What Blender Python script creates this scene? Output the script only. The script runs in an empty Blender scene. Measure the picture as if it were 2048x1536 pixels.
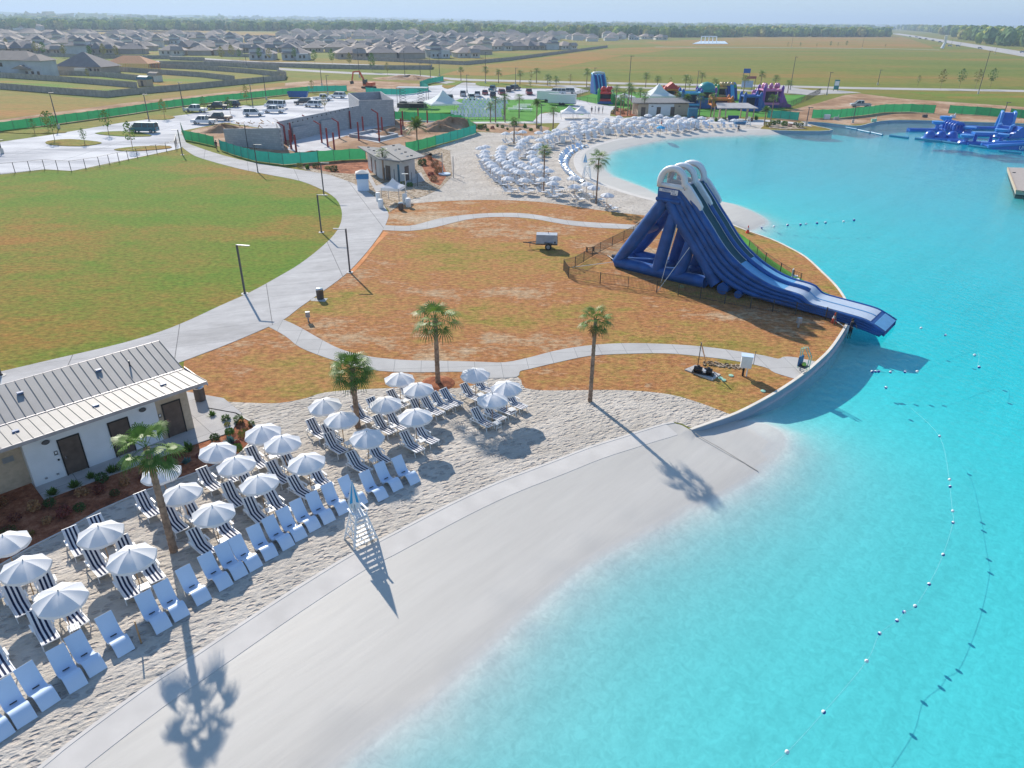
import bpy, math, random
from mathutils import Vector, Matrix, geometry
R = math.radians
random.seed(7)
scene = bpy.context.scene
col = scene.collection
# ---------------------------------------------------------------- camera
FPX, CAMH, PITCH, ROLL = 1420.0, 22.0, R(27.14), R(0.60)
_f = Vector((0, math.cos(PITCH), -math.sin(PITCH)))
_r0, _u0 = Vector((1, 0, 0)), Vector((0, math.sin(PITCH), math.cos(PITCH)))
_r = _r0*math.cos(ROLL) + _u0*math.sin(ROLL)
_u = _u0*math.cos(ROLL) - _r0*math.sin(ROLL)
CAM = Vector((0, 0, CAMH))
cd = bpy.data.cameras.new('camera'); cam = bpy.data.objects.new('camera', cd); col.objects.link(cam)
cd.sensor_width = 36; cd.lens = FPX/2048*36; cd.clip_start = 0.1; cd.clip_end = 30000
cam.matrix_world = Matrix((( _r.x, _u.x, -_f.x, 0), (_r.y, _u.y, -_f.y, 0), (_r.z, _u.z, -_f.z, CAMH), (0, 0, 0, 1)))
scene.camera = cam
def P(x, y, z=0.0):                       # survey point on the photograph -> point on the ground
    d = _f + _r*((x-1024)/FPX) - _u*((y-768)/FPX)
    return CAM + d*((z-CAMH)/d.z)
def H(bx, by, ty):                        # height of an upright thing from its foot and its top
    b = P(bx, by); lo, hi = 0.0, 80.0
    for _ in range(40):
        m = (lo+hi)/2; d = b+Vector((0, 0, m))-CAM
        if 768-FPX*d.dot(_u)/d.dot(_f) > ty: lo = m
        else: hi = m
    return lo
def PP(pts, z=0.0): return [P(x, y, z) for x, y in pts]
# ---------------------------------------------------------------- sky, sun, exposure
SUN_EL, SUN_AZ = R(31.5), R(118)          # azimuth measured from +X
world = bpy.data.worlds.new('World'); scene.world = world; world.use_nodes = True
wn = world.node_tree; bg = wn.nodes['Background']
sky = wn.nodes.new('ShaderNodeTexSky'); sky.sky_type = 'NISHITA'; sky.sun_disc = False
sky.sun_elevation = SUN_EL; sky.sun_rotation = R(90)-SUN_AZ
sky.air_density = 1.0; sky.dust_density = 0.0; sky.ozone_density = 3.0; sky.altitude = 0
bg.inputs['Strength'].default_value = 0.13
vm = wn.nodes.new('ShaderNodeVectorMath'); vm.operation = 'MINIMUM'; vm.inputs[1].default_value = (3.0, 3.75, 4.15)
vt = wn.nodes.new('ShaderNodeVectorMath'); vt.operation = 'MULTIPLY'; vt.inputs[1].default_value = (0.97, 1.0, 1.03)
wn.links.new(sky.outputs[0], vt.inputs[0]); wn.links.new(vt.outputs[0], vm.inputs[0]); wn.links.new(vm.outputs[0], bg.inputs['Color'])
sl = bpy.data.lights.new('sun', 'SUN'); sl.energy = 4.0; sl.angle = R(0.6); sl.color = (1.0, 0.925, 0.82)
so = bpy.data.objects.new('sun', sl); col.objects.link(so)
_sd = Vector((-math.cos(SUN_AZ)*math.cos(SUN_EL), -math.sin(SUN_AZ)*math.cos(SUN_EL), -math.sin(SUN_EL)))
so.rotation_euler = _sd.to_track_quat('-Z', 'Y').to_euler()
so.location = (0, 0, 60)
scene.view_settings.view_transform = 'Standard'; scene.view_settings.look = 'None'
scene.view_settings.exposure = 0.62; scene.view_settings.gamma = 1
scene.render.engine = 'CYCLES'
try:
    scene.cycles.use_denoising = True
    scene.cycles.max_bounces = 6; scene.cycles.transparent_max_bounces = 16; scene.cycles.volume_bounces = 0
    scene.cycles.caustics_reflective = False; scene.cycles.caustics_refractive = False
except Exception: pass
# ---------------------------------------------------------------- materials
_mats = {}
def lin(c):
    return tuple(((v/255/12.92) if v/255 <= 0.04045 else ((v/255+0.055)/1.055)**2.4) for v in c)
def mat(name, c, rough=0.6, metal=0.0, var=0.12, scale=3.0, bump=0.0, bscale=20.0, spec=0.4, coord='Object', emit=None, bdist=0.02):
    """principled material, linear base colour with a procedural variation (fine + coarse) and optional bump"""
    if name in _mats: return _mats[name]
    m = bpy.data.materials.new(name); m.use_nodes = True; n = m.node_tree; b = n.nodes['Principled BSDF']
    b.inputs['Roughness'].default_value = rough; b.inputs['Metallic'].default_value = metal
    b.inputs['Specular IOR Level'].default_value = spec
    tc = n.nodes.new('ShaderNodeTexCoord')
    no = n.nodes.new('ShaderNodeTexNoise'); no.inputs['Scale'].default_value = scale; no.inputs['Detail'].default_value = 6
    n.links.new(tc.outputs[coord], no.inputs['Vector'])
    rp = n.nodes.new('ShaderNodeValToRGB'); e = rp.color_ramp.elements
    e[0].position = 0.3; e[1].position = 0.7
    e[0].color = (*[max(0, v*(1-var)) for v in c], 1); e[1].color = (*[min(1, v*(1+var)) for v in c], 1)
    n.links.new(no.outputs['Fac'], rp.inputs[0]); n.links.new(rp.outputs[0], b.inputs['Base Color'])
    if bump:
        n2 = n.nodes.new('ShaderNodeTexNoise'); n2.inputs['Scale'].default_value = bscale; n2.inputs['Detail'].default_value = 5
        n.links.new(tc.outputs[coord], n2.inputs['Vector'])
        bp = n.nodes.new('ShaderNodeBump'); bp.inputs['Strength'].default_value = bump; bp.inputs['Distance'].default_value = bdist
        n.links.new(n2.outputs['Fac'], bp.inputs['Height']); n.links.new(bp.outputs[0], b.inputs['Normal'])
    _mats[name] = m
    return m
def gmat(name, stops, scale=0.05, fine=1.5, finemix=0.35, rough=0.95, bump=0.5, bscale=8.0, bdist=0.05, stretch=(1, 1, 1), dots=None, joints=None, rot=0.0, spec=0.1, grain=None, gain=2.0):
    """ground material in world metres: coarse patches + fine mottling through a colour ramp; optional dots (tufts, footprints) and slab joints"""
    m = bpy.data.materials.new(name); m.use_nodes = True; n = m.node_tree; b = n.nodes['Principled BSDF']; L = n.links.new
    b.inputs['Roughness'].default_value = rough; b.inputs['Specular IOR Level'].default_value = spec
    g = n.nodes.new('ShaderNodeNewGeometry')
    mp = n.nodes.new('ShaderNodeMapping'); mp.vector_type = 'TEXTURE'; mp.inputs['Scale'].default_value = [1/v for v in stretch]; mp.inputs['Rotation'].default_value = (0, 0, rot)
    L(g.outputs['Position'], mp.inputs[0])
    def noise(s, d=5, r=0.6, src=None):
        t = n.nodes.new('ShaderNodeTexNoise'); t.inputs['Scale'].default_value = s; t.inputs['Detail'].default_value = d; t.inputs['Roughness'].default_value = r
        L((src or mp).outputs[0], t.inputs['Vector']); return t.outputs['Fac']
    a = noise(scale); f = noise(fine, 8, 0.7)
    md = noise(fine*0.27, 5, 0.65); m0 = n.nodes.new('ShaderNodeMix'); m0.inputs[0].default_value = 0.5; L(f, m0.inputs[2]); L(md, m0.inputs[3])
    mx = n.nodes.new('ShaderNodeMix'); mx.inputs[0].default_value = finemix
    L(a, mx.inputs[2]); L(m0.outputs[0], mx.inputs[3])
    gn_ = n.nodes.new('ShaderNodeMath'); gn_.operation = 'MULTIPLY_ADD'; gn_.inputs[1].default_value = gain; gn_.inputs[2].default_value = 0.5-0.5*gain; L(mx.outputs[0], gn_.inputs[0])
    rp = n.nodes.new('ShaderNodeValToRGB'); e = rp.color_ramp.elements
    while len(e) < len(stops): e.new(0.5)
    for i, (p, c) in enumerate(stops): e[i].position = p; e[i].color = (*c, 1)
    L(gn_.outputs[0], rp.inputs[0])
    out = rp.outputs[0]; bh = noise(bscale, 6, 0.65)
    if dots:
        ds, th, dc = dots
        v = n.nodes.new('ShaderNodeTexVoronoi'); v.inputs['Scale'].default_value = ds; L(mp.outputs[0], v.inputs['Vector'])
        mr = n.nodes.new('ShaderNodeMapRange'); mr.inputs[1].default_value = th*0.5; mr.inputs[2].default_value = th; mr.inputs[3].default_value = 1; mr.inputs[4].default_value = 0
        L(v.outputs['Distance'], mr.inputs[0])
        if dc:
            m2 = n.nodes.new('ShaderNodeMix'); m2.data_type = 'RGBA'; L(mr.outputs[0], m2.inputs[0]); L(out, m2.inputs[6]); m2.inputs[7].default_value = (*dc, 1)
            out = m2.outputs[2]
        sb = n.nodes.new('ShaderNodeMath'); sb.operation = 'MULTIPLY_ADD'; sb.inputs[1].default_value = -0.45; L(mr.outputs[0], sb.inputs[0]); L(bh, sb.inputs[2]); bh = sb.outputs[0]
    if joints:
        js, jc, jw = joints
        br = n.nodes.new('ShaderNodeTexBrick'); br.offset = 0; br.inputs['Scale'].default_value = 1; br.inputs['Brick Width'].default_value = js; br.inputs['Row Height'].default_value = js
        br.inputs['Mortar Size'].default_value = jw; br.inputs['Color1'].default_value = (0, 0, 0, 1); br.inputs['Color2'].default_value = (0.25, 0.25, 0.25, 1); br.inputs['Mortar'].default_value = (1, 1, 1, 1)
        L(mp.outputs[0], br.inputs['Vector'])
        m3 = n.nodes.new('ShaderNodeMix'); m3.data_type = 'RGBA'; L(br.outputs['Fac'], m3.inputs[0]); L(out, m3.inputs[6]); m3.inputs[7].default_value = (*jc, 1)
        m4 = n.nodes.new('ShaderNodeMix'); m4.data_type = 'RGBA'; m4.blend_type = 'MULTIPLY'; m4.inputs[0].default_value = 0.35
        iv = n.nodes.new('ShaderNodeInvert'); L(br.outputs['Color'], iv.inputs['Color']); L(m3.outputs[2], m4.inputs[6]); L(iv.outputs[0], m4.inputs[7])
        out = m4.outputs[2]
    if grain:
        gn = noise(grain[0], 4, 0.75); mr2 = n.nodes.new('ShaderNodeMapRange'); mr2.inputs[1].default_value = 0.35; mr2.inputs[2].default_value = 0.65; mr2.inputs[3].default_value = 1-grain[1]; mr2.inputs[4].default_value = 1+grain[1]*0.7
        L(gn, mr2.inputs[0]); vmm = n.nodes.new('ShaderNodeVectorMath'); vmm.operation = 'SCALE'; L(out, vmm.inputs[0]); L(mr2.outputs[0], vmm.inputs['Scale']); out = vmm.outputs[0]
    L(out, b.inputs['Base Color'])
    if bump:
        bp = n.nodes.new('ShaderNodeBump'); bp.inputs['Strength'].default_value = bump; bp.inputs['Distance'].default_value = bdist
        L(bh, bp.inputs['Height']); L(bp.outputs[0], b.inputs['Normal'])
    return m
# ---------------------------------------------------------------- mesh builder
class MB:
    def __init__(s): s.v = []; s.f = []; s.m = []; s.cur = 0; s.M = Matrix()
    def add(s, vs, fs):
        o = len(s.v); s.v += [s.M @ Vector(p) for p in vs]
        for f in fs: s.f.append([i+o for i in f]); s.m.append(s.cur)
        return s
    def box(s, c, d, rz=0.0, rot=None, taper=1.0):
        x, y, z = d[0]/2, d[1]/2, d[2]/2
        q = rot or Matrix.Rotation(rz, 3, 'Z'); c = Vector(c)
        vs = [c + q @ Vector((sx*x*(taper if sz > 0 else 1), sy*y*(taper if sz > 0 else 1), sz*z)) for sz in (-1, 1) for sx, sy in ((-1, -1), (1, -1), (1, 1), (-1, 1))]
        return s.add(vs, [(3, 2, 1, 0), (4, 5, 6, 7), (0, 1, 5, 4), (1, 2, 6, 5), (2, 3, 7, 6), (3, 0, 4, 7)])
    def bar(s, a, b, w, h=None):           # square bar between two points
        a, b = Vector(a), Vector(b); d = b-a
        if d.length < 1e-6: return s
        q = d.to_track_quat('Z', 'Y').to_matrix()
        return s.box((a+b)/2, (w, h or w, d.length), rot=q)
    def tube(s, pts, r, n=8, cap=True, closed=False):
        pts = [Vector(p) for p in pts]; k = len(pts)
        rr = r if isinstance(r, (list, tuple)) else [r]*k
        o = []; up = None
        for i, p in enumerate(pts):
            if closed: t = pts[(i+1) % k]-pts[i-1]
            else: t = pts[min(i+1, k-1)]-pts[max(i-1, 0)]
            t.normalize()
            if up is None: up = Vector((0, 0, 1)) if abs(t.z) < 0.9 else Vector((1, 0, 0))
            x = up.cross(t)
            if x.length < 1e-5: x = Vector((1, 0, 0)).cross(t)
            x.normalize(); y = t.cross(x); up = y
            o += [p + (x*math.cos(2*math.pi*j/n) + y*math.sin(2*math.pi*j/n))*rr[i] for j in range(n)]
        fs = []
        for i in range(k if closed else k-1):
            i2 = (i+1) % k
            for j in range(n): fs.append((i*n+j, i*n+(j+1) % n, i2*n+(j+1) % n, i2*n+j))
        if cap and not closed: fs += [tuple(range(n-1, -1, -1)), tuple((k-1)*n+j for j in range(n))]
        return s.add(o, fs)
    def lathe(s, prof, c=(0, 0, 0), n=16, a0=0.0, squash=1.0):
        c = Vector(c); o = []; k = len(prof)
        for r, z in prof: o += [c+Vector((r*math.cos(a0+2*math.pi*j/n), squash*r*math.sin(a0+2*math.pi*j/n), z)) for j in range(n)]
        fs = [(i*n+j, i*n+(j+1) % n, (i+1)*n+(j+1) % n, (i+1)*n+j) for i in range(k-1) for j in range(n)]
        return s.add(o, fs)
    def prism(s, poly, z0, z1):            # poly: (x,y) ccw
        n = len(poly); o = [(p[0], p[1], z0) for p in poly]+[(p[0], p[1], z1) for p in poly]
        fs = [(i, (i+1) % n, (i+1) % n+n, i+n) for i in range(n)]
        t = geometry.tessellate_polygon([[Vector((p[0], p[1], 0)) for p in poly]])
        def orient(a): 
            A, B, C = (Vector(poly[i][:2]) for i in a)
            return a if (B-A).cross(C-A) > 0 else (a[2], a[1], a[0])
        t = [orient(tuple(a)) for a in t]
        fs += [tuple(i+n for i in a) for a in t] + [(a[2], a[1], a[0]) for a in t]
        return s.add(o, fs)
    def extr(s, prof, a, b, w):            # side profile (d,z) list swept sideways: a->b is the depth axis, w the width
        pass
    def build(s, name, ms, parent=None, smooth=False, loc=None):
        me = bpy.data.meshes.new(name); me.from_pydata([tuple(p) for p in s.v], [], s.f); me.update()
        if not isinstance(ms, (list, tuple)): ms = [ms]
        for m in ms: me.materials.append(m)
        if len(ms) > 1: me.polygons.foreach_set('material_index', s.m)
        if smooth is True: me.polygons.foreach_set('use_smooth', [True]*len(me.polygons))
        elif smooth:
            me.polygons.foreach_set('use_smooth', [True]*len(me.polygons)); me.set_sharp_from_angle(angle=R(smooth))
        o = bpy.data.objects.new(name, me); col.objects.link(o)
        if parent: o.parent = parent
        if loc is not None: o.location = loc
        return o
def tag(o, label=None, cat=None, group=None, kind=None):
    if label: o['label'] = label
    if cat: o['category'] = cat
    if group: o['group'] = group
    if kind: o['kind'] = kind
    return o
def thing(name, label, cat, loc=(0, 0, 0), rz=0.0, group=None):
    o = bpy.data.objects.new(name, None); col.objects.link(o); o.location = loc; o.rotation_euler = (0, 0, rz)
    o.empty_display_size = 0.3
    return tag(o, label, cat, group)
def dup(root, loc, rz=0.0, label=None, group=None, sc=None, swap=None):
    r = root.copy(); col.objects.link(r); r.location = loc; r.rotation_euler = (0, 0, rz)
    if sc: r.scale = (sc, sc, sc) if not isinstance(sc, tuple) else sc
    if label: r['label'] = label
    if group: r['group'] = group
    for ch in root.children:
        c = ch.copy(); col.objects.link(c); c.parent = r
        if swap and ch.name.split('.')[0] in swap: c.data = swap[ch.name.split('.')[0]]
        for g in ch.children:
            d = g.copy(); col.objects.link(d); d.parent = c
    return r
def first_or_dup(root, state, loc, rz, label, group=None, sc=None):
    if not state:
        state.append(1); root.location = loc; root.rotation_euler = (0, 0, rz); root['label'] = label
        if group: root['group'] = group
        if sc: root.scale = (sc, sc, sc) if not isinstance(sc, tuple) else sc
        return root
    return dup(root, loc, rz, label, group, sc)
ORD = ['first', 'second', 'third', 'fourth', 'fifth', 'sixth', 'seventh', 'eighth', 'ninth', 'tenth', 'eleventh', 'twelfth', 'thirteenth', 'fourteenth', 'fifteenth', 'sixteenth', 'seventeenth', 'eighteenth', 'nineteenth', 'twentieth']
_tens = {2: 'twenty', 3: 'thirty', 4: 'forty', 5: 'fifty', 6: 'sixty', 7: 'seventy', 8: 'eighty', 9: 'ninety'}
def nth(i):                                # 0 -> first
    if i < 20: return ORD[i]
    t, u = divmod(i+1, 10)
    return (_tens[t]+'-'+ORD[u-1]) if u else _tens[t][:-1]+'ieth'
def smooth_line(pts, sub=4, closed=False):  # Catmull-Rom through the surveyed points
    n = len(pts); out = []
    rng = range(n if closed else n-1)
    for i in rng:
        p0 = pts[(i-1) % n] if closed or i > 0 else pts[0]; p1 = pts[i]; p2 = pts[(i+1) % n]
        p3 = pts[(i+2) % n] if closed or i+2 < n else pts[-1]
        for k in range(sub):
            t = k/sub
            out.append(0.5*((2*p1)+(p2-p0)*t+(2*p0-5*p1+4*p2-p3)*t*t+(3*p1-p0-3*p2+p3)*t**3))
    if not closed: out.append(pts[-1])
    return out
def inside(p, poly):
    x, y = p[0], p[1]; c = False; n = len(poly); j = n-1
    for i in range(n):
        a, b = poly[i], poly[j]
        if (a[1] > y) != (b[1] > y) and x < (b[0]-a[0])*(y-a[1])/(b[1]-a[1])+a[0]: c = not c
        j = i
    return c
def sheet(name, poly, z, m, thick=0.0, struct=True):
    """flat sheet from a ground polygon, a few mm above the one below; with a thickness it gets edges"""
    poly = [Vector((p[0], p[1])) for p in poly]
    area = sum(poly[i-1].x*poly[i].y-poly[i].x*poly[i-1].y for i in range(len(poly)))
    if area < 0: poly.reverse()
    b = MB()
    if thick: b.prism(poly, z-thick, z)
    else:
        t = geometry.tessellate_polygon([[Vector((p.x, p.y, 0)) for p in poly]])
        fs = []
        for a in t:
            A, B, C = (poly[i] for i in a)
            fs.append(tuple(a) if (B-A).cross(C-A) > 0 else (a[2], a[1], a[0]))
        b.add([(p.x, p.y, z) for p in poly], fs)
    o = b.build(name, m)
    if struct: tag(o, kind='structure')
    return o
def ribbon(left, right): return list(left)+list(reversed(right))
def offset(line, d):
    out = []
    for i, p in enumerate(line):
        t = (line[min(i+1, len(line)-1)]-line[max(i-1, 0)]); t.z = 0; t.normalize()
        out.append(p+Vector((-t.y, t.x, 0))*d)
    return out
# ================================================================ SETTING: ground, lagoon, paths
WZ = -0.45
M_field = gmat('field_grass', [(0.2, (0.125, 0.175, 0.024)), (0.48, (0.19, 0.20, 0.033)), (0.70, (0.29, 0.185, 0.045)), (0.88, (0.17, 0.18, 0.03))], scale=0.012, fine=0.25, finemix=0.4, bscale=2, bump=0.4, bdist=0.15, stretch=(0.45, 1.3, 1), grain=(0.5, 0.22))
M_lawn = gmat('green_lawn', [(0.10, (0.11, 0.235, 0.026)), (0.40, (0.17, 0.235, 0.032)), (0.62, (0.26, 0.215, 0.043)), (0.86, (0.37, 0.19, 0.05))], gain=3.2, scale=0.04, fine=1.6, finemix=0.40, bscale=7, bump=0.8, bdist=0.12, stretch=(0.7, 1.2, 1), grain=(2.6, 0.40))
M_dry = gmat('dry_lawn', [(0.06, (0.19, 0.22, 0.04)), (0.26, (0.33, 0.245, 0.06)), (0.42, (0.44, 0.24, 0.085)), (0.56, (0.43, 0.185, 0.075)), (0.68, (0.49, 0.31, 0.17)), (0.9, (0.56, 0.43, 0.30))], gain=3.1, scale=0.07, fine=1.9, finemix=0.45, bscale=8, bump=0.8, bdist=0.12, stretch=(0.7, 1.1, 1), grain=(2.8, 0.42))
M_sand = gmat('beach_sand', [(0.3, (0.47, 0.42, 0.36)), (0.7, (0.64, 0.58, 0.51))], scale=0.3, fine=4, finemix=0.5, bscale=2.6, bump=1.0, bdist=0.22, stretch=(0.7, 1.3, 1), dots=(3.0, 0.40, (0.48, 0.43, 0.39)), rot=0.5)
M_liner = gmat('smooth_beach', [(0.1, (0.50, 0.465, 0.42)), (0.45, (0.54, 0.505, 0.455)), (0.9, (0.58, 0.545, 0.495))], scale=0.16, fine=0.9, finemix=0.3, bscale=1.5, bump=0.15, bdist=0.04, rough=0.5, spec=0.3, stretch=(0.22, 2.2, 1), rot=0.82, grain=(1.1, 0.04))
M_conc = gmat('path_concrete', [(0.15, (0.42, 0.40, 0.385)), (0.5, (0.51, 0.49, 0.475)), (0.85, (0.59, 0.57, 0.55))], scale=0.25, fine=2.2, finemix=0.45, bscale=5, bump=0.1, joints=(4.2, (0.33, 0.32, 0.31), 0.02), rot=0.35, grain=(0.9, 0.10), stretch=(0.6, 1.4, 1))
M_path = gmat('narrow_path_concrete', [(0.2, (0.45, 0.43, 0.41)), (0.8, (0.56, 0.54, 0.515))], scale=0.4, fine=2.5, finemix=0.4, bscale=6, bump=0.1, joints=(1.9, (0.36, 0.35, 0.34), 0.015), rot=0.1)
M_park = gmat('parking_concrete', [(0.34, (0.42, 0.42, 0.44)), (0.5, (0.60, 0.59, 0.60)), (0.66, (0.72, 0.71, 0.71))], scale=0.08, fine=0.5, finemix=0.4, bump=0.05, stretch=(0.5, 1.6, 1), joints=(5.5, (0.45, 0.45, 0.45), 0.03))
M_road = gmat('road_concrete', [(0.3, (0.40, 0.38, 0.36)), (0.7, (0.50, 0.47, 0.45))], scale=0.06, fine=0.5, bump=0.05)
M_dirt = gmat('bare_dirt', [(0.32, (0.26, 0.15, 0.085)), (0.5, (0.40, 0.24, 0.14)), (0.66, (0.52, 0.37, 0.26))], scale=0.09, fine=1.0, finemix=0.45, bscale=1.5, bump=0.8, bdist=0.3)
M_mulch = gmat('red_mulch', [(0.35, (0.16, 0.06, 0.035)), (0.5, (0.33, 0.12, 0.06)), (0.65, (0.46, 0.20, 0.11))], scale=0.6, fine=5, finemix=0.6, bscale=9, bump=1.0, bdist=0.08)
M_rock = gmat('river_rock', [(0.35, (0.20, 0.14, 0.09)), (0.5, (0.42, 0.32, 0.22)), (0.65, (0.60, 0.52, 0.42))], scale=1.5, fine=6, finemix=0.6, bscale=6, bump=1.0, bdist=0.1, dots=(3.0, 0.3, (0.16, 0.11, 0.08)))
M_turf = gmat('artificial_turf', [(0.3, (0.07, 0.23, 0.030)), (0.7, (0.11, 0.31, 0.05))], scale=0.12, fine=2.5, finemix=0.3, bscale=10, bump=0.3)
M_kerb = mat('kerb_concrete', (0.60, 0.57, 0.55), 0.85, var=0.1, scale=1.2, bump=0.15, bscale=8, coord='Object')

# ---- shoreline (sand kerb, retaining wall, far beach, far wall), counter-clockwise round the water
kerb_near = smooth_line(PP([(-420, 1960), (-150, 1720), (85, 1536), (146, 1486), (290, 1380), (381, 1320), (500, 1240), (600, 1175), (714, 1105), (759, 1084), (900, 1011), (1000, 965), (1100, 927), (1180, 896), (1250, 874), (1294, 860), (1349, 846), (1383, 861)]), 3)
wall_near = smooth_line(PP([(1383, 861), (1420, 848), (1475, 828), (1530, 800), (1570, 776), (1610, 748), (1640, 722), (1662, 700), (1682, 672), (1697, 645), (1700, 622), (1693, 601), (1674, 573), (1647, 546), (1613, 515), (1578, 495), (1544, 479), (1493, 461), (1459, 447)]), 3)
kerb_far = smooth_line(PP([(1459, 447), (1420, 435), (1370, 420), (1318, 404), (1271, 392), (1232, 380), (1193, 366), (1174, 356), (1158, 343), (1150, 325), (1154, 309), (1174, 294), (1213, 282), (1252, 275), (1291, 270), (1324, 265), (1400, 260.5), (1450, 258.5), (1521, 258), (1542, 260.5)]), 3)
wall_far = smooth_line(PP([(1542, 260.5), (1590, 262), (1640, 262.5), (1666, 259.5), (1636, 253), (1604, 244), (1648, 245.5), (1698, 251.5), (1721, 251.5), (1736, 248), (1761, 242.5), (1798, 240.5), (1861, 241.5), (1961, 245), (2048, 247.5), (2200, 256)]), 2)
outer = [Vector((190, 150, 0)), Vector((230, 90, 0)), Vector((200, 10, 0)), Vector((120, -60, 0)), Vector((0, -70, 0)), Vector((-60, -40, 0))]
shore = kerb_near[:-1]+wall_near[:-1]+kerb_far[:-1]+wall_far[:-1]+[wall_far[-1]]+outer
shore2 = [(p.x, p.y) for p in shore]
wl_near = smooth_line(PP([(-60, 2400), (300, 1900), (480, 1700), (640, 1560), (760, 1465), (860, 1395), (950, 1318), (1050, 1225), (1150, 1140), (1250, 1085), (1350, 1035), (1448, 985), (1518, 943), (1566, 891), (1562, 866), (1535, 850), (1490, 842), (1440, 844), (1400, 856)], WZ), 2)
wl_far = smooth_line(PP([(1495, 463), (1535, 447), (1520, 430), (1480, 412), (1442, 402), (1380, 396), (1313, 388), (1291, 376), (1252, 362), (1223, 350), (1207, 336), (1207, 318), (1223, 303), (1252, 295), (1291, 287), (1318, 282), (1400, 274), (1450, 272), (1520, 270), (1560, 268)], WZ), 2)

def pdist(p, line):
    best = 1e9
    for i in range(len(line)-1):
        ax, ay = line[i].x, line[i].y; bx, by = line[i+1].x-ax, line[i+1].y-ay
        l2 = bx*bx+by*by
        t = 0 if l2 == 0 else max(0, min(1, ((p[0]-ax)*bx+(p[1]-ay)*by)/l2))
        d = math.hypot(p[0]-ax-bx*t, p[1]-ay-by*t)
        if d < best: best = d
    return best
band_near = [(p.x, p.y) for p in kerb_near]+[(p.x, p.y) for p in reversed(wl_near)]
band_far = [(p.x, p.y) for p in kerb_far]+[(p.x, p.y) for p in reversed(wl_far)]
def bed_z(p):
    dn, df = pdist(p, wl_near), pdist(p, wl_far)
    for band, wl, kb in ((band_near, dn, kerb_near), (band_far, df, kerb_far)):
        if inside(p, band):
            k = pdist(p, kb); return -0.012+(WZ+0.012)*k/(k+wl+1e-6)
    d = min(dn, df*1.25)
    return WZ - 1.25*(1-math.exp(-d/4.5)) - min(0.022*d, 0.75)
def cdt(points, edges, keep, zf, name, m):
    vs, es, fs, *_ = geometry.delaunay_2d_cdt([Vector(p) for p in points], edges, [], 0, 1e-5)
    F = []
    for f in fs:
        c = (vs[f[0]]+vs[f[1]]+vs[f[2]])/3
        if keep(c): F.append(f if (vs[f[1]]-vs[f[0]]).cross(vs[f[2]]-vs[f[0]]) > 0 else list(reversed(f)))
    b = MB(); b.add([(v.x, v.y, zf(v)) for v in vs], F)
    return b.build(name, m, smooth=True)
n = len(shore2)
E_ = [(i, (i+1) % n) for i in range(n)]
# ground with the lagoon cut out of it
big = [(-9000, -400), (9000, -400), (9000, 14000), (-9000, 14000)]
o = cdt(shore2+big, E_+[(n, n+1), (n+1, n+2), (n+2, n+3), (n+3, n)], lambda c: not inside(c, shore2), lambda v: 0.0, 'ground', M_field)
tag(o, kind='structure')
# lagoon bed: fine grid close by, coarser far away
pts = list(shore2)
ln = [(p.x, p.y) for p in wl_near+wl_far if inside((p.x, p.y), shore2)]
pts += ln
pts += [(p.x, p.y) for p in offset(kerb_near[:-4], -1.15)+offset(kerb_far[7:-3], -1.15)+offset(kerb_near[:-4], -2.3)+offset(kerb_far[7:-3], -2.3) if inside((p.x, p.y), shore2)]
y = -60.0
while y < 200:
    st = 2.0 if -5 < y < 62 else 4.0
    x = -55.0
    while x < 230:
        s2 = 1 if x < 45 else 2
        q = (x+random.uniform(-.3, .3), y+random.uniform(-.3, .3))
        if inside(q, shore2) and pdist(q, shore) > (0.9 if q[1] > 45 else 2.9): pts.append(q)
        x += st*s2
    y += st
shset = set((round(p[0], 4), round(p[1], 4)) for p in shore2)
beachset = set((round(p.x, 4), round(p.y, 4)) for p in kerb_near+kerb_far)
def zb(v):
    k = (round(v.x, 4), round(v.y, 4))
    if k in beachset: return -0.012
    z_ = bed_z((v.x, v.y)); return WZ-0.02 if abs(z_-WZ) < 0.02 else z_
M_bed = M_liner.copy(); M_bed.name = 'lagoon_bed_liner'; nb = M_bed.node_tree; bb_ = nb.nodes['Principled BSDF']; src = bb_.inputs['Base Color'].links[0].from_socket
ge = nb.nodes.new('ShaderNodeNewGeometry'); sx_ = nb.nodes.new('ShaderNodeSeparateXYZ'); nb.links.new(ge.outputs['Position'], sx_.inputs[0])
wm_ = nb.nodes.new('ShaderNodeMapRange'); wm_.inputs[1].default_value = -0.43; wm_.inputs[2].default_value = -0.52; nb.links.new(sx_.outputs['Z'], wm_.inputs[0])  # mask below the waterline, where the bed colour is brightened to look lit
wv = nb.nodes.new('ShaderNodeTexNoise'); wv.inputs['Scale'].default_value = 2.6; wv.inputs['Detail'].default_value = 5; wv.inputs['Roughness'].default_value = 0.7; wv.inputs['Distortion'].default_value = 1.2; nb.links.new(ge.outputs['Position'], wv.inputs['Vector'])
wr_ = nb.nodes.new('ShaderNodeMapRange'); wr_.inputs[1].default_value = 0.36; wr_.inputs[2].default_value = 0.64; wr_.inputs[3].default_value = 1.18; wr_.inputs[4].default_value = 1.42; nb.links.new(wv.outputs['Fac'], wr_.inputs[0])  # brightening and mottle painted into the colour for light rippling through the water
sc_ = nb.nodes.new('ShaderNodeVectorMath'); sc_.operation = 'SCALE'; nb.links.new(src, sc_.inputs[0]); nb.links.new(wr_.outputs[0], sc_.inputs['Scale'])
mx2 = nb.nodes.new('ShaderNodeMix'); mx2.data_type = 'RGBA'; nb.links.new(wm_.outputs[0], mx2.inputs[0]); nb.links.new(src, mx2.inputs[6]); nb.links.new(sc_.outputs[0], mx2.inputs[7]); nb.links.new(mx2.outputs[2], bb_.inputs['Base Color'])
o = cdt(pts, E_, lambda c: inside(c, shore2), zb, 'lagoon_bed', M_bed); tag(o, kind='structure')
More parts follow.
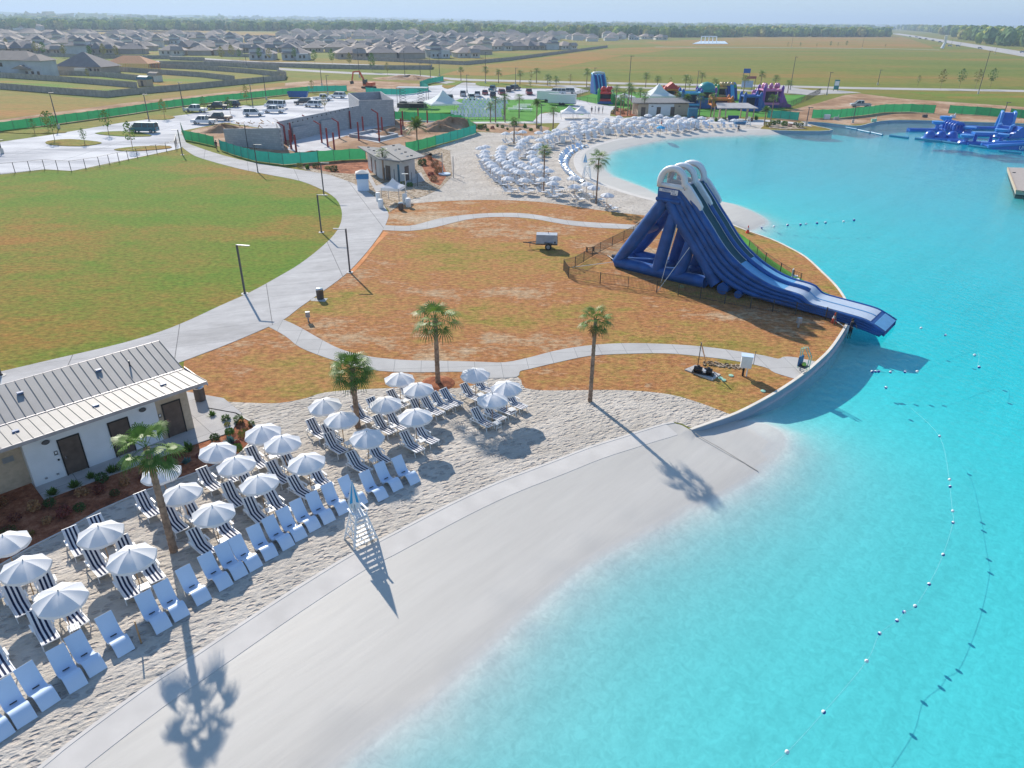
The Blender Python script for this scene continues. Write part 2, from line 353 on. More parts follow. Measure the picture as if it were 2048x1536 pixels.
# water body: closed block, absorbing like real water; its top is rippled
mw = bpy.data.materials.new('lagoon_water'); mw.use_nodes = True; nt = mw.node_tree; nt.nodes.clear()
out = nt.nodes.new('ShaderNodeOutputMaterial'); tr = nt.nodes.new('ShaderNodeBsdfTransparent'); gl = nt.nodes.new('ShaderNodeBsdfGlossy')
gl.inputs['Roughness'].default_value = 0.06; mxs = nt.nodes.new('ShaderNodeMixShader'); fr = nt.nodes.new('ShaderNodeFresnel'); fr.inputs['IOR'].default_value = 1.33
gp = nt.nodes.new('ShaderNodeNewGeometry')
def wnoise(s, st, d):
    mp_ = nt.nodes.new('ShaderNodeMapping'); mp_.inputs['Scale'].default_value = st; mp_.inputs['Rotation'].default_value = (0, 0, 0.4); nt.links.new(gp.outputs['Position'], mp_.inputs[0])
    t = nt.nodes.new('ShaderNodeTexNoise'); t.inputs['Scale'].default_value = s; t.inputs['Detail'].default_value = d; nt.links.new(mp_.outputs[0], t.inputs['Vector']); return t.outputs['Fac']
ad = nt.nodes.new('ShaderNodeMath'); ad.operation = 'ADD'
nt.links.new(wnoise(2.6, (1, 0.6, 1), 4), ad.inputs[0]); nt.links.new(wnoise(0.35, (1, 0.5, 1), 3), ad.inputs[1])
bpw = nt.nodes.new('ShaderNodeBump'); bpw.inputs['Strength'].default_value = 0.45; bpw.inputs['Distance'].default_value = 0.16
nt.links.new(ad.outputs[0], bpw.inputs['Height'])
nt.links.new(bpw.outputs[0], gl.inputs['Normal']); nt.links.new(bpw.outputs[0], fr.inputs['Normal'])
bk = nt.nodes.new('ShaderNodeMath'); bk.operation = 'SUBTRACT'; bk.inputs[0].default_value = 1.0; nt.links.new(gp.outputs['Backfacing'], bk.inputs[1])
ff = nt.nodes.new('ShaderNodeMath'); ff.operation = 'MULTIPLY'; nt.links.new(fr.outputs[0], ff.inputs[0]); nt.links.new(bk.outputs[0], ff.inputs[1])
nt.links.new(ff.outputs[0], mxs.inputs[0]); nt.links.new(tr.outputs[0], mxs.inputs[1]); nt.links.new(gl.outputs[0], mxs.inputs[2])
nt.links.new(mxs.outputs[0], out.inputs['Surface'])
# absorption coefficients per metre: density * (1 - colour)
va = nt.nodes.new('ShaderNodeVolumeAbsorption'); va.inputs['Density'].default_value = 0.44; va.inputs['Color'].default_value = (0.0, 0.935, 0.975, 1)
nt.links.new(va.outputs[0], out.inputs['Volume'])
b = MB(); ww = [Vector((p.x, p.y)) for p in offset(shore+[shore[0]], -0.15)[:-1]]
b.prism([(p.x, p.y) for p in ww], -5.2, WZ); o = b.build('lagoon_water', mw); tag(o, kind='structure')
# kerb strip between sand and smooth beach
def strip(name, line, w, z0, z1, m, side=1, kind='structure'):
    b = MB(); a = line; c = offset(line, w*side)
    k = len(a)
    vs = []
    for i in range(k): vs += [(a[i].x, a[i].y, z1), (c[i].x, c[i].y, z1), (c[i].x, c[i].y, z0), (a[i].x, a[i].y, z0)]
    fs = []
    for i in range(k-1):
        for j in range(4): fs.append((i*4+j, i*4+(j+1) % 4, (i+1)*4+(j+1) % 4, (i+1)*4+j) if side < 0 else ((i+1)*4+j, (i+1)*4+(j+1) % 4, i*4+(j+1) % 4, i*4+j))
    fs += [(0, 1, 2, 3), tuple((k-1)*4+j for j in (3, 2, 1, 0))]
    b.add(vs, fs); return b.build(name, m)
M_cap = mat('wall_cap', (0.60, 0.56, 0.515), 0.8, var=0.08, scale=0.8, bump=0.1)
M_wallc = mat('lagoon_wall_liner_shaded', (0.28, 0.36, 0.46), 0.7, var=0.06, scale=0.8)  # pale liner, with the blue-grey shade of the face put into its colour
def apron(line):
    c = offset(line, -1.15); vs = []
    for a_, b_ in zip(line, c): vs += [(a_.x, a_.y, 0.0), (b_.x, b_.y, bed_z((b_.x, b_.y))+0.012), (b_.x, b_.y, -0.5), (a_.x, a_.y, -0.5)]
    b = MB(); b.add(vs, [(i*4+j, i*4+(j+1) % 4, i*4+4+(j+1) % 4, i*4+4+j) for i in range(len(line)-1) for j in range(4)][::1]); b.f = [tuple(reversed(f)) for f in b.f]
    tag(b.build('beach_apron', M_cap), kind='structure')
apron(kerb_near[:-4]); apron(kerb_far[7:-3])
tag(strip('beach_kerb', kerb_near[:-3], 0.16, -0.3, 0.012, M_cap, 1), kind='structure')
tag(strip('beach_kerb', kerb_far, 0.25, -0.3, 0.02, M_cap, 1), kind='structure')
def lagoon_wall(line, label):
    t = thing('lagoon_wall', label, 'retaining wall', (0, 0, 0))
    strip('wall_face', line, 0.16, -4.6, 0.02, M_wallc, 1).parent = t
    strip('wall_cap', offset(line, -0.02), 0.20, 0.021, 0.075, mat('wall_coping', (0.74, 0.67, 0.58), 0.8, var=0.1, scale=0.8), 1).parent = t
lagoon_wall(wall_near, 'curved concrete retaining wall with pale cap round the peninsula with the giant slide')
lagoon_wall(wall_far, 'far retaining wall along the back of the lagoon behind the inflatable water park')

# ---- lawns, sand and paving as sheets
prom_L = smooth_line(PP([(300, 296), (352, 285), (366, 296), (388, 311), (420, 322), (480, 338), (540, 350), (600, 362), (645, 380), (672, 398), (683, 420), (682, 445), (668, 470), (640, 497), (600, 528), (560, 552), (500, 585), (440, 612), (380, 640), (320, 664), (240, 688), (120, 716), (0, 744), (-200, 790)]), 3)
prom_R = smooth_line(PP([(362, 276), (372, 285), (400, 296), (440, 309), (500, 324), (560, 334), (620, 343), (660, 350), (705, 366), (737, 385), (760, 402), (776, 425), (775, 440), (764, 463), (745, 490), (720, 520), (690, 550), (650, 580), (600, 615), (570, 638), (535, 655), (460, 687), (400, 710), (368, 722), (300, 745), (200, 775), (60, 815), (-200, 880)]), 3)
sheet('lawn', ribbon(prom_L, PP([(300, 306), (366, 300), (330, 306), (250, 318), (140, 335), (60, 347), (0, 354), (-500, 420), (-700, 800), (-300, 820)][::-1])) if False else list(prom_L[6:])+PP([(-500, 860), (-900, 600), (-600, 430), (0, 354), (60, 347), (130, 337), (143, 343), (230, 326), (300, 311), (352, 300), (366, 296)]), 0.004, M_lawn)
sheet('promenade', ribbon(prom_L, prom_R), 0.030, M_conc, 0.03)
sand_top = smooth_line(PP([(360, 812), (400, 798), (450, 803), (510, 806), (560, 806), (610, 797), (650, 785), (720, 779), (800, 776), (860, 777), (915, 776), (955, 768), (975, 756), (1035, 754), (1050, 776), (1100, 781), (1180, 780), (1260, 781), (1340, 789), (1400, 806), (1440, 821), (1461, 829)]), 3)
lawn_top = smooth_line(PP([(776, 425), (800, 411), (850, 405), (920, 401), (1000, 400), (1080, 404), (1150, 413), (1210, 422), (1280, 430), (1340, 436), (1400, 441), (1459, 447)]), 3)
wn_land = offset(wall_near, 0.15)
dry = [p for p in prom_R if p.y < P(776, 425).y and p.y > P(368, 722).y]
i425 = min(range(len(prom_R)), key=lambda i: (prom_R[i]-P(776, 425)).length); i722 = min(range(len(prom_R)), key=lambda i: (prom_R[i]-P(368, 722)).length)
sheet('dry_lawn', prom_R[i425:i722+1]+list(sand_top)+list(wn_land[6:-4])+list(reversed(lawn_top)), 0.004, M_dry)
bed_edge = PP([(415, 818), (470, 828), (497, 842), (512, 862), (500, 885), (478, 908), (420, 935), (350, 960), (280, 985), (200, 1020), (130, 1060), (60, 1095), (0, 1130), (-200, 1250), (-700, 1700)])
sheet('sand', list(sand_top)+[P(1420, 846)]+[P(1395, 852)]+list(reversed(offset(kerb_near[:-1], 0.12)))+list(reversed(bed_edge))+[P(360, 812)], 0.008, M_sand)
sheet('mulch_bed', list(bed_edge)+PP([(-900, 1500), (-500, 1100), (0, 930), (415, 790)]), 0.006, M_mulch)
strip('bed_edging', bed_edge, 0.1, 0, 0.05, M_cap, 1)['kind'] = 'structure'
far_sand = list(reversed(offset(kerb_far[2:-3], 0.2)))
sheet('sand', [P(1340, 436)]+list(reversed(lawn_top[:-5]))[2:]+PP([(800, 400), (850, 372), (880, 352), (900, 330), (870, 310), (845, 300), (900, 285), (956, 264), (1000, 266), (1060, 270), (1110, 262), (1135, 245), (1150, 232), (1180, 230), (1225, 236), (1290, 240), (1380, 243), (1480, 246), (1530, 249)])+list(far_sand), 0.010, M_sand)
# narrow paths
p1t = smooth_line(PP([(760, 450), (800, 452), (830, 450), (880, 437), (940, 429), (1000, 426), (1060, 428), (1130, 440), (1200, 446), (1290, 451), (1340, 455)]), 3)
p1b = smooth_line(PP([(760, 460), (800, 462), (830, 461), (870, 455), (930, 440), (990, 434), (1060, 437), (1130, 449), (1200, 456), (1290, 459), (1340, 463)]), 3)
sheet('path', ribbon(p1t, p1b), 0.025, M_path, 0.03)
p2t = smooth_line(PP([(560, 640), (570, 641), (600, 655), (640, 678), (680, 698), (730, 712), (800, 720), (880, 722), (960, 724), (1010, 725), (1060, 715), (1110, 702), (1170, 692), (1240, 687), (1320, 688), (1400, 693), (1470, 702), (1530, 712), (1556, 718), (1568, 714), (1590, 715), (1633, 724)]), 3)
p2b = smooth_line(PP([(520, 650), (535, 653), (570, 672), (600, 695), (650, 715), (700, 730), (760, 742), (840, 745), (930, 744), (962, 752), (975, 757), (1033, 754), (1040, 743), (1060, 738), (1120, 724), (1180, 712), (1250, 708), (1330, 707), (1400, 713), (1470, 722), (1530, 735), (1550, 746), (1590, 758)]), 3)
sheet('path', ribbon(p2t, p2b), 0.026, M_path, 0.03)
# turf strip and kerbside concrete behind the slide
sheet('turf_strip', smooth_line(PP([(1450, 462), (1475, 465), (1500, 482), (1530, 510), (1570, 538), (1600, 556), (1640, 580), (1665, 592), (1668, 605), (1640, 600), (1590, 578), (1540, 548), (1500, 522), (1470, 490)]), 3, True), 0.012, M_turf)

M_clay = gmat('orange_clay', [(0.3, (0.55, 0.20, 0.07)), (0.7, (0.70, 0.32, 0.14))], scale=0.5, fine=3, bump=0.8)
sheet('clay_strip', PP([(768, 463), (777, 466), (752, 492), (727, 524), (706, 547), (700, 543), (722, 520), (748, 488)]), 0.022, M_clay)

seam = MB(); sp = [P(1390, 864).lerp(P(1516, 943, WZ), k/14) for k in range(15)]
for k in range(14):
    a_, b_ = sp[k].copy(), sp[k+1].copy(); a_.z = bed_z((a_.x, a_.y))+0.012; b_.z = bed_z((b_.x, b_.y))+0.012; seam.bar(a_, b_, 0.05, 0.015)
tag(seam.build('liner_seam', mat('seam_grey', (0.33, 0.30, 0.27), 0.8)), kind='structure')
# ================================================================ NEAR BEACH FURNITURE
def fabric(name, c, tl=0.3, var=0.04):
    m = mat(name, c, 0.85, var=var, scale=1.5, spec=0.1); n = m.node_tree; b = n.nodes['Principled BSDF']
    t = n.nodes.new('ShaderNodeBsdfTranslucent'); t.inputs[0].default_value = (*c, 1); x = n.nodes.new('ShaderNodeMixShader'); x.inputs[0].default_value = tl
    n.links.new(b.outputs[0], x.inputs[1]); n.links.new(t.outputs[0], x.inputs[2]); n.links.new(x.outputs[0], n.nodes['Material Output'].inputs['Surface']); return m
M_canvas = fabric('white_canvas', (0.86, 0.855, 0.86), 0.2)
M_white = mat('white_paint', (0.80, 0.80, 0.80), 0.45, var=0.05, scale=4)
M_wplas = mat('white_plastic_sky_tint', (0.62, 0.73, 0.88), 0.28, var=0.03, scale=2, spec=0.5)  # white plastic; blue of the sky-lit shade is mixed into its base colour
M_navy = fabric('navy_stripe', (0.018, 0.028, 0.07), 0.05, 0.15)
M_sling = fabric('white_stripe', (0.80, 0.80, 0.82), 0.12)
M_wood = mat('varnished_wood', (0.42, 0.24, 0.11), 0.5, var=0.2, scale=6)
M_black = mat('black_metal', (0.02, 0.02, 0.022), 0.45, var=0.1)
M_dgrey = mat('dark_grey_metal', (0.09, 0.09, 0.10), 0.5, var=0.1)
M_grey = mat('grey_metal', (0.35, 0.36, 0.38), 0.4, metal=0.3, var=0.1)
M_bluef = fabric('sky_blue_canvas', (0.08, 0.42, 0.72), 0.15)

def canopy_mb(r=0.98, n=8, z1=2.25, zr=1.86, val=0.13, seg=4, sag=0.05):
    b = MB(); k = n*seg; prof = [(0.03, z1), (r*0.35, z1-(z1-zr)*0.18), (r*0.7, z1-(z1-zr)*0.55), (r, zr)]
    vs = []
    for pi, (pr, pz) in enumerate(prof):
        for j in range(k):
            a = 2*math.pi*j/k; ph = (j % seg)/seg; w = math.sin(math.pi*ph)
            q = pr*(1-(1-math.cos(math.pi/n))*w*1.0); vs.append((q*math.cos(a), q*math.sin(a), pz-w*sag*pi/3))
    for j in range(k):                      # hanging valance with scallops
        a = 2*math.pi*j/k; w = math.sin(math.pi*(j % seg)/seg); q = r*1.005*(1-(1-math.cos(math.pi/n))*w)
        vs.append((q*math.cos(a), q*math.sin(a), zr-w*sag-val*(0.75+0.35*w)))
    fs = [(i*k+j, i*k+(j+1) % k, (i+1)*k+(j+1) % k, (i+1)*k+j) for i in range(4) for j in range(k)]
    fs.append(tuple(range(k-1, -1, -1)) if False else tuple(range(k)))
    b.add(vs, fs); return b
def make_umbrella(seg=4):
    t = thing('beach_umbrella', 'white beach umbrella', 'umbrella')
    canopy_mb(seg=seg).build('canopy', M_canvas, t, smooth=25)
    b = MB(); b.tube([(0, 0, 0), (0, 0, 2.2)], 0.022, 8); b.build('pole', M_wood, t, smooth=True)
    b = MB(); b.lathe([(0.0, 2.33), (0.03, 2.30), (0.02, 2.24), (0.05, 2.235)], n=8); b.build('finial', M_grey, t, smooth=True)
    b = MB()
    for i in range(8):
        a = 2*math.pi*i/8; b.tube([(0.02*math.cos(a), 0.02*math.sin(a), 1.75), (0.5*math.cos(a), 0.5*math.sin(a), 2.03)], 0.007, 4); b.tube([(0.03*math.cos(a), 0.03*math.sin(a), 2.21), (0.95*math.cos(a), 0.95*math.sin(a), 1.85)], 0.006, 4)
    b.build('rib_frame', M_wood, t); return t
def make_striped():
    t = thing('striped_lounger', 'navy and white striped lounger', 'lounger')
    # x runs from head (-) to foot (+)
    prof = [(0.93, 0.40), (0.90, 0.385), (0.45, 0.34), (0.02, 0.315), (-0.08, 0.335), (-0.35, 0.60), (-0.62, 0.90), (-0.66, 0.93)]
    w = 0.56; b = MB(); k = len(prof)
    for s in range(7):
        y0, y1 = -w/2+w*s/7, -w/2+w*(s+1)/7
        b.cur = s % 2
        b.add([(x, y, z) for x, z in prof for y in (y0, y1)]+[(x, y, z-0.012) for x, z in prof for y in (y0, y1)],
              [(2*i+2, 2*i+3, 2*i+1, 2*i) for i in range(k-1)]+[(2*k+2*i, 2*k+2*i+1, 2*k+2*i+3, 2*k+2*i+2) for i in range(k-1)])
    b.build('sling', [M_sling, M_navy], t, smooth=40)
    b = MB()
    for sy in (-1, 1):
        y = sy*0.31
        b.bar((0.95, y, 0.39), (-0.12, y, 0.30), 0.035, 0.045); b.bar((-0.02, y*0.96, 0.31), (-0.67, y*0.96, 0.93), 0.03, 0.04)
        b.bar((-0.12, y, 0.30), (-0.72, y, 0.27), 0.035, 0.04)
    for x, z in ((0.94, 0.375), (-0.67, 0.93), (-0.70, 0.27)): b.bar((x, -0.31, z), (x, 0.31, z), 0.035)
    b.build('frame', M_white, t)
    for sy in (-1, 1):
        for x, dx in ((0.78, 0.08), (-0.55, -0.10)):
            b = MB(); b.bar((x, sy*0.315, 0.35), (x+dx, sy*0.315, 0.0), 0.035, 0.04); b.build('leg', M_white, t)
        b = MB(); b.box((-0.12, sy*0.36, 0.545), (0.52, 0.075, 0.025)); b.bar((0.1, sy*0.345, 0.54), (0.1, sy*0.335, 0.34), 0.03); b.bar((-0.3, sy*0.345, 0.54), (-0.3, sy*0.335, 0.30), 0.03); b.build('armrest', M_white, t)
    for sy in (-0.3, 0.3): b = MB(); b.bar((-0.45, sy, 0.70), (-0.58, sy, 0.27), 0.025); b.build('back_strut', M_white, t)
    return t
def make_ledge():
    t = thing('moulded_chaise', 'white moulded wave-shaped chaise', 'chaise')
    pr = [(-0.88, 0.96), (-0.70, 0.68), (-0.52, 0.40), (-0.38, 0.23), (-0.24, 0.18), (-0.08, 0.22), (0.08, 0.34), (0.22, 0.43), (0.36, 0.44), (0.50, 0.36), (0.64, 0.22), (0.78, 0.03)]
    pr = [(p.x, p.y) for p in smooth_line([Vector((a, c, 0)) for a, c in pr], 3)]
    w = 0.325; b = MB(); k = len(pr); th = 0.05
    nn = []
    for i in range(k):
        a = pr[max(i-1, 0)]; c = pr[min(i+1, k-1)]; dx, dz = c[0]-a[0], c[1]-a[1]; l = math.hypot(dx, dz); nn.append((dz/l*th, -dx/l*th))
    vs = []
    for (x, z), (ex, ez) in zip(pr, nn): vs += [(x, -w, z), (x, w, z), (x+ex, w, max(z+ez, 0.0)), (x+ex, -w, max(z+ez, 0.0))]
    fs = []
    for i in range(k-1):
        for j in range(4): fs.append((i*4+j, i*4+(j+1) % 4, (i+1)*4+(j+1) % 4, (i+1)*4+j))
    fs += [(3, 2, 1, 0), tuple((k-1)*4+j for j in range(4))]
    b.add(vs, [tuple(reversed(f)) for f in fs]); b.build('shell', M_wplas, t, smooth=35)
    b = MB()                                 # support web below the seat dip and the back
    for sy in (-0.26, 0.26):
        b = MB(); b.box((-0.34, sy, 0.09), (0.30, 0.03, 0.18)); b.build('support', M_wplas, t)
    b = MB(); b.box((-0.30, 0, 0.238), (0.05, 0.24, 0.012), rot=Matrix.Rotation(R(8), 3, 'Y')); b.build('drain_slot', M_black, t); return t
def make_table():
    t = thing('side_table', 'small white slatted side table', 'side table'); b = MB()
    for i in range(5): b.box((0, -0.17+i*0.085, 0.46), (0.42, 0.07, 0.02))
    b.build('tabletop', M_white, t)
    for sx in (-1, 1):
        for sy in (-1, 1): bb = MB(); bb.bar((sx*0.19, sy*0.16, 0.45), (sx*0.17, sy*0.19, 0), 0.03); bb.build('leg', M_white, t)
    bb = MB(); bb.bar((-0.18, -0.17, 0.2), (-0.18, 0.17, 0.2), 0.025); bb.bar((0.18, -0.17, 0.2), (0.18, 0.17, 0.2), 0.025); bb.build('stretcher', M_white, t); return t
UMB = [(4, 1071), (39, 1119), (111, 1177), (196, 1050), (258, 1099), (422, 1011), (363, 970), (322, 931), (428, 887), (473, 916), (519, 952), (526, 851), (564, 874), (614, 910), (652, 797), (681, 826), (732, 858), (772, 794), (830, 821), (797, 746), (837, 766), (951, 735), (1014, 763), (984, 788)]
STR = [(165, 1107), (212, 1147), (267, 1192), (317, 1160), (50, 1227), (102, 1282), (162, 1250), (12, 1350), (310, 1030), (365, 1060), (422, 1107), (470, 1075), (435, 977), (482, 1010), (529, 933), (575, 963), (621, 993), (658, 973), (574, 1025), (526, 1042), (565, 912), (650, 874), (687, 904), (736, 943), (775, 924), (742, 842), (811, 812), (836, 801), (786, 865), (811, 857), (858, 832), (882, 827), (900, 816), (920, 809), (841, 901), (871, 884), (960, 798), (986, 783), (1049, 815), (1026, 826), (983, 851), (1006, 838), (215, 1082), (105, 1195), (270, 1126), (412, 1052), (476, 960), (522, 990), (606, 948), (770, 829), (680, 884), (-10, 1200)]
LED = [(832, 967), (798, 980), (768, 999), (727, 1010), (690, 1027), (661, 1045), (632, 1060), (604, 1079), (579, 1096), (545, 1117), (514, 1138), (484, 1155), (454, 1176), (410, 1205), (366, 1237), (330, 1261), (254, 1307), (198, 1346), (159, 1378), (104, 1412), (56, 1447), (12, 1478), (-40, 1515)]
def region(x):
    if x < 345: return 'left of the nearest palm'
    if x < 715: return 'between nearest and bushy palm'
    return 'right of the bushy palm'
def unproj_z(l, z): return [P(x, y, z) for x, y in l]
# umbrellas
proto_u = make_umbrella(); st = []
ux = sorted(UMB, key=lambda p: (region(p[0]), p[0]))
cnt = {}
U3 = []
for x, y in ux:
    p = P(x, y, 2.3); p.z = 0; U3.append(p)
    rg = region(x); i = cnt.get(rg, 0); cnt[rg] = i+1
    tl = 'on the near beach'
    o = first_or_dup(proto_u, st, p, random.uniform(0, 0.8), f'white beach umbrella, {nth(i)} from left, {rg}', 'white beach umbrellas on the near sand', random.uniform(0.97, 1.03))
    o.rotation_euler.x = random.uniform(-0.06, 0.06); o.rotation_euler.y = random.uniform(-0.06, 0.06)
def near_dir(x): return R(-47 - 8*min(1, max(0, (500-x)/500))*-1)
proto_s = make_striped(); st = []; cnt = {}; S3 = []
for x, y in sorted(STR, key=lambda p: (region(p[0]), p[0])):
    f = P(x, y, 0.39); a = R(-44 + random.uniform(-4, 4)); d = Vector((math.cos(a), math.sin(a), 0)); p = f-d*0.93; p.z = 0
    rg = region(x); i = cnt.get(rg, 0); cnt[rg] = i+1; S3.append((p, a))
    first_or_dup(proto_s, st, p, a, f'navy and white striped lounger, {nth(i)} from left, {rg}', 'striped loungers under the near umbrellas')
proto_l = make_ledge(); st = []
for i, (x, y) in enumerate(sorted(LED)):
    f = P(x, y, 0.04); a = R(-37 - 9*min(1, max(0, (x-100)/600)) + random.uniform(-3, 3)); d = Vector((math.cos(a), math.sin(a), 0)); p = f-d*0.80; p.z = 0
    first_or_dup(proto_l, st, p, a, f'white wave-shaped chaise, {nth(i)} from the left in the row along the near shore', 'moulded chaises in a row along the near shore')
proto_t = make_table(); st = []; i = 0
order = sorted(range(len(U3)), key=lambda k: ux[k][0])
for k in order:
    if k % 7 == 6: continue
    p = U3[k]+Vector((0.30, -0.18, 0))
    first_or_dup(proto_t, st, p, R(-49), f'small white slatted table under near umbrella, {nth(i)} table from the left', 'white side tables under the near umbrellas'); i += 1
# ---------------------------------------------------------------- lifeguard chair with a folded blue umbrella
def make_guard(sc=1.0):
    t = thing('lifeguard_chair', 'white lifeguard chair', 'lifeguard chair')
    b = MB(); H0 = 1.9
    c0 = [(-0.75, -0.6), (0.75, -0.6), (0.75, 0.6), (-0.75, 0.6)]; c1 = [(-0.32, -0.35), (0.32, -0.35), (0.32, 0.35), (-0.32, 0.35)]
    for (a, c), (d, e) in zip(c0, c1):
        l = MB(); l.bar((a, c, 0), (d, e, H0), 0.10, 0.09); l.build('leg', M_white, t)
    L = MB()
    for i in range(7):                       # ladder slats in front and cross boards at the sides
        z = 0.22+i*0.26; u = z/H0; hw = 0.75+(0.32-0.75)*u; hd = 0.6+(0.35-0.6)*u
        L.box((0, -hd-0.03, z), (2*hw, 0.17, 0.05))
        if i % 2: 
            for s in (-1, 1): L.bar((s*hw, -hd, z), (s*hw, hd, z), 0.05, 0.03)
    L.build('ladder', M_white, t)
    X = MB()
    for s in (-1, 1):
        X.bar((s*0.72, -0.55, 0.1), (s*0.36, 0.36, 1.6), 0.05, 0.03); X.bar((s*0.72, 0.55, 0.1), (s*0.36, -0.36, 1.6), 0.05, 0.03)
    X.bar((-0.7, 0.58, 0.15), (0.36, 0.38, 1.6), 0.05, 0.03); X.bar((0.7, 0.58, 0.15), (-0.36, 0.38, 1.6), 0.05, 0.03)
    X.build('bracing', M_white, t)
    S = MB()
    for i in range(5): S.box((0, -0.36+i*0.16, H0), (0.72, 0.13, 0.03))
    S.build('seat', M_white, t)
    B = MB()
    for i in range(4): B.box((-0.27+i*0.18, 0.40, H0+0.42), (0.14, 0.03, 0.8), rot=Matrix.Rotation(R(-8), 3, 'X'))
    B.build('backrest', M_white, t)
    for s in (-1, 1):
        A = MB(); A.box((s*0.42, 0.0, H0+0.30), (0.11, 0.78, 0.03)); A.bar((s*0.42, -0.3, H0+0.3), (s*0.38, -0.3, H0), 0.05); A.build('armrest', M_white, t)
    um = MB(); n = 16; vs = []
    for r, z in ((0.02, 3.95), (0.12, 3.55), (0.26, 3.0), (0.36, 2.62)):
        for j in range(n): a = 2*math.pi*j/n; q = r*(1.0 if j % 2 else 0.72); vs.append((q*math.cos(a), q*math.sin(a)+0.35, z-(0.06 if (j % 2 and r > .3) else 0)))
    for i in range(3):
        for j in range(n):
            um.cur = (j//2) % 2; um.add([vs[i*n+j], vs[i*n+(j+1) % n], vs[(i+1)*n+(j+1) % n], vs[(i+1)*n+j]], [(0, 1, 2, 3)])
    um.build('folded_umbrella', [M_bluef, M_canvas], t)
    b = MB(); b.tube([(0, 0.35, 1.7), (0, 0.35, 4.0)], 0.02, 6); b.build('umbrella_pole', M_grey, t)
    return t
g = make_guard(); g.location = P(722, 1078); g.scale = (0.82, 0.82, 0.80); g.rotation_euler = (0, 0, R(40)); g['label'] = 'white wooden lifeguard chair with folded blue and white umbrella on the near kerb'
g2 = dup(g, P(1173, 357), R(95), 'white lifeguard chair with folded blue umbrella on the far beach kerb', sc=0.95)
g3 = dup(g, P(1496, 252), R(160), 'white lifeguard chair on the far beach beside the timber pavilion', sc=0.8)
for c in list(g3.children):
    if c.name.startswith(('folded_umbrella', 'umbrella_pole')): bpy.data.objects.remove(c)
# thin post in the sand
b = MB(); b.tube([(0, 0, 0), (0, 0, H(283, 1287, 1243))], 0.03, 8, True); b.cur = 1; b.lathe([(0.04, 0), (0.045, 0.02), (0.0, 0.03)], n=8)
t = b.build('sand_post', [M_wood, M_dgrey], None); t.location = P(283, 1287); tag(t, 'thin brown wooden post standing in the sand in front of the chaises', 'post')
# ================================================================ PALMS
def leafmat(name, c, tl=0.25, var=0.35, sc=6, sp=0.3):
    m = fabric(name, c, tl, var); m.node_tree.nodes['Principled BSDF'].inputs['Roughness'].default_value = 0.5
    m.node_tree.nodes['Principled BSDF'].inputs['Specular IOR Level'].default_value = sp
    for x in m.node_tree.nodes:
        if x.type == 'TEX_NOISE': x.inputs['Scale'].default_value = sc
    return m
M_palm = leafmat('palm_leaf', (0.125, 0.225, 0.035))
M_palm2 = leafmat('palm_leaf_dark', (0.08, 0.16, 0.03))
M_dead = leafmat('dead_frond', (0.36, 0.19, 0.08), 0.1)
M_trunk = mat('palm_trunk', (0.30, 0.20, 0.14), 0.9, var=0.45, scale=5, bump=0.9, bscale=14, bdist=0.05)
def fan_leaf(b, base, az, el, L, fan, nbl=17, droop=0.5):
    """one fan palm leaf: stalk and a fan of drooping blades"""
    d = Vector((math.cos(az)*math.cos(el), math.sin(az)*math.cos(el), math.sin(el)))
    mid = base + d*L*0.5 + Vector((0, 0, 0.06*L)); tip = base + d*L + Vector((0, 0, -0.10*L))
    b.tube([base, mid, tip], [0.018, 0.013, 0.01], 4)
    d2 = (tip-mid).normalized(); side = d2.cross(Vector((0, 0, 1)))
    if side.length < 0.1: side = Vector((math.sin(az), -math.cos(az), 0))
    side.normalize(); up = side.cross(d2)
    for i in range(nbl):
        a = (i/(nbl-1)-0.5)*R(235)
        e = (d2*math.cos(a)+side*math.sin(a)); ln = fan*(0.72+0.28*math.cos(a*0.6))*random.uniform(0.88, 1.08)
        w = fan*0.045; sd = (d2*-math.sin(a)+side*math.cos(a))
        p0 = tip; p1 = tip+e*ln*0.38+up*ln*0.03; p2 = tip+e*ln*0.8+Vector((0, 0, -ln*0.12*droop)); p3 = tip+e*ln*0.97+Vector((0, 0, -ln*(0.35+0.3*random.random())*droop))
        b.add([p0, p1-sd*w+up*0.01, p1+sd*w+up*0.01, p2-sd*w*0.7, p2+sd*w*0.7, p3], [(0, 1, 2), (1, 3, 4, 2), (3, 5, 4)])
def fan_crown(R0, nl, seed, dead=0, full=True, nbl=15):
    random.seed(seed); b = MB(); dd = MB()
    for i in range(nl):
        u = (i+0.5)/nl; el = R(82 - 118*u**0.85); az = i*2.399+random.uniform(-.3, .3)
        L = R0*(0.50+0.16*random.random())*(0.75 if el > R(55) else 1)
        b.cur = 1 if u > 0.7 else 0
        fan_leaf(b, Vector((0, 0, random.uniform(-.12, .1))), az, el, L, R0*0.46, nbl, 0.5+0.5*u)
    if dead:
        for i in range(dead): fan_leaf(dd, Vector((0, 0, -0.15)), random.uniform(0, 6.28), R(random.uniform(-82, -60)), R0*0.35, R0*0.45, 9, 0.4)
    return b, dd
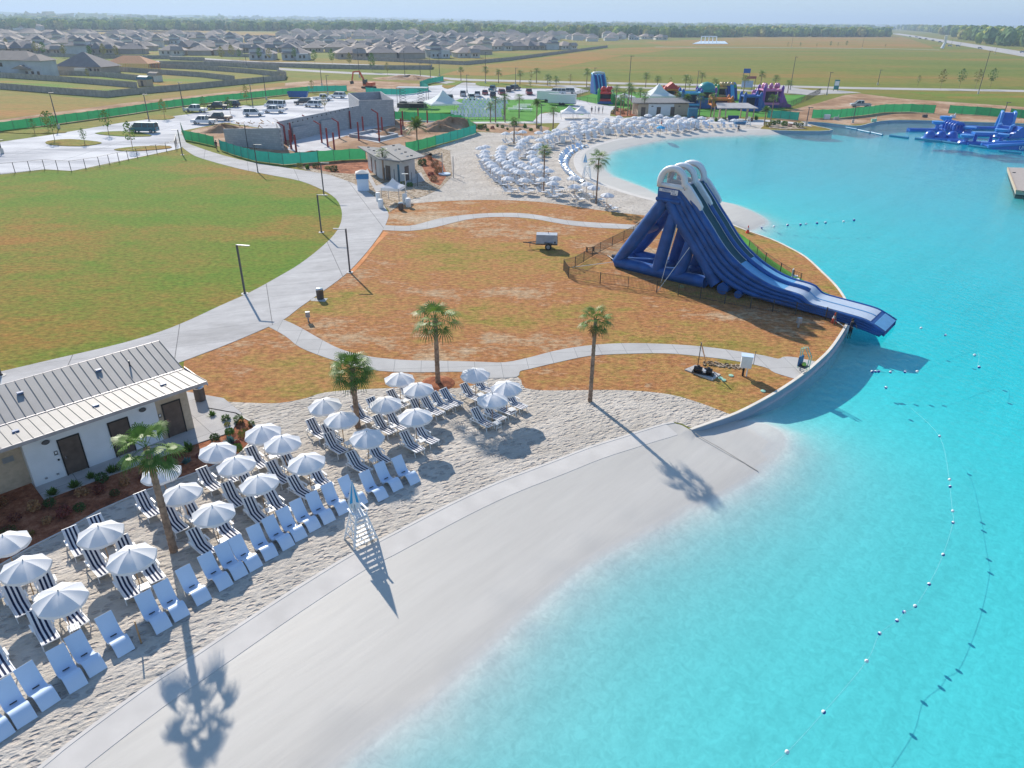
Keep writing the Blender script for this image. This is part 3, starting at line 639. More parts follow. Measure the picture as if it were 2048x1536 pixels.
def feather_crown(R0, nl, seed, up=0.2):
    random.seed(seed); b = MB()
    for i in range(nl):
        u = (i+0.5)/nl; el = R(80-75*u); az = i*2.399+random.uniform(-.2, .2); n = 9; pts = []
        for k in range(n+1):
            s = k/n; pts.append(Vector((math.cos(az)*math.cos(el)*s*R0, math.sin(az)*math.cos(el)*s*R0, (math.sin(el)*s-0.55*s*s*(0.5+u*0.6))*R0)))
        b.cur = 1 if u > 0.6 else 0
        b.tube(pts, 0.012, 3)
        for k in range(2, n+1):
            t = (pts[k]-pts[k-1]).normalized(); sd = t.cross(Vector((0, 0, 1))); sd.normalize()
            for q in (0.0, 0.5):
                p = pts[k-1].lerp(pts[k], q); ll = R0*0.26*(1.15-abs(k/n-0.45))
                for s in (-1, 1):
                    e = (sd*s+t*0.7).normalized()*ll+Vector((0, 0, -0.25*ll)); w = t*0.022*R0
                    b.add([p-w, p+w, p+e*0.7+w*0.6, p+e], [(0, 1, 2, 3)])
    return b
def trunk_mb(h, r0, r1, seed, lean=(0, 0), boots=False):
    random.seed(seed); b = MB(); k = int(h/0.16)+2; pts = []; rr = []
    for i in range(k):
        s = i/(k-1); pts.append((lean[0]*s*s, lean[1]*s*s, h*s)); base = r0+(r1-r0)*s+0.10*max(0, 0.12-s)
        rr.append(base*(1.08 if i % 2 else 0.94)*random.uniform(0.97, 1.03))
    b.tube(pts, rr, 10)
    if boots:
        for i in range(60):
            s = random.uniform(0.55, 1.0); a = random.uniform(0, 6.28); r = r0+(r1-r0)*s
            p = Vector((lean[0]*s*s+r*math.cos(a), lean[1]*s*s+r*math.sin(a), h*s)); e = Vector((math.cos(a)*0.10, math.sin(a)*0.10, 0.16)); b.bar(p, p+e, 0.07, 0.03)
    return b
def palm(bx, by, ty, R0, r0, label, seed, nl=26, kind='fan', group=None, lean=(0, 0), boots=False, dead=0, rise=0.55, hgt=None, nbl=15, mats=None):
    base = P(bx, by); h = hgt or (H(bx, by, ty)-R0*rise); h = max(h, 0.8)
    t = thing('palm_tree', label, 'palm tree', base, 0, group)
    trunk_mb(h, r0, r0*0.8, seed, lean, boots).build('trunk', M_trunk, t, smooth=60)
    if kind == 'fan': b, dd = fan_crown(R0, nl, seed, dead, nbl=nbl)
    else: b = feather_crown(R0, nl, seed); dd = None
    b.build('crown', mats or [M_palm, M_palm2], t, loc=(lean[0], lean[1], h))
    if dd and dead: dd.build('dead_fronds', M_dead, t, loc=(lean[0], lean[1], h))
    return t
palm(348, 1103, 862, 1.5, 0.17, 'near fan palm with stout trunk before the white-walled building', 11, 14, nbl=25, boots=False, dead=2)
palm(716, 855, 712, 1.45, 0.17, 'short bushy fan palm with rough trunk standing in the near sand', 12, 40, boots=True, dead=3)
palm(876, 768, 607, 1.85, 0.17, 'fan palm in a round mulch bed beside the narrow path', 13, 20, dead=0)
palm(1180, 803, 618, 1.25, 0.14, 'slim fan palm with brown dead skirt at the sand edge', 14, 19, dead=10)
palm(1087, 385, 290, 1.35, 0.11, 'slender fan palm standing left among the far white loungers', 15, 20, dead=1)
palm(1192, 408, 303, 1.75, 0.11, 'slender open-crowned palm at the edge of the far loungers, near the slide', 16, 17, dead=1)
c = P(876, 767); b = MB(); b.lathe([(1.15, 0.02), (0.95, 0.09), (0.5, 0.14), (0.0, 0.16)], (c.x, c.y, 0), 18); tag(b.build('mulch_ring', M_mulch, smooth=True), 'round bed of red mulch round the foot of the middle palm', 'mulch bed')
# ================================================================ NEAR BUILDING, PLANTS, LAMPS, SMALL THINGS
M_wallw = mat('white_stucco', (0.74, 0.76, 0.80), 0.9, var=0.04, scale=1.5, bump=0.15, bscale=30)
M_tan = mat('tan_board', (0.50, 0.40, 0.30), 0.85, var=0.12, scale=4, bump=0.15, bscale=12)
M_door = mat('bronze_door', (0.115, 0.085, 0.07), 0.45, var=0.25, scale=2.5)
M_frame = mat('dark_frame', (0.02, 0.018, 0.018), 0.5)
M_steel = mat('brushed_steel', (0.6, 0.6, 0.6), 0.25, metal=0.9)
def seam_roof(name='seam_roof', c=(0.345, 0.325, 0.305)):
    return mat(name, c, 0.55, metal=0.0, var=0.06, scale=1.2, spec=0.3)
M_roof = seam_roof(); M_seam = mat('roof_seam', (0.20, 0.19, 0.19), 0.5); M_fascia = mat('roof_fascia', (0.36, 0.34, 0.35), 0.5, metal=0.2)
M_glass = mat('dark_glass', (0.03, 0.04, 0.05), 0.1, spec=0.8)
bt = thing('restroom_building', 'long low building with butterfly seamed metal roof, white front and three brown doors', 'building', (-18.99, 36.57, 0), R(46.35))
def bpart(b, name, m, par=bt, **k): return b.build(name, m, par, **k)
b = MB(); b.prism([(-14, 0.65), (-8.45, 0.65), (-8.45, 4.3), (-14, 4.3)], 0, 2.85); b.prism([(-1.83, 0.02), (0, 0.02), (0, 4.3), (-1.83, 4.3)], 0, 2.9); bpart(b, 'tan_wall', M_tan)
b = MB(); b.prism([(-8.45, 0), (-1.83, 0), (-1.83, 4.29), (-8.45, 4.29)], 0, 2.95); bpart(b, 'white_wall', M_wallw)
def roof_panel(name, x0, x1, ya, za, yb, zb, n, par, th=0.09, seamm=M_seam):
    b = MB(); s = (zb-za)/(yb-ya)
    b.add([(x0, ya, za), (x1, ya, za), (x1, yb, zb), (x0, yb, zb), (x0, ya, za-th), (x1, ya, za-th), (x1, yb, zb-th), (x0, yb, zb-th)],
          [(0, 1, 2, 3), (7, 6, 5, 4), (4, 5, 1, 0), (5, 6, 2, 1), (6, 7, 3, 2), (7, 4, 0, 3)])
    o = b.build(name, M_roof, par); q = MB()
    for i in range(n+1):
        x = x0+(x1-x0)*i/n; q.bar((x, ya+0.01, za+0.02), (x, yb-0.01, zb+0.02), 0.028, 0.045)
    q.build('standing_seams', seamm, o); return o
f1 = roof_panel('front_roof', -14.5, 0.86, -1.05, 3.28, 2.05, 3.00, 33, bt)
f2 = roof_panel('rear_roof', -14.5, 0.80, 2.12, 3.05, 5.05, 3.95, 33, bt)
b = MB(); b.box((-6.82, -1.07, 3.2), (15.4, 0.05, 0.2)); b.box((0.89, 0.5, 3.07), (0.05, 3.1, 0.16)); b.box((-6.85, 5.08, 3.86), (15.3, 0.05, 0.2)); bpart(b, 'fascia', M_fascia)
b = MB(); b.box((-6.85, 2.08, 3.02), (15.3, 0.14, 0.05)); bpart(b, 'valley_gutter', M_fascia)
b = MB(); b.prism([(-14, 4.31), (0, 4.31), (0, 4.45), (-14, 4.45)], 0, 3.6); bpart(b, 'rear_wall', M_tan)
for x, y, z in [(-1.0, 0.5, 3.15), (-4.6, 0.55, 3.15), (-8.4, 0.55, 3.15), (-3.2, 3.9, 3.65), (-7.2, 3.9, 3.65), (-11.2, 3.9, 3.65)]:
    b = MB(); b.box((x, y, z+0.04), (0.30, 0.20, 0.10)); bpart(b, 'roof_vent', mat('vent_blue_grey', (.10, .16, .30), .5))
b = MB(); b.tube([(-1.6, 3.6, 3.5), (-1.6, 3.6, 3.85)], 0.05, 8); bpart(b, 'vent_pipe', M_dgrey)
for x0, m in ((-6.91, M_door), (-4.42, M_door), (-1.50, M_door)):
    y = 0.0 if x0 < -2 else 0.02
    d = MB(); d.box((x0+0.5, y-0.02, 1.13), (0.95, 0.05, 2.1)); dd = bpart(d, 'door', m)
    q = MB(); q.box((x0-0.01, y-0.025, 1.15), (0.06, 0.08, 2.2)); q.box((x0+1.01, y-0.025, 1.15), (0.06, 0.08, 2.2)); q.box((x0+0.5, y-0.025, 2.22), (1.08, 0.08, 0.06)); q.build('door_frame', M_frame, dd)
    q = MB(); q.box((x0+0.12, y-0.06, 1.15), (0.06, 0.03, 0.2)); q.bar((x0+0.12, y-0.1, 1.1), (x0+0.25, y-0.1, 1.1), 0.025); q.bar((x0+0.12, y-0.04, 1.1), (x0+0.12, y-0.1, 1.1), 0.02); q.build('handle', M_steel, dd)
for x in (-7.42, -3.9+1.35, -9.9): 
    if x < -9: continue
    d = MB(); d.lathe([(0.0, 0.0), (0.17, 0.0), (0.2, 0.06), (0.17, 0.13), (0.10, 0.15), (0.0, 0.15)], (0, 0, 0), 12, squash=0.62); o = bpart(d, 'wall_light', M_dgrey, smooth=30); o.location = (x, 0.0, 2.35); o.rotation_euler = (R(90), 0, 0)
for x, z, y in ((-7.13, 1.55, 0), (-3.2, 1.55, 0), (-1.72, 1.6, 0.02)):
    d = MB(); d.box((x, y-0.015, z), (0.17, 0.02, 0.24)); d.cur = 1; d.box((x, y-0.028, z+0.02), (0.10, 0.006, 0.12)); bpart(d, 'door_sign', [M_dgrey, M_white])
    d = MB(); d.box((x+0.02, y-0.03, z-0.42), (0.09, 0.05, 0.09)); bpart(d, 'push_button', M_black)
d = MB(); d.box((-9.1, 0.63, 1.75), (0.5, 0.03, 0.3))
for i in range(5): d.box((-9.1, 0.60, 1.64+i*0.055), (0.46, 0.03, 0.02))
bpart(d, 'louvre', M_grey)
for x in (-7.9, -7.35): d = MB(); d.box((x, -0.05, 0.35), (0.12, 0.06, 0.08)); bpart(d, 'hose_tap', M_grey)
d = MB(); d.box((-6.4, -0.08, 2.85), (0.35, 0.12, 0.1)); bpart(d, 'soffit_light', M_grey)
# slabs round the building (laid in the building's own frame)
def bl(x, y): c, s = math.cos(R(46.35)), math.sin(R(46.35)); return Vector((-18.99+x*c-y*s, 36.57+x*s+y*c, 0))
M_slab = gmat('building_slab', [(0.3, (0.46, 0.44, 0.43)), (0.7, (0.55, 0.53, 0.51))], scale=0.6, fine=3, joints=(2.4, (0.30, 0.29, 0.28), 0.014), rot=-0.809, bump=0.1)
sheet('paved_apron', [bl(-8.5, -1.5), bl(-0.5, -1.75), bl(1.35, -1.95), bl(2.9, -0.2), bl(3.0, 2.4), bl(1.9, 4.6), bl(0.8, 6.5), bl(-8.5, 6.5)], 0.05, M_slab, 0.06)
def bin_(loc, label, m, h=1.0, r=0.29):
    t = thing('litter_bin', label, 'litter bin', loc)
    q = MB(); q.lathe([(r*0.86, 0), (r, 0.05), (r*1.02, h*0.5), (r, h*0.86), (r*0.9, h*0.88)], n=20); q.build('body', m, t, smooth=40)
    q = MB(); q.lathe([(r*1.06, h*0.86), (r*1.08, h*0.9), (r*0.8, h), (0.0, h*1.02)], n=20); q.build('lid', M_steel, t, smooth=40); 
    q = MB()
    for i in range(20): a = i*math.pi/10; q.box((r*1.01*math.cos(a), r*1.01*math.sin(a), h*0.45), (0.012, 0.035, h*0.78), a)
    q.build('slats', M_dgrey, t)
    return t
M_bronze = mat('bronze_slats', (0.13, 0.10, 0.085), 0.4, metal=0.3, var=0.2)
c = bl(1.85, 3.2); bin_((c.x, c.y, 0.05), 'bronze slatted litter bin at the corner of the white-fronted building', M_bronze, 1.05, 0.32)
c = P(641, 598); bin_((c.x, c.y, 0.02), 'bronze slatted litter bin standing alone beside the curving promenade', M_bronze, 1.0, 0.30)
c = P(641, 600); tag(sheet('bin_pad', [c+Vector(v) for v in ((-.8, -.25, 0), (.5, -.45, 0), (.55, .4, 0), (-.9, .5, 0))], 0.02, M_path, 0.03, False), 'small square concrete pad under the promenade litter bin', 'concrete pad')
# shrubs in the beds
M_leafg = leafmat('shrub_green', (0.10, 0.20, 0.03)); M_leafd = leafmat('shrub_dark', (0.06, 0.12, 0.03)); M_leafr = leafmat('shrub_red', (0.22, 0.06, 0.05)); M_agave = leafmat('agave_blue', (0.10, 0.22, 0.22))
M_leafy = leafmat('shrub_yellow', (0.25, 0.24, 0.05))
def tuft(n, r, h, seed, wide=0.03):
    random.seed(seed); b = MB()
    for i in range(n):
        a = random.uniform(0, 6.28); t = random.uniform(0.1, 1.0); e = Vector((math.cos(a)*r*t, math.sin(a)*r*t, h*(1.1-t*0.75)*random.uniform(0.7, 1.1)))
        s = Vector((-math.sin(a), math.cos(a), 0))*wide; o = Vector((random.uniform(-.3, .3)*r, random.uniform(-.3, .3)*r, 0))
        b.add([o-s*0.6, o+s*0.6, o+e*0.6+s, o+e*0.6-s, o+e], [(0, 1, 2, 3), (3, 2, 4)])
    return b
def bush(n, r, h, seed, leaf=0.07):
    random.seed(seed); b = MB()
    for i in range(n):
        a = random.uniform(0, 6.28); z = random.random(); q = r*math.sqrt(max(0.05, 1-(z*1.1-0.35)**2))*random.uniform(0.5, 1.05)
        p = Vector((q*math.cos(a), q*math.sin(a), h*(0.1+z*0.9))); u = Vector((random.uniform(-1, 1), random.uniform(-1, 1), random.uniform(-.3, 1))).normalized()*leaf; v = u.orthogonal().normalized()*leaf*0.6
        b.add([p-u, p+v, p+u, p-v], [(0, 1, 2, 3)])
    return b
shr = {}
def shrub(px, py, kind, sc, label, group=None):
    if kind not in shr:
        bb, m = {'grass': (tuft(90, 0.4, 0.55, 1), M_leafg), 'dark': (bush(240, 0.4, 0.5, 2), M_leafd), 'red': (bush(200, 0.38, 0.42, 3), M_leafr), 'agave': (tuft(46, 0.42, 0.5, 4, 0.06), M_agave), 'green': (bush(240, 0.34, 0.45, 5), M_leafg), 'yellow': (bush(190, 0.38, 0.4, 6), M_leafy), 'brown': (bush(170, 0.35, 0.45, 7), M_dead)}[kind]
        shr[kind] = o = bb.build('shrub', m)
    else: o = shr[kind].copy(); col.objects.link(o)
    o.location = P(px, py) if not isinstance(px, Vector) else px; o.rotation_euler.z = random.uniform(0, 6); o.scale = (sc, sc, sc*random.uniform(.9, 1.2)); tag(o, label, 'shrub', group); return o
BUSH = [(425, 832, 'grass', .8), (452, 840, 'green', .8), (478, 845, 'green', .9), (503, 850, 'green', .6), (460, 868, 'green', .8), (463, 885, 'agave', 1.0), (487, 872, 'yellow', .8), (476, 902, 'green', .8), (430, 879, 'dark', .7), (378, 902, 'grass', 1.1), (372, 925, 'agave', .8), (225, 945, 'grass', 1.0), (243, 938, 'dark', .7), (183, 957, 'grass', .8), (205, 962, 'dark', .8), (150, 975, 'grass', 1.0), (107, 990, 'grass', 1.0), (100, 1010, 'dark', .7), (165, 990, 'brown', .9), (30, 1040, 'red', .8), (70, 1020, 'brown', .9), (130, 1030, 'red', .9), (20, 1070, 'dark', .9), (60, 1070, 'yellow', .6), (200, 985, 'red', .8), (250, 970, 'brown', .8), (330, 940, 'red', .6), (445, 900, 'yellow', .5), (5, 1010, 'brown', .9), (95, 1045, 'brown', .7), (455, 852, 'yellow', .5), (492, 862, 'brown', .5), (160, 1020, 'dark', .7), (230, 990, 'dark', .6), (290, 960, 'red', .7), (400, 915, 'red', .6), (475, 888, 'red', .5)]
KN = {'grass': 'spiky green grass tuft', 'dark': 'dark green shrub', 'red': 'reddish shrub', 'agave': 'blue-green agave', 'green': 'bright green shrub', 'yellow': 'yellow-green shrub', 'brown': 'dry brown shrub'}
kc = {}
for x, y, k, s in sorted(BUSH):
    i = kc.get(k, 0); kc[k] = i+1
    shrub(x, y, k, s, f'{KN[k]} in the near mulch bed, {nth(i)} of its kind from the left', 'shrubs in the mulch bed by the near building')
# ---- path lamps
def lamp(bx, by, ty, arm_dir, label, arm=1.15, h=None):
    hh = h or H(bx, by, ty); t = thing('path_lamp', label, 'lamp post', P(bx, by), arm_dir, 'lamp posts along the promenade')
    q = MB(); q.box((0, 0, hh/2), (0.13, 0.13, hh)); q.build('pole', M_dgrey, t)
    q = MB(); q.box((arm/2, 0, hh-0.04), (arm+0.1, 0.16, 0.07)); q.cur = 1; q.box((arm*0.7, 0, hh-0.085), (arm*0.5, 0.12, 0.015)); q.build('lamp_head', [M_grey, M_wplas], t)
    q = MB(); q.lathe([(0.32, 0), (0.32, 0.06), (0, 0.07)], n=18); q.cur = 1; q.box((0, 0, 0.1), (0.2, 0.2, 0.08)); q.build('footing', [M_cap, M_black], t)
    return t
lamp(490, 588, 489, R(-10), 'lamp post on the green lawn nearest to the camera, arm over the promenade')
lamp(643, 465, 389, R(-5), 'second lamp post on the lawn side of the promenade')
lamp(700, 545, 457, R(178), 'lamp post on the dry lawn side with its arm reaching left over the promenade')
lamp(648, 390, 324, R(-5), 'lamp post on the lawn edge behind the promenade bend, right of the green fence', h=4.4)
lamp(516, 345, 288, R(0), 'lamp post at the lawn edge before the block wall', h=4.3)
lamp(365, 310, 258, R(178), 'lamp post at the far corner of the green lawn by the gate', h=4.3)
lamp(496, 297, 264, R(180), 'lamp post in front of the ruined end of the block wall', h=4.3)
lamp(2, 752, 640, R(0), 'lamp post cut by the left edge of the picture beside the metal roof', h=4.4)
# ---- generator trailer
g = thing('generator_trailer', 'white towable generator on two wheels parked on the dry lawn', 'trailer', P(1092, 497), R(-4))
q = MB(); q.box((0.05, 0, 1.15), (2.3, 1.15, 0.95), taper=0.97); q.build('housing', mat('trailer_shade_tint', (0.42, 0.45, 0.50), 0.5), g)  # white housing; the blue-grey of its shaded side is painted into the colour
q = MB(); q.box((0.05, 0, 0.60), (2.35, 1.1, 0.12)); q.bar((-1.1, -0.45, 0.6), (-2.1, 0, 0.62), 0.08); q.bar((-1.1, 0.45, 0.6), (-2.1, 0, 0.62), 0.08); q.bar((-2.05, 0, 0.62), (-2.5, 0, 0.62), 0.09); q.bar((-1.75, 0, 0.6), (-1.75, 0, 0.1), 0.06); q.build('chassis', M_black, g)
for sy in (-1, 1):
    q = MB(); q.tube([(0.25, sy*0.62-0.1, 0.36), (0.25, sy*0.62+0.1, 0.36)], 0.36, 20); w = q.build('wheel', M_black, g, smooth=30)
    q = MB(); q.tube([(0.25, sy*0.62-0.12, 0.36), (0.25, sy*0.62+0.12, 0.36)], 0.2, 16); q.build('rim', M_grey, w, smooth=30)
    q = MB(); q.box((0.25, sy*0.62, 0.80), (0.9, 0.28, 0.04)); q.build('mudguard', M_black, g)
q = MB(); q.box((1.215, 0, 1.15), (0.02, 0.9, 0.7)); q.build('radiator_grille', M_black, g)
for x in (-0.55, 0.35): q = MB(); q.box((x, -0.585, 1.15), (0.82, 0.015, 0.8)); q.build('side_panel', mat('trailer_panel', (0.38, 0.42, 0.50), 0.5), g)  # camera-side panels carry the same painted blue-grey shade
q = MB(); q.box((0.95, -0.60, 0.85), (0.16, 0.02, 0.2)); q.build('control_box', M_black, g)
q = MB(); q.tube([(0.2, 0.1, 1.6), (0.2, 0.1, 1.85)], 0.03, 6); q.build('exhaust', M_black, g)
# ---- slab with pump, box on a post, pool lift, cone, little posts
pl = PP([(1369, 741), (1390, 732), (1441, 751), (1424, 762)]); tag(sheet('pump_slab', pl, 0.10, M_path, 0.12, False), 'rectangular concrete slab in the grass under the black pump', 'concrete slab')
t = thing('pump', 'black twin pump on the concrete slab with a pipe mast', 'pump', P(1406, 747, 0.1), R(-25))
for x in (-0.35, 0.35): q = MB(); q.tube([(x-0.3, 0, 0.28), (x+0.25, 0, 0.28)], 0.2, 14); q.tube([(x, 0, 0.3), (x, 0, 0.55)], 0.1, 10); q.build('motor', M_black, t, smooth=30)
q = MB(); q.box((0, 0, 0.05), (1.5, 0.5, 0.08)); q.build('base_frame', M_black, t)
q = MB(); q.tube([(0.05, -0.2, 0.3), (0.2, -0.24, 0.3)], 0.12, 12); q.build('gauge', M_white, t)
q = MB(); q.tube([(-0.45, 0.1, 0.3), (-0.5, 0.6, 2.0)], 0.03, 6); q.build('mast', M_black, t)
q = MB(); q.tube([(-0.5, 0.6, 2.0), (-0.1, 1.6, 0.0)], 0.045, 6); q.build('hose', M_steel, t)
q = MB(); random.seed(3)
for i in range(70): s = i/70; p = P(1412+70*s, 727+9*s); q.box((p.x+random.uniform(-.25, .25), p.y+random.uniform(-.3, .3), 0.04), (random.uniform(.1, .25), random.uniform(.1, .2), 0.09), random.uniform(0, 3))
tag(q.build('stone_rubble', M_rock), 'line of small rubble stones between the pump and the white cabinet', 'rubble', kind='stuff')
t = thing('electrical_cabinet', 'white cabinet on a post standing in the grass near the lagoon wall', 'cabinet', P(1488, 752), R(-15))
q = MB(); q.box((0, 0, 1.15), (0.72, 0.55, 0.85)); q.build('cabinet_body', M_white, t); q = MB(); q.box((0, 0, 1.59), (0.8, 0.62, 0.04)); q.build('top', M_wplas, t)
q = MB(); q.bar((-0.1, 0, 0), (-0.1, 0, 0.75), 0.14); q.build('post', M_black, t); q = MB(); q.bar((0.15, 0, 0), (0.15, 0, 0.75), 0.08); q.build('conduit', M_white, t)
q = MB(); q.tube([(0.5, 0.15, 0.9), (0.5, 0.15, 1.9)], 0.02, 6); q.build('antenna', M_dgrey, t)
t = thing('pool_lift', 'blue-backed pool lift seat with pale green rails on the wall corner', 'pool lift', P(1600, 741, 0.03), R(40))
q = MB(); q.box((0, 0.1, 0.75), (0.6, 0.08, 0.7)); q.build('backrest', mat('lift_blue', (0.05, 0.13, 0.28), 0.5), t)
q = MB(); q.box((0, -0.2, 0.4), (0.6, 0.5, 0.06)); q.build('seat', M_dgrey, t)
q = MB(); q.lathe([(0, 0), (0.13, 0.05), (0.16, 0.17), (0.1, 0.28), (0, 0.3)], (0, -0.2, 0.42), 12); q.build('float', mat('lime_plastic', (0.42, 0.62, 0.10), 0.4), t, smooth=True)
M_pgreen = mat('pale_green_pipe', (0.35, 0.60, 0.45), 0.4)
for x in (0.35, 0.65): q = MB(); q.tube([(x, 0.4, 0), (x, 0.4, 1.5), (x, 0.1, 1.6), (x, -0.3, 1.0), (x, -0.3, 0)], 0.035, 8); q.build('rail', M_pgreen, t)
q = MB(); q.bar((-0.3, -0.3, 0.02), (0.6, -0.3, 0.02), 0.12, 0.03); q.bar((0, 0.0, 0), (0, 0.0, 0.4), 0.08); q.build('base', M_grey, t)
def cone(x, y, label, h=0.85):
    t = thing('traffic_cone', label, 'traffic cone', P(x, y)); O = mat('cone_orange', (0.85, 0.08, 0.03), 0.5, var=0.03)
    q = MB(); q.lathe([(0.17*h/0.7, 0.03), (0.11*h/.7, h*0.42), (0.035, h), (0, h)], n=14); q.build('cone_body', O, t, smooth=40); q = MB(); q.box((0, 0, 0.015), (0.42, 0.42, 0.03)); q.build('base', O, t)
    q = MB(); q.lathe([(0.118*h/0.7, h*0.45), (0.075*h/.7, h*0.72)], n=14); q.build('reflective_band', M_white, t, smooth=True)
cone(1667, 645, 'orange traffic cone with white band beside the foot of the giant slide')
cone(1495, 466, 'orange traffic cone by the wall behind the giant slide', 0.9)
for i, (x, y, l) in enumerate([(1596, 655, 'grey utility box on a stake in the slide shadow'), (617, 643, 'small grey utility box on a stake near the path junction'), (1592, 575, 'white plastic box on the turf behind the slide')]):
    t = thing('utility_box', l, 'utility box', P(x, y), 0.3); q = MB(); q.box((0, 0, 0.62), (0.35, 0.25, 0.45)); q.build('box_body', M_grey if i < 2 else M_white, t); q = MB(); q.bar((0, 0, 0), (0, 0, 0.4), 0.12); q.build('stake', M_grey, t)
for x, y, l in [(1441, 757, 'green sprinkler valve cover by the corner of the pump slab'), (1462, 752, 'green valve cover between slab and cabinet'), (1447, 761, 'pale green valve cover lowest by the slab'), (1526, 783, 'green valve cover beyond the cabinet shadow')]:
    q = MB(); q.lathe([(0.17, 0), (0.17, 0.07), (0, 0.1)], n=12); o = q.build('valve_cover', M_pgreen); o.location = P(x, y); tag(o, l, 'valve cover')
# ---- slide fence: black picket fence in runs
def picket(pts, h, label, step=0.14, post=2.4, m=None, name='picket_fence'):
    t = thing(name, label, 'fence', (0, 0, 0)); m = m or mat('fence_bronze', (0.07, 0.065, 0.055), 0.6); q = MB(); r_ = MB(); po = []
    for a, c in zip(pts, pts[1:]):
        L = (c-a).length; d = (c-a)/L; n_ = max(1, int(L/step))
        for i in range(n_): p = a+d*(i+0.5)*L/n_; q.box((p.x, p.y, h*0.52), (0.02, 0.02, h*0.92), math.atan2(d.y, d.x))
        for z in (h*0.12, h*0.94): r_.bar(a+Vector((0, 0, z)), c+Vector((0, 0, z)), 0.022)
        k = max(1, round(L/post))
        for i in range(k): po.append(a+d*L*i/k)
    po.append(pts[-1])
    q.build('pickets', m, t); r_.build('rails', m, t)
    for p in po: s = MB(); s.box((p.x, p.y, h/2), (0.06, 0.06, h)); s.build('post', m, t)
    return t
picket(PP([(1283, 462), (1247, 481), (1200, 505), (1150, 535), (1127, 541), (1137, 556), (1200, 568), (1313, 585), (1400, 598), (1500, 618), (1590, 630), (1650, 640), (1668, 650)]), 1.15, 'black picket fence enclosing the giant slide on the dry lawn', 0.13)
picket(PP([(1497, 498), (1530, 524), (1560, 545), (1585, 560), (1600, 566)]), 1.0, 'low black fence along the turf strip behind the slide', 0.2)
# ---- buoy lines
M_buoyb = mat('buoy_blue', (0.03, 0.06, 0.30), 0.4)
def buoys(pts, label, glab, r=0.15, drop=0):
    L = [P(x, y, WZ+0.02) for x, y in pts]; sm = smooth_line(L, 5)
    q = MB(); q.tube(sm, 0.006, 4); tag(q.build('float_rope', mat('pale_rope', (0.30, 0.62, 0.66), 0.8)), label, 'rope')
    return L
def ball(L, r, lab, grp, white_mod=3):
    me = None
    for i, p in enumerate(L):
        if me is None:
            q = MB(); q.lathe([(0, -r), (r*0.7, -r*0.7), (r, 0), (r*0.7, r*0.7), (0, r)], n=12); q.m = [0 if k < 24 else 1 for k in range(len(q.f))]; o = q.build('buoy', [M_buoyb, M_white], smooth=True); me = o
        else: o = me.copy(); col.objects.link(o)
        o.location = p+Vector((0, 0, r*0.3)); o.rotation_euler = (random.uniform(-1.2, 1.2), random.uniform(-1.2, 1.2), 0)
        tag(o, lab % nth(i), 'buoy', grp)
bl1 = [(1879, 873), (1899, 960), (1900, 974), (1905, 1023), (1906, 1046), (1886, 1110), (1858, 1169), (1830, 1213), (1808, 1225), (1794, 1242), (1759, 1268), (1733, 1323), (1647, 1425), (1574, 1505)]
L1 = buoys([(1822, 816)]+bl1+[(1520, 1550)], 'long pale rope carrying buoys across the near lagoon', '')
ball(L1[1:-1], 0.085, 'blue and white buoy, %s along the near rope counted from the slide end', 'buoys on the near rope')
L3 = buoys([(1740, 744), (1782, 745), (1808, 745), (1835, 744), (1948, 703), (1955, 735)], 'short rope with small floats right of the slide mouth', '')
ball([P(x, y, WZ) for x, y in [(1744, 744), (1751, 744), (1757, 744), (1781, 745), (1810, 745), (1834, 744), (1772, 776), (1842, 657), (1891, 671), (1949, 711), (1958, 735)]], 0.11, 'small float near the slide mouth, %s in the loose cluster', 'small floats near the slide')
L4 = buoys([(1524, 455), (1600, 448), (1650, 444), (1708, 441)], 'short dotted float line off the wall behind the slide', '')
ball([P(x, y, WZ) for x, y in [(1524, 456), (1548, 454), (1575, 451), (1601, 450), (1612, 449), (1634, 447), (1651, 446), (1687, 444), (1708, 441)]], 0.16, 'dark float on the line behind the slide, %s from the wall', 'floats behind the slide')
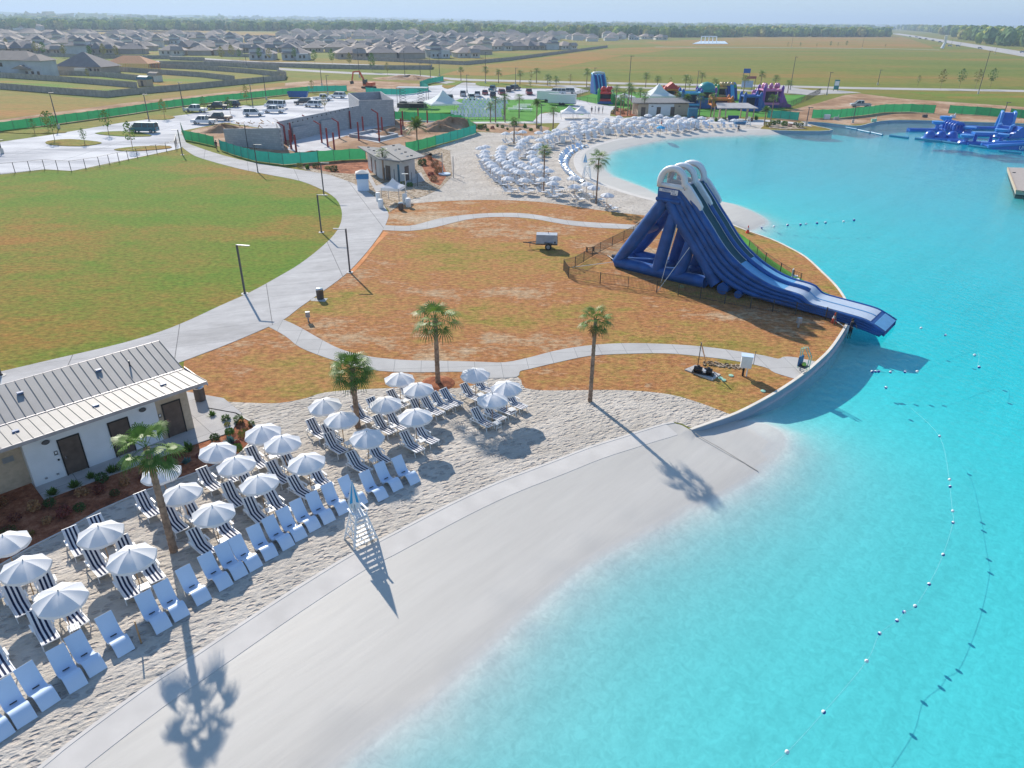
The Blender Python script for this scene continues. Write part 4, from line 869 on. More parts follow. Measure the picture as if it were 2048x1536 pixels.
# ---- worker in the water by the wall
def person(loc, rz, label, top, bottom, skin=(0.35, 0.20, 0.14), pose='stand', h=1.72, hairc=(0.02, 0.015, 0.01)):
    s = h/1.72
    J = {'pel': (0, 0, .95), 'chest': (0, 0.02, 1.28), 'neck': (0, 0.01, 1.46), 'head': (0, -0.02, 1.62), 'crown': (0, 0.0, 1.71)}
    if pose == 'reach': A = [((.17, .0, 1.40), (.36, -.08, 1.18), (.46, -.14, .93)), ((-.17, .0, 1.40), (-.28, -.2, 1.2), (-.22, -.42, 1.1))]
    elif pose == 'walk': A = [((.17, .0, 1.40), (.24, -.1, 1.15), (.22, -.26, .95)), ((-.17, .0, 1.40), (-.25, .12, 1.15), (-.22, .2, .92))]
    else: A = [((.17, .0, 1.40), (.24, .02, 1.14), (.22, -.08, .90)), ((-.17, .0, 1.40), (-.25, .02, 1.14), (-.20, -.10, .92))]
    st_ = 0.16 if pose == 'walk' else 0.0
    Lg = [((.09, 0, .90), (.11, -.02-st_*.6, .50), (.11, .02-st_, .08), (.12, -.12-st_, .03)), ((-.09, 0, .90), (-.11, -.02+st_*.4, .50), (-.11, .04+st_*1.2, .08), (-.12, -.10+st_*1.2, .03))]
    vs, es, rs = [], [], []
    def v(p, r): vs.append(Vector(p)*s); rs.append(r*s); return len(vs)-1
    pel = v(J['pel'], .145); ch = v(J['chest'], .16); nk = v(J['neck'], .06); hd = v(J['head'], .105); cr = v(J['crown'], .075); es += [(pel, ch), (ch, nk), (nk, hd), (hd, cr)]
    for a, c, d in A:
        i = v(a, .062); j = v(c, .045); k = v(d, .034); hnd = v((d[0], d[1]-.05, d[2]-.09), .036); es += [(ch, i), (i, j), (j, k), (k, hnd)]
    for a, c, d, e in Lg:
        i = v(a, .095); j = v(c, .06); k = v(d, .042); l = v(e, .04); es += [(pel, i), (i, j), (j, k), (k, l)]
    me = bpy.data.meshes.new('body'); me.from_pydata([tuple(x) for x in vs], es, []); o = bpy.data.objects.new('person', me); col.objects.link(o)
    md = o.modifiers.new('s', 'SKIN')
    for i, sv in enumerate(me.skin_vertices[0].data): sv.radius = (rs[i], rs[i]*0.8 if i < 2 else rs[i]); sv.use_root = (i == 0)
    sb = o.modifiers.new('u', 'SUBSURF'); sb.levels = 1; sb.render_levels = 1
    dg = bpy.context.evaluated_depsgraph_get(); me2 = bpy.data.meshes.new_from_object(o.evaluated_get(dg)); o.modifiers.clear(); o.data = me2
    ms = [mat('skin_%d' % int(skin[0]*100), skin, 0.6), mat('cloth_%s' % str(top), top, 0.85), mat('cloth_%s' % str(bottom), bottom, 0.85)]
    me2.materials.clear()
    for m in ms: me2.materials.append(m)
    for p in me2.polygons:
        z = p.center.z/s; x = abs(p.center.x)/s; p.use_smooth = True
        p.material_index = 0 if z > 1.47 or (z < 1.2 and x > 0.19 and z > .7) or z < 0.45 else (1 if z > 0.98 else 2)
    o.location = loc; o.rotation_euler.z = rz; tag(o, label, 'person')
    q = MB(); q.lathe([(0.1, 1.58), (0.112, 1.64), (0.095, 1.71), (0.05, 1.745), (0, 1.75)], (0, 0.015, 0), 12); q.v = [x*s for x in q.v]; q.build('hair', mat('dark_hair', hairc, 0.8), o, smooth=True)
    return o
p_ = person(P(1697, 677, -1.05), R(20), 'person in dark wetsuit standing in the water at the wall under the slide', (0.012, 0.018, 0.04), (0.012, 0.016, 0.03), pose='reach')
# ================================================================ GIANT INFLATABLE SLIDE (own frame: x along the slide, y across it away from the camera)
M_sb = mat('slide_navy', (0.013, 0.088, 0.31), 0.45, var=0.28, scale=0.9, bump=0.35, bscale=3.0, spec=0.45, bdist=0.08)
M_sb2 = mat('slide_royal', (0.014, 0.10, 0.34), 0.42, var=0.15, scale=1.2, spec=0.45)
M_sw = mat('slide_white', (0.74, 0.75, 0.78), 0.45, var=0.05, scale=1.0, bump=0.1, bscale=4)
M_mesh = mat('lane_mesh', (0.02, 0.085, 0.11), 0.8, var=0.5, scale=22)
M_lb = mat('lane_light_blue', (0.16, 0.42, 0.68), 0.4, var=0.08)
M_lg = mat('lane_grey', (0.50, 0.56, 0.66), 0.35, var=0.06)
SD = thing('inflatable_slide', 'giant navy inflatable double water slide with white arches ending in the lagoon', 'inflatable slide', (9.96, 68.97, 0), R(-40))
def sm2(pts, k=4): return [(p.x, p.y) for p in smooth_line([Vector((a, c, 0)) for a, c in pts], k)]
top = sm2([(6.9, 9.0), (8.12, 7.72), (8.9, 6.8), (9.8, 5.85), (10.6, 4.95), (11.5, 4.05), (12.6, 3.22), (14, 2.45), (15.6, 1.85), (16.9, 1.60), (18.0, 1.55), (18.8, 1.40), (19.35, 1.0), (20.0, 0.86), (22.3, 0.78), (24.0, 0.68), (24.8, 0.42), (25.7, 0.02)], 3)
und = sm2([(5.8, 7.35), (6.1, 7.2), (6.95, 6.0), (8.6, 4.1), (10.2, 2.3), (11.5, 1.25), (13.3, 0.6), (15.0, 0.35), (17, 0.25), (19, 0.2), (20.5, 0.15), (22.3, 0.0), (24.0, -0.2), (24.8, -0.3), (25.4, -0.4)], 3)
def samp(c, u):                          # point at fraction u of the polyline length
    L = [0]
    for a, b_ in zip(c, c[1:]): L.append(L[-1]+math.hypot(b_[0]-a[0], b_[1]-a[1]))
    d = u*L[-1]
    for i in range(len(c)-1):
        if L[i+1] >= d: t = (d-L[i])/max(1e-6, L[i+1]-L[i]); return (c[i][0]+(c[i+1][0]-c[i][0])*t, c[i][1]+(c[i+1][1]-c[i][1])*t)
    return c[-1]
NS = 64
def between(t): return [tuple(samp(top, i/NS)[k]*(1-t)+samp(und, i/NS)[k]*t for k in (0, 1)) for i in range(NS+1)]
def thick(i): a, b_ = samp(top, i/NS), samp(und, i/NS); return math.hypot(a[0]-b_[0], a[1]-b_[1])
def sidewall(name, y, m, dy=1):
    q = MB()
    for t in (0.13, 0.38, 0.63, 0.88):
        ln = between(t); q.tube([(x, y, z) for x, z in ln], [max(0.12, thick(i)*0.14) for i in range(NS+1)], 10)
    return q.build(name, m, SD, smooth=True)
sidewall('side_wall', 0.22, M_sb); sidewall('side_wall', 3.75, M_sb)
# middle divider up to the run-out
q = MB(); q.tube([(x, 2.03, z+0.02) for x, z in between(0.0)[:int(NS*0.70)]], 0.20, 10); q.tube([(x, 2.03, z-0.12) for x, z in between(0.08)[:int(NS*0.70)]], 0.22, 10); q.build('divider', M_sb2, SD, smooth=True)
lane = [(x, z) for x, z in between(0.05)]
def lane_seg(name, y0, y1, s0, s1, m, par=SD, dz=0.0):
    q = MB(); pts = [p for p in lane if s0 <= p[0] <= s1]; vs = []
    for x, z in pts: vs += [(x, y0, z+dz), (x, y1, z+dz)]
    q.add(vs, [(2*i, 2*i+2, 2*i+3, 2*i+1) for i in range(len(pts)-1)]); 
    return q.build(name, m, par, smooth=True)
q = MB(); vs = []
for x, z in lane: vs += [(x, 0.35, z-0.01), (x, 3.7, z-0.01), (x, 3.7, z-0.4), (x, 0.35, z-0.4)]
fs = [(4*i+a, 4*i+(a+1) % 4, 4*i+4+(a+1) % 4, 4*i+4+a) for i in range(len(lane)-1) for a in range(4)]
q.add(vs, fs+[(0, 1, 2, 3)]); q.build('slide_bed', M_sb2, SD)
for y0, y1 in ((0.55, 1.85), (2.22, 3.5)):
    l = lane_seg('slide_lane', y0, y1, 6.5, 12.9, M_mesh); l['label'] = 'dark mesh climbing lane'
    lane_seg('slide_lane', y0, y1, 12.6, 17.4, M_lb, dz=0.01)
    e = MB(); 
    for yy in (y0, y1): e.tube([(x, yy, z+0.03) for x, z in lane if 7 <= x <= 12.9], 0.03, 5)
    e.bar((12.75, y0, 3.25-0.55), (12.75, y1, 3.25-0.55), 0.06); e.build('lane_piping', M_sw, SD)
lane_seg('run_out', 0.55, 3.5, 17.0, 24.7, M_lg, dz=0.02)
q = MB(); q.tube([(x, 2.03, z+0.03) for x, z in lane if 17.2 < x < 24.6], 0.05, 5); q.build('run_out_ridge', M_lb, SD)
lp = lane_seg('splash_lip', 0.5, 3.55, 24.5, 25.9, M_lb, dz=0.03)
q = MB()
for i in range(6): q.bar((24.7+i*0.15, 0.6, 0.29-i*0.055), (24.7+i*0.15, 3.45, 0.29-i*0.055), 0.03)
q.build('lip_stripes', M_sb, SD)
# truss of fat tubes, near and far side and across
R_ = 0.47
for y in (0.45, 3.6):
    q = MB()
    q.tube([(0.25, y, 0.5), (2.5, y, 0.48), (5, y, 0.47), (7.6, y, 0.48), (9.9, y, 0.55)], 0.60, 12); q.build('base_tube', M_sb, SD, smooth=50)
    q = MB(); q.tube([(0.2, y, 0.45), (1.6, y, 2.4), (3.2, y, 4.8), (4.85, y, 7.3)], [0.5, 0.62, 0.64, 0.6], 12); q.build('rear_leg', M_sb, SD, smooth=50)
    q = MB(); q.tube([(5.4, y, 7.3), (6.6, y, 5.75), (8.3, y, 3.9), (9.8, y, 2.2), (10.7, y, 0.9), (11.0, y, 0.6)], 0.6, 12); q.build('front_leg', M_sb, SD, smooth=50)
    q = MB(); q.tube([(5.95, y, 6.3), (5.5, y, 4.0), (4.85, y, 0.7)], [0.52, 0.60, 0.60], 12); q.build('brace', M_sb, SD, smooth=50)
    q = MB(); q.tube([(7.95, y, 4.2), (7.65, y, 2.6), (7.15, y, 0.7)], [0.50, 0.56, 0.58], 12); q.build('brace', M_sb, SD, smooth=50)
for x, z in ((0.3, 0.5), (4.9, 0.48), (9.7, 0.55), (2.6, 4.0), (5.0, 6.9), (7.2, 0.5)):
    q = MB(); q.tube([(x, 0.4, z), (x, 3.65, z)], 0.50, 12); q.build('cross_tube', M_sb, SD, smooth=50)
q = MB(); q.tube([(0.4, 0.5, 0.6), (5.0, 3.6, 0.5)], 0.45, 10); q.tube([(5.0, 0.5, 0.5), (9.6, 3.6, 0.6)], 0.45, 10); q.build('floor_brace', M_sb, SD, smooth=50)
for x, r in ((11.9, 0.55), (13.4, 0.36)): q = MB(); q.tube([(x, -0.25, r), (x, 3.9, r)], [r*0.96, r*0.96], 14); q.build('ballast_tube', M_sb2, SD, smooth=50)
# platform box, sign, arches with netting, white side panels
q = MB(); q.box((5.5, 2.02, 7.95), (2.5, 4.0, 1.2)); q.tube([(4.25, 0.1, 7.42), (6.6, 0.1, 7.42)], 0.22, 8); q.tube([(4.25, 0.1, 7.42), (4.25, 3.95, 7.42)], 0.22, 8)
q.add([(6.7, 0.03, 8.5), (7.4, 0.03, 7.9), (6.9, 0.03, 6.5), (6.3, 0.03, 7.0), (6.7, 4.0, 8.5), (7.4, 4.0, 7.9), (6.9, 4.0, 6.5), (6.3, 4.0, 7.0)], [(0, 3, 2, 1), (4, 5, 6, 7), (0, 1, 5, 4), (1, 2, 6, 5), (2, 3, 7, 6), (3, 0, 4, 7)])
q.build('platform', M_sb, SD, smooth=40)
def arch(y):
    pts = [(4.32, y, 8.55), (4.3, y, 9.1)]+[(5.55-1.22*math.cos(a), y, 9.12+1.18*math.sin(a)) for a in [math.pi*i/12 for i in range(1, 12)]]+[(6.78, y, 9.1), (7.1, y, 8.7)]
    q = MB(); q.tube(pts, 0.29, 12); q.tube([(4.35, y, 8.75), (5.6, y, 8.72), (6.9, y, 8.70)], 0.24, 10); q.build('arch', M_sw, SD, smooth=True)
    q = MB(); w_ = 0.17; pr_ = [(6.45, 8.5), (6.5, 9.0), (6.9, 9.28), (7.4, 8.95), (8.5, 7.75), (8.78, 7.35), (8.72, 7.05), (8.42, 6.98), (7.9, 7.3), (7.2, 7.95)]; n_ = len(pr_)
    vs_ = [(x, y-w_, z) for x, z in pr_]+[(x, y+w_, z) for x, z in pr_]; c0_ = (7.5, y-w_-.1, 8.1); c1_ = (7.5, y+w_+.1, 8.1); vs_ += [c0_, c1_]
    q.add(vs_, [(k, (k+1) % n_, n_+(k+1) % n_, n_+k) for k in range(n_)]+[((k+1) % n_, k, 2*n_) for k in range(n_)]+[(n_+k, n_+(k+1) % n_, 2*n_+1) for k in range(n_)]); q.build('white_side_panel', M_sw, SD, smooth=60)
for y in (0.18, 2.03, 3.88): arch(y)
net = bpy.data.materials.new('netting'); net.use_nodes = True; nn = net.node_tree; bb = nn.nodes['Principled BSDF']; bb.inputs['Base Color'].default_value = (0.22, 0.18, 0.13, 1); bb.inputs['Roughness'].default_value = 0.9
trn = nn.nodes.new('ShaderNodeBsdfTransparent'); mx_ = nn.nodes.new('ShaderNodeMixShader'); ck = nn.nodes.new('ShaderNodeTexChecker'); ck.inputs['Scale'].default_value = 60; tcn = nn.nodes.new('ShaderNodeTexCoord'); nn.links.new(tcn.outputs['Object'], ck.inputs['Vector'])
mx_.inputs[0].default_value = 0.45; nn.links.new(trn.outputs[0], mx_.inputs[1]); nn.links.new(bb.outputs[0], mx_.inputs[2]); nn.links.new(mx_.outputs[0], nn.nodes['Material Output'].inputs['Surface'])
q = MB(); aa = [math.pi*i/12 for i in range(13)]
q.add([(5.55, 0.18, 8.9)]+[(5.55-1.1*math.cos(a), 0.18, 9.05+1.05*math.sin(a)) for a in aa], [(0, i+2, i+1) for i in range(12)]); q.build('net_window', net, SD)
for y0, y1 in ((0.3, 1.9), (2.15, 3.75)):
    q = MB(); vs = []
    for a in aa: vs += [(5.55-1.16*math.cos(a), y0, 9.1+1.12*math.sin(a)), (5.55-1.16*math.cos(a), y1, 9.1+1.12*math.sin(a))]
    q.add(vs, [(2*i, 2*i+1, 2*i+3, 2*i+2) for i in range(12)]); q.build('net_canopy', net, SD, smooth=True)
q = MB(); q.box((5.35, -0.005, 8.32), (1.9, 0.02, 0.26)); q.box((5.95, -0.012, 8.10), (0.7, 0.02, 0.2)); sg = q.build('sign_banner', M_sw, SD)
def text(s, size, loc, rot, m, par=None, name='lettering', ex=0.004):
    cu = bpy.data.curves.new(name, 'FONT'); cu.body = s; cu.size = size; cu.extrude = ex; cu.align_x = 'CENTER'; cu.materials.append(m)
    o = bpy.data.objects.new(name, cu); col.objects.link(o); o.location = loc; o.rotation_euler = rot
    dg = bpy.context.evaluated_depsgraph_get(); me = bpy.data.meshes.new_from_object(o.evaluated_get(dg)); bpy.data.objects.remove(o)
    o = bpy.data.objects.new(name, me); col.objects.link(o); o.location = loc; o.rotation_euler = rot
    if par: o.parent = par
    return o
text('FREESTYLE', 0.27, (5.35, -0.022, 8.24), (R(90), 0, 0), M_sb, sg); text('SLIDE', 0.17, (5.95, -0.03, 8.04), (R(90), 0, 0), M_sb, sg)
# tie straps
M_strap = mat('white_strap', (0.7, 0.7, 0.66), 0.7)
def strap(a, c, r=0.03):
    q = MB(); q.tube([a, c], r, 5); q.build('tie_strap', M_strap, SD)
def sl(p): c, s = math.cos(R(-40)), math.sin(R(-40)); dx, dy = p.x-9.96, p.y-68.97; return Vector((dx*c+dy*s, -dx*s+dy*c, p.z))
strap(sl(P(1322, 566)), (6.6, -0.05, 5.6)); strap(sl(P(1313, 585)), (8.1, -0.02, 3.6)); strap(sl(P(1140, 535)), (0.1, 0.2, 0.5)); strap(sl(P(1262, 457, 1.0)), (4.7, -0.02, 7.0)); strap(sl(P(1215, 510)), (0.1, 0.3, 0.6)); strap(sl(P(1664, 636, .3)), sl(P(1690, 655, .1)))
# blower, sandbags, small wooden table by the fence
def blower(x, y, l, m):
    t = thing('air_blower', l, 'blower', P(x, y), R(-20)); q = MB(); q.tube([(-0.25, 0, 0.3), (0.25, 0, 0.3)], 0.28, 14); q.build('housing', m, t, smooth=30); q = MB(); q.tube([(0.25, 0, 0.2), (0.7, 0.2, 0.2)], 0.16, 10); q.build('outlet', M_black, t, smooth=True); q = MB(); q.box((0, 0, 0.03), (0.6, 0.4, 0.06)); q.build('foot', M_black, t)
blower(1228, 520, 'black and white blower at the rear corner of the giant slide', M_dgrey)
blower(1512, 597, 'yellow blower beside the fence under the giant slide', mat('blower_yellow', (0.45, 0.33, 0.04), 0.5))
t = thing('wooden_table', 'small low wooden table inside the slide fence', 'table', P(1180, 503), 0.3); q = MB(); q.box((0, 0, 0.55), (0.9, 0.5, 0.06)); q.build('tabletop', M_wood, t)
for sx in (-1, 1): q = MB(); q.box((sx*0.38, 0, 0.27), (0.06, 0.4, 0.52)); q.build('leg', M_black, t)
for i, (x, y) in enumerate([(1362, 575), (1480, 575), (1560, 605), (1585, 608)]):
    q = MB(); q.lathe([(0.3, 0), (0.33, 0.1), (0.2, 0.2), (0, 0.22)], n=10, squash=0.6); o = q.build('sandbag', mat('sandbag_olive', (0.25, 0.26, 0.12), 0.9), smooth=True); o.location = P(x, y); tag(o, f'olive sandbag by the slide fence, {nth(i)} from the left', 'sandbag', 'sandbags along the slide')
t = thing('plastic_chair', 'white plastic chair on the turf behind the giant slide', 'chair', P(1588, 560), 1.0)
q = MB(); q.box((0, 0, 0.42), (0.5, 0.5, 0.05)); q.build('seat', M_white, t); q = MB(); q.box((0, 0.25, 0.75), (0.5, 0.05, 0.6)); q.build('backrest', M_white, t)
for sx in (-1, 1):
    for sy in (-1, 1): q = MB(); q.bar((sx*0.22, sy*0.22, 0.42), (sx*0.25, sy*0.25, 0), 0.05); q.build('leg', M_white, t)
# ================================================================ MIDDLE DISTANCE
def prof(b, pts, w, wt=None, zt=None):
    """side profile (x,z) extruded over the width w; points above zt narrow to wt"""
    n = len(pts); vs = []
    for s in (-1, 1):
        for x, z in pts: vs.append((x, s*((wt if (zt is not None and z > zt) else w)/2), z))
    fs = [(i, (i+1) % n, n+(i+1) % n, n+i) for i in range(n)]
    t = geometry.tessellate_polygon([[Vector((p[0], p[1], 0)) for p in pts]])
    fs += [tuple(a) for a in t]+[tuple(n+i for i in reversed(a)) for a in t]
    b.add(vs, fs); return b
# ---- ground sheets
sheet('parking_lot', PP([(-500, 420), (-60, 350), (0, 349), (90, 339), (143, 342), (230, 324), (350, 299), (362, 296), (372, 285), (362, 262), (450, 245), (560, 262), (700, 262), (800, 240), (830, 215), (920, 222), (1010, 205), (1150, 212), (1185, 228), (1230, 226), (1200, 206), (1140, 192), (1180, 182), (1140, 172), (1020, 170), (930, 165), (860, 172), (760, 186), (640, 192), (520, 206), (380, 228), (240, 246), (100, 270), (0, 284), (-500, 380)]), 0.012, M_park)
sheet('dirt', PP([(-500, 330), (0, 265), (110, 250), (240, 232), (350, 215), (512, 197), (617, 185), (694, 182), (732, 187), (802, 190), (860, 182), (840, 168), (760, 162), (640, 160), (500, 172), (350, 192), (200, 212), (0, 240), (-500, 300)]), 0.006, M_dirt)
sheet('dirt', PP([(362, 268), (400, 284), (435, 292), (470, 306), (512, 322), (567, 330), (637, 325), (700, 319), (735, 319), (790, 312), (837, 300), (875, 290), (952, 267), (922, 247), (882, 242), (790, 240), (700, 250), (560, 262), (450, 248), (400, 256)]), 0.018, M_dirt)
M_slabw = gmat('site_slab', [(0.3, (0.50, 0.48, 0.47)), (0.7, (0.64, 0.62, 0.61))], scale=0.3, fine=2, bump=0.1)
sheet('site_slab', PP([(583, 283), (575, 300), (600, 305), (668, 302), (652, 286), (720, 262), (790, 250), (728, 253), (640, 268)]), 0.06, M_slabw, 0.05)
sheet('site_slab', PP([(693, 272), (757, 286), (808, 272), (745, 262)]), 0.08, M_slabw, 0.07)
sheet('mulch_bed', PP([(590, 330), (640, 322), (735, 320), (738, 332), (760, 345), (700, 348), (660, 345)]), 0.034, M_mulch)
sheet('rock_bed', PP([(585, 331), (637, 326), (735, 320), (812, 307), (872, 293), (900, 302), (905, 352), (880, 378), (850, 392), (812, 402), (780, 424), (760, 402), (737, 385), (705, 366), (660, 350), (620, 343)]), 0.0325, M_rock)
sheet('rock_bed', PP([(678, 354), (712, 348), (745, 346), (790, 372), (830, 384), (870, 378), (888, 360), (880, 340), (840, 318), (905, 300), (862, 306), (880, 330), (905, 352), (880, 372), (850, 385), (812, 388), (770, 400), (745, 382), (710, 366)]), 0.036, M_rock)
sheet('mulch_bed', PP([(835, 318), (855, 310), (885, 325), (895, 350), (880, 372), (862, 365)]), 0.040, M_mulch)
sheet('planting_bed', PP([(950, 262), (955, 250), (1020, 246), (1075, 250), (1100, 256), (1090, 268), (1050, 272), (1000, 266)]), 0.020, M_dirt)
sheet('planting_bed', PP([(1218, 226), (1235, 215), (1275, 214), (1275, 232), (1240, 234)]), 0.020, M_mulch)
sheet('turf', PP([(790, 238), (800, 214), (860, 200), (905, 203), (920, 198), (1010, 200), (1060, 199), (1135, 204), (1180, 224), (1165, 230), (1090, 224), (1078, 229), (1066, 243), (925, 245)]), 0.022, M_turf)
sheet('turf', PP([(1085, 232), (1130, 229), (1160, 233), (1120, 241), (1085, 240)]), 0.024, M_turf)
sheet('turf', PP([(1145, 197), (1190, 187), (1260, 184), (1400, 186), (1520, 190), (1612, 190), (1600, 205), (1570, 218), (1545, 234), (1420, 234), (1380, 230), (1270, 222), (1190, 207)]), 0.026, M_turf)
sheet('dirt', PP([(1545, 242), (1575, 222), (1640, 205), (1690, 190), (1720, 187), (1800, 197), (2048, 214), (2400, 240), (2400, 270), (2048, 246), (1961, 243.5), (1861, 240), (1798, 239), (1761, 241), (1736, 246), (1698, 250), (1648, 244), (1598, 242.5), (1560, 250), (1540, 258)]), 0.010, M_dirt)
sheet('green_verge', PP([(1800, 183), (2048, 190), (2300, 200), (2300, 212), (2048, 204), (1900, 196)]), 0.014, M_lawn)
sheet('promenade', PP([(1135, 212), (1185, 209), (1235, 213), (1222, 222), (1220, 232), (1250, 236), (1275, 233), (1400, 234), (1540, 240), (1612, 247), (1625, 253), (1545, 251), (1400, 246), (1270, 243), (1200, 243), (1165, 245), (1140, 250), (1120, 262), (1108, 262), (1120, 246), (1068, 247), (920, 247), (800, 243), (830, 240), (925, 244), (1066, 243), (1080, 228), (1110, 224), (1165, 230), (1182, 226)]), 0.030, M_slabw, 0.02)
sheet('planter_rock', PP([(1532, 250), (1575, 246), (1600, 252), (1612, 258), (1570, 259.5), (1540, 256)]), 0.10, M_rock, 0.1)
def road(name, pts, w, z=0.02, m=M_road):
    c = smooth_line(PP(pts), 4); sheet(name, ribbon(offset(c, w/2), offset(c, -w/2)), z, m)
road('road', [(300, 122), (420, 128), (560, 138), (700, 146), (810, 150), (900, 158), (1030, 162), (1300, 168), (1540, 172), (1700, 176), (2048, 182), (2400, 190)], 10)
road('road', [(880, 163), (960, 171), (1100, 171), (1300, 176), (1440, 179), (1560, 184), (1640, 190)], 8, 0.024)
road('road', [(330, 112), (512, 124), (620, 126), (760, 131), (830, 135)], 8)
road('road', [(1540, 174), (1600, 182), (1640, 184), (1690, 182)], 14, 0.026)
road('highway', [(1790, 67), (1830, 73), (1900, 84), (2048, 108), (2300, 150)], 26, 0.03)
road('road', [(1310, 94), (1500, 95), (1750, 97), (1880, 100)], 7)
for pts in ([(95, 283), (140, 279), (195, 284), (200, 288), (160, 293), (100, 290)], [(190, 267), (240, 263), (290, 268), (300, 273), (240, 273)], [(228, 300), (270, 294), (330, 292), (340, 297), (270, 303)], [(300, 231), (330, 231), (350, 235), (330, 240), (290, 238)], [(0, 263), (80, 255), (120, 262), (130, 266), (60, 268)], [(885, 170), (925, 163), (915, 170), (895, 178)], [(960, 164), (1020, 168), (1140, 176), (1060, 177), (960, 172)], [(480, 206), (530, 200), (545, 208), (500, 212)]):
    sheet('grass_island', smooth_line(PP(pts), 3, True), 0.11, M_lawn, 0.10)
# ---- green screened fences
def scr(name, c): return fabric(name, c, 0.25, 0.12)
M_scr = scr('green_windscreen', (0.06, 0.40, 0.16)); M_scr2 = scr('teal_windscreen', (0.04, 0.36, 0.28))
def screen_fence(pts, label, h=1.9, m=M_scr, step=3.0):
    t = thing('screened_fence', label, 'fence'); P3 = PP(pts); q = MB(); po = []
    random.seed(len(label))
    for a, c in zip(P3, P3[1:]):
        L = (c-a).length; k = max(1, round(L/step)); nrm = Vector((-(c-a).y, (c-a).x, 0))/L
        for i in range(k):
            u0, u1 = i/k, (i+1)/k; p0, p1 = a.lerp(c, u0), a.lerp(c, u1); pm = p0.lerp(p1, .5)+nrm*random.uniform(-.12, .12)
            z0, z1 = 0.08, h+random.uniform(-.05, .02)
            q.add([p0+Vector((0, 0, z0)), pm+Vector((0, 0, z0)), p1+Vector((0, 0, z0)), p1+Vector((0, 0, z1)), pm+Vector((0, 0, z1-.07)), p0+Vector((0, 0, z1))], [(0, 1, 4, 5), (1, 2, 3, 4)]); po.append(p0)
    po.append(P3[-1]); q.build('windscreen', m, t)
    for p in po: q = MB(); q.bar(p, p+Vector((0, 0, h+0.1)), 0.06); q.build('post', M_dgrey, t)
    return t
screen_fence([(-80, 274), (0, 263), (110, 249), (240, 231), (350, 214), (420, 206), (512, 196), (617, 184.5)], 'long green screened fence along the back of the parking lot')
screen_fence([(617, 184.5), (650, 183), (694, 182.5)], 'teal screened fence end behind the blue skip', m=M_scr2)
screen_fence([(732, 187), (765, 189), (802, 190), (830, 187), (857, 182), (848, 176), (840, 174), (860, 167), (887, 162)], 'green screened fence round the excavator yard', m=M_scr2)
screen_fence([(364, 264), (370, 280), (400, 286), (430, 293)], 'short green screened fence at the promenade entrance left of the gap')
screen_fence([(441, 300), (470, 311), (512, 323), (567, 330), (637, 325)], 'teal screened fence in front of the steel columns', m=M_scr2)
screen_fence([(637, 325), (700, 320), (732, 319)], 'green screened fence left of the small grey-roofed building')
screen_fence([(812, 306), (837, 301), (872, 291)], 'green screened fence right of the small grey-roofed building')
screen_fence([(872, 291), (915, 279), (952, 267)], 'teal screened fence bordering the far sand', m=M_scr2)
screen_fence([(952, 267), (935, 255), (922, 247), (882, 243), (830, 241), (790, 239)], 'green see-through screened fence between building site and turf')
screen_fence([(1623, 237), (1680, 236), (1725, 231), (1768, 225), (1820, 224), (1868, 227)], 'green screened fence behind the lagoon, left of the dirt gap', 2.2)
screen_fence([(1896, 227), (1950, 230), (2006, 235)], 'green screened fence behind the lagoon, right of the dirt gap', 2.2)
screen_fence([(2018, 234), (2060, 239), (2120, 245)], 'green screened fence at the right edge behind the water slide', 2.2)
screen_fence([(1534, 236), (1560, 238), (1596, 241)], 'teal screened fence beside the timber pavilion', 2.0, m=M_scr2)
# ---- chain link fence along the parking lot and dark picket fences by the turf
def thin_fence(pts, label, h=1.6, step=2.4, m=None):
    t = thing('wire_fence', label, 'fence'); q = MB(); r_ = MB(); P3 = PP(pts); m = m or M_black
    for a, c in zip(P3, P3[1:]):
        L = (c-a).length; k = max(1, round(L/step))
        for i in range(k): p = a.lerp(c, i/k); w = MB(); w.bar(p, p+Vector((0, 0, h)), 0.07); w.build('post', m, t)
        r_.bar(a+Vector((0, 0, h)), c+Vector((0, 0, h)), 0.04); r_.bar(a+Vector((0, 0, .1)), c+Vector((0, 0, .1)), 0.04)
    r_.build('rails', m, t); return t
thin_fence([(-60, 358), (0, 349), (90, 340), (143, 343), (200, 334), (275, 316), (352, 300), (355, 286)], 'dark wire fence between the green lawn and the parking lot')
picket(PP([(1145, 200), (1165, 190), (1185, 180)]), 2.0, 'dark picket fence between car park and turf left of the tall blue slide', 0.35, 4)
picket(PP([(1145, 200), (1190, 208), (1215, 210)]), 1.6, 'dark picket fence along the front of the play turf', 0.35, 4)
picket(PP([(1640, 188), (1612, 203), (1580, 216), (1556, 222)]), 2.0, 'dark picket fence at the right end of the play turf', 0.3, 4)
picket(PP([(790, 226), (850, 206), (905, 200)]), 1.6, 'dark picket fence behind the stage on the turf', 0.4, 4)
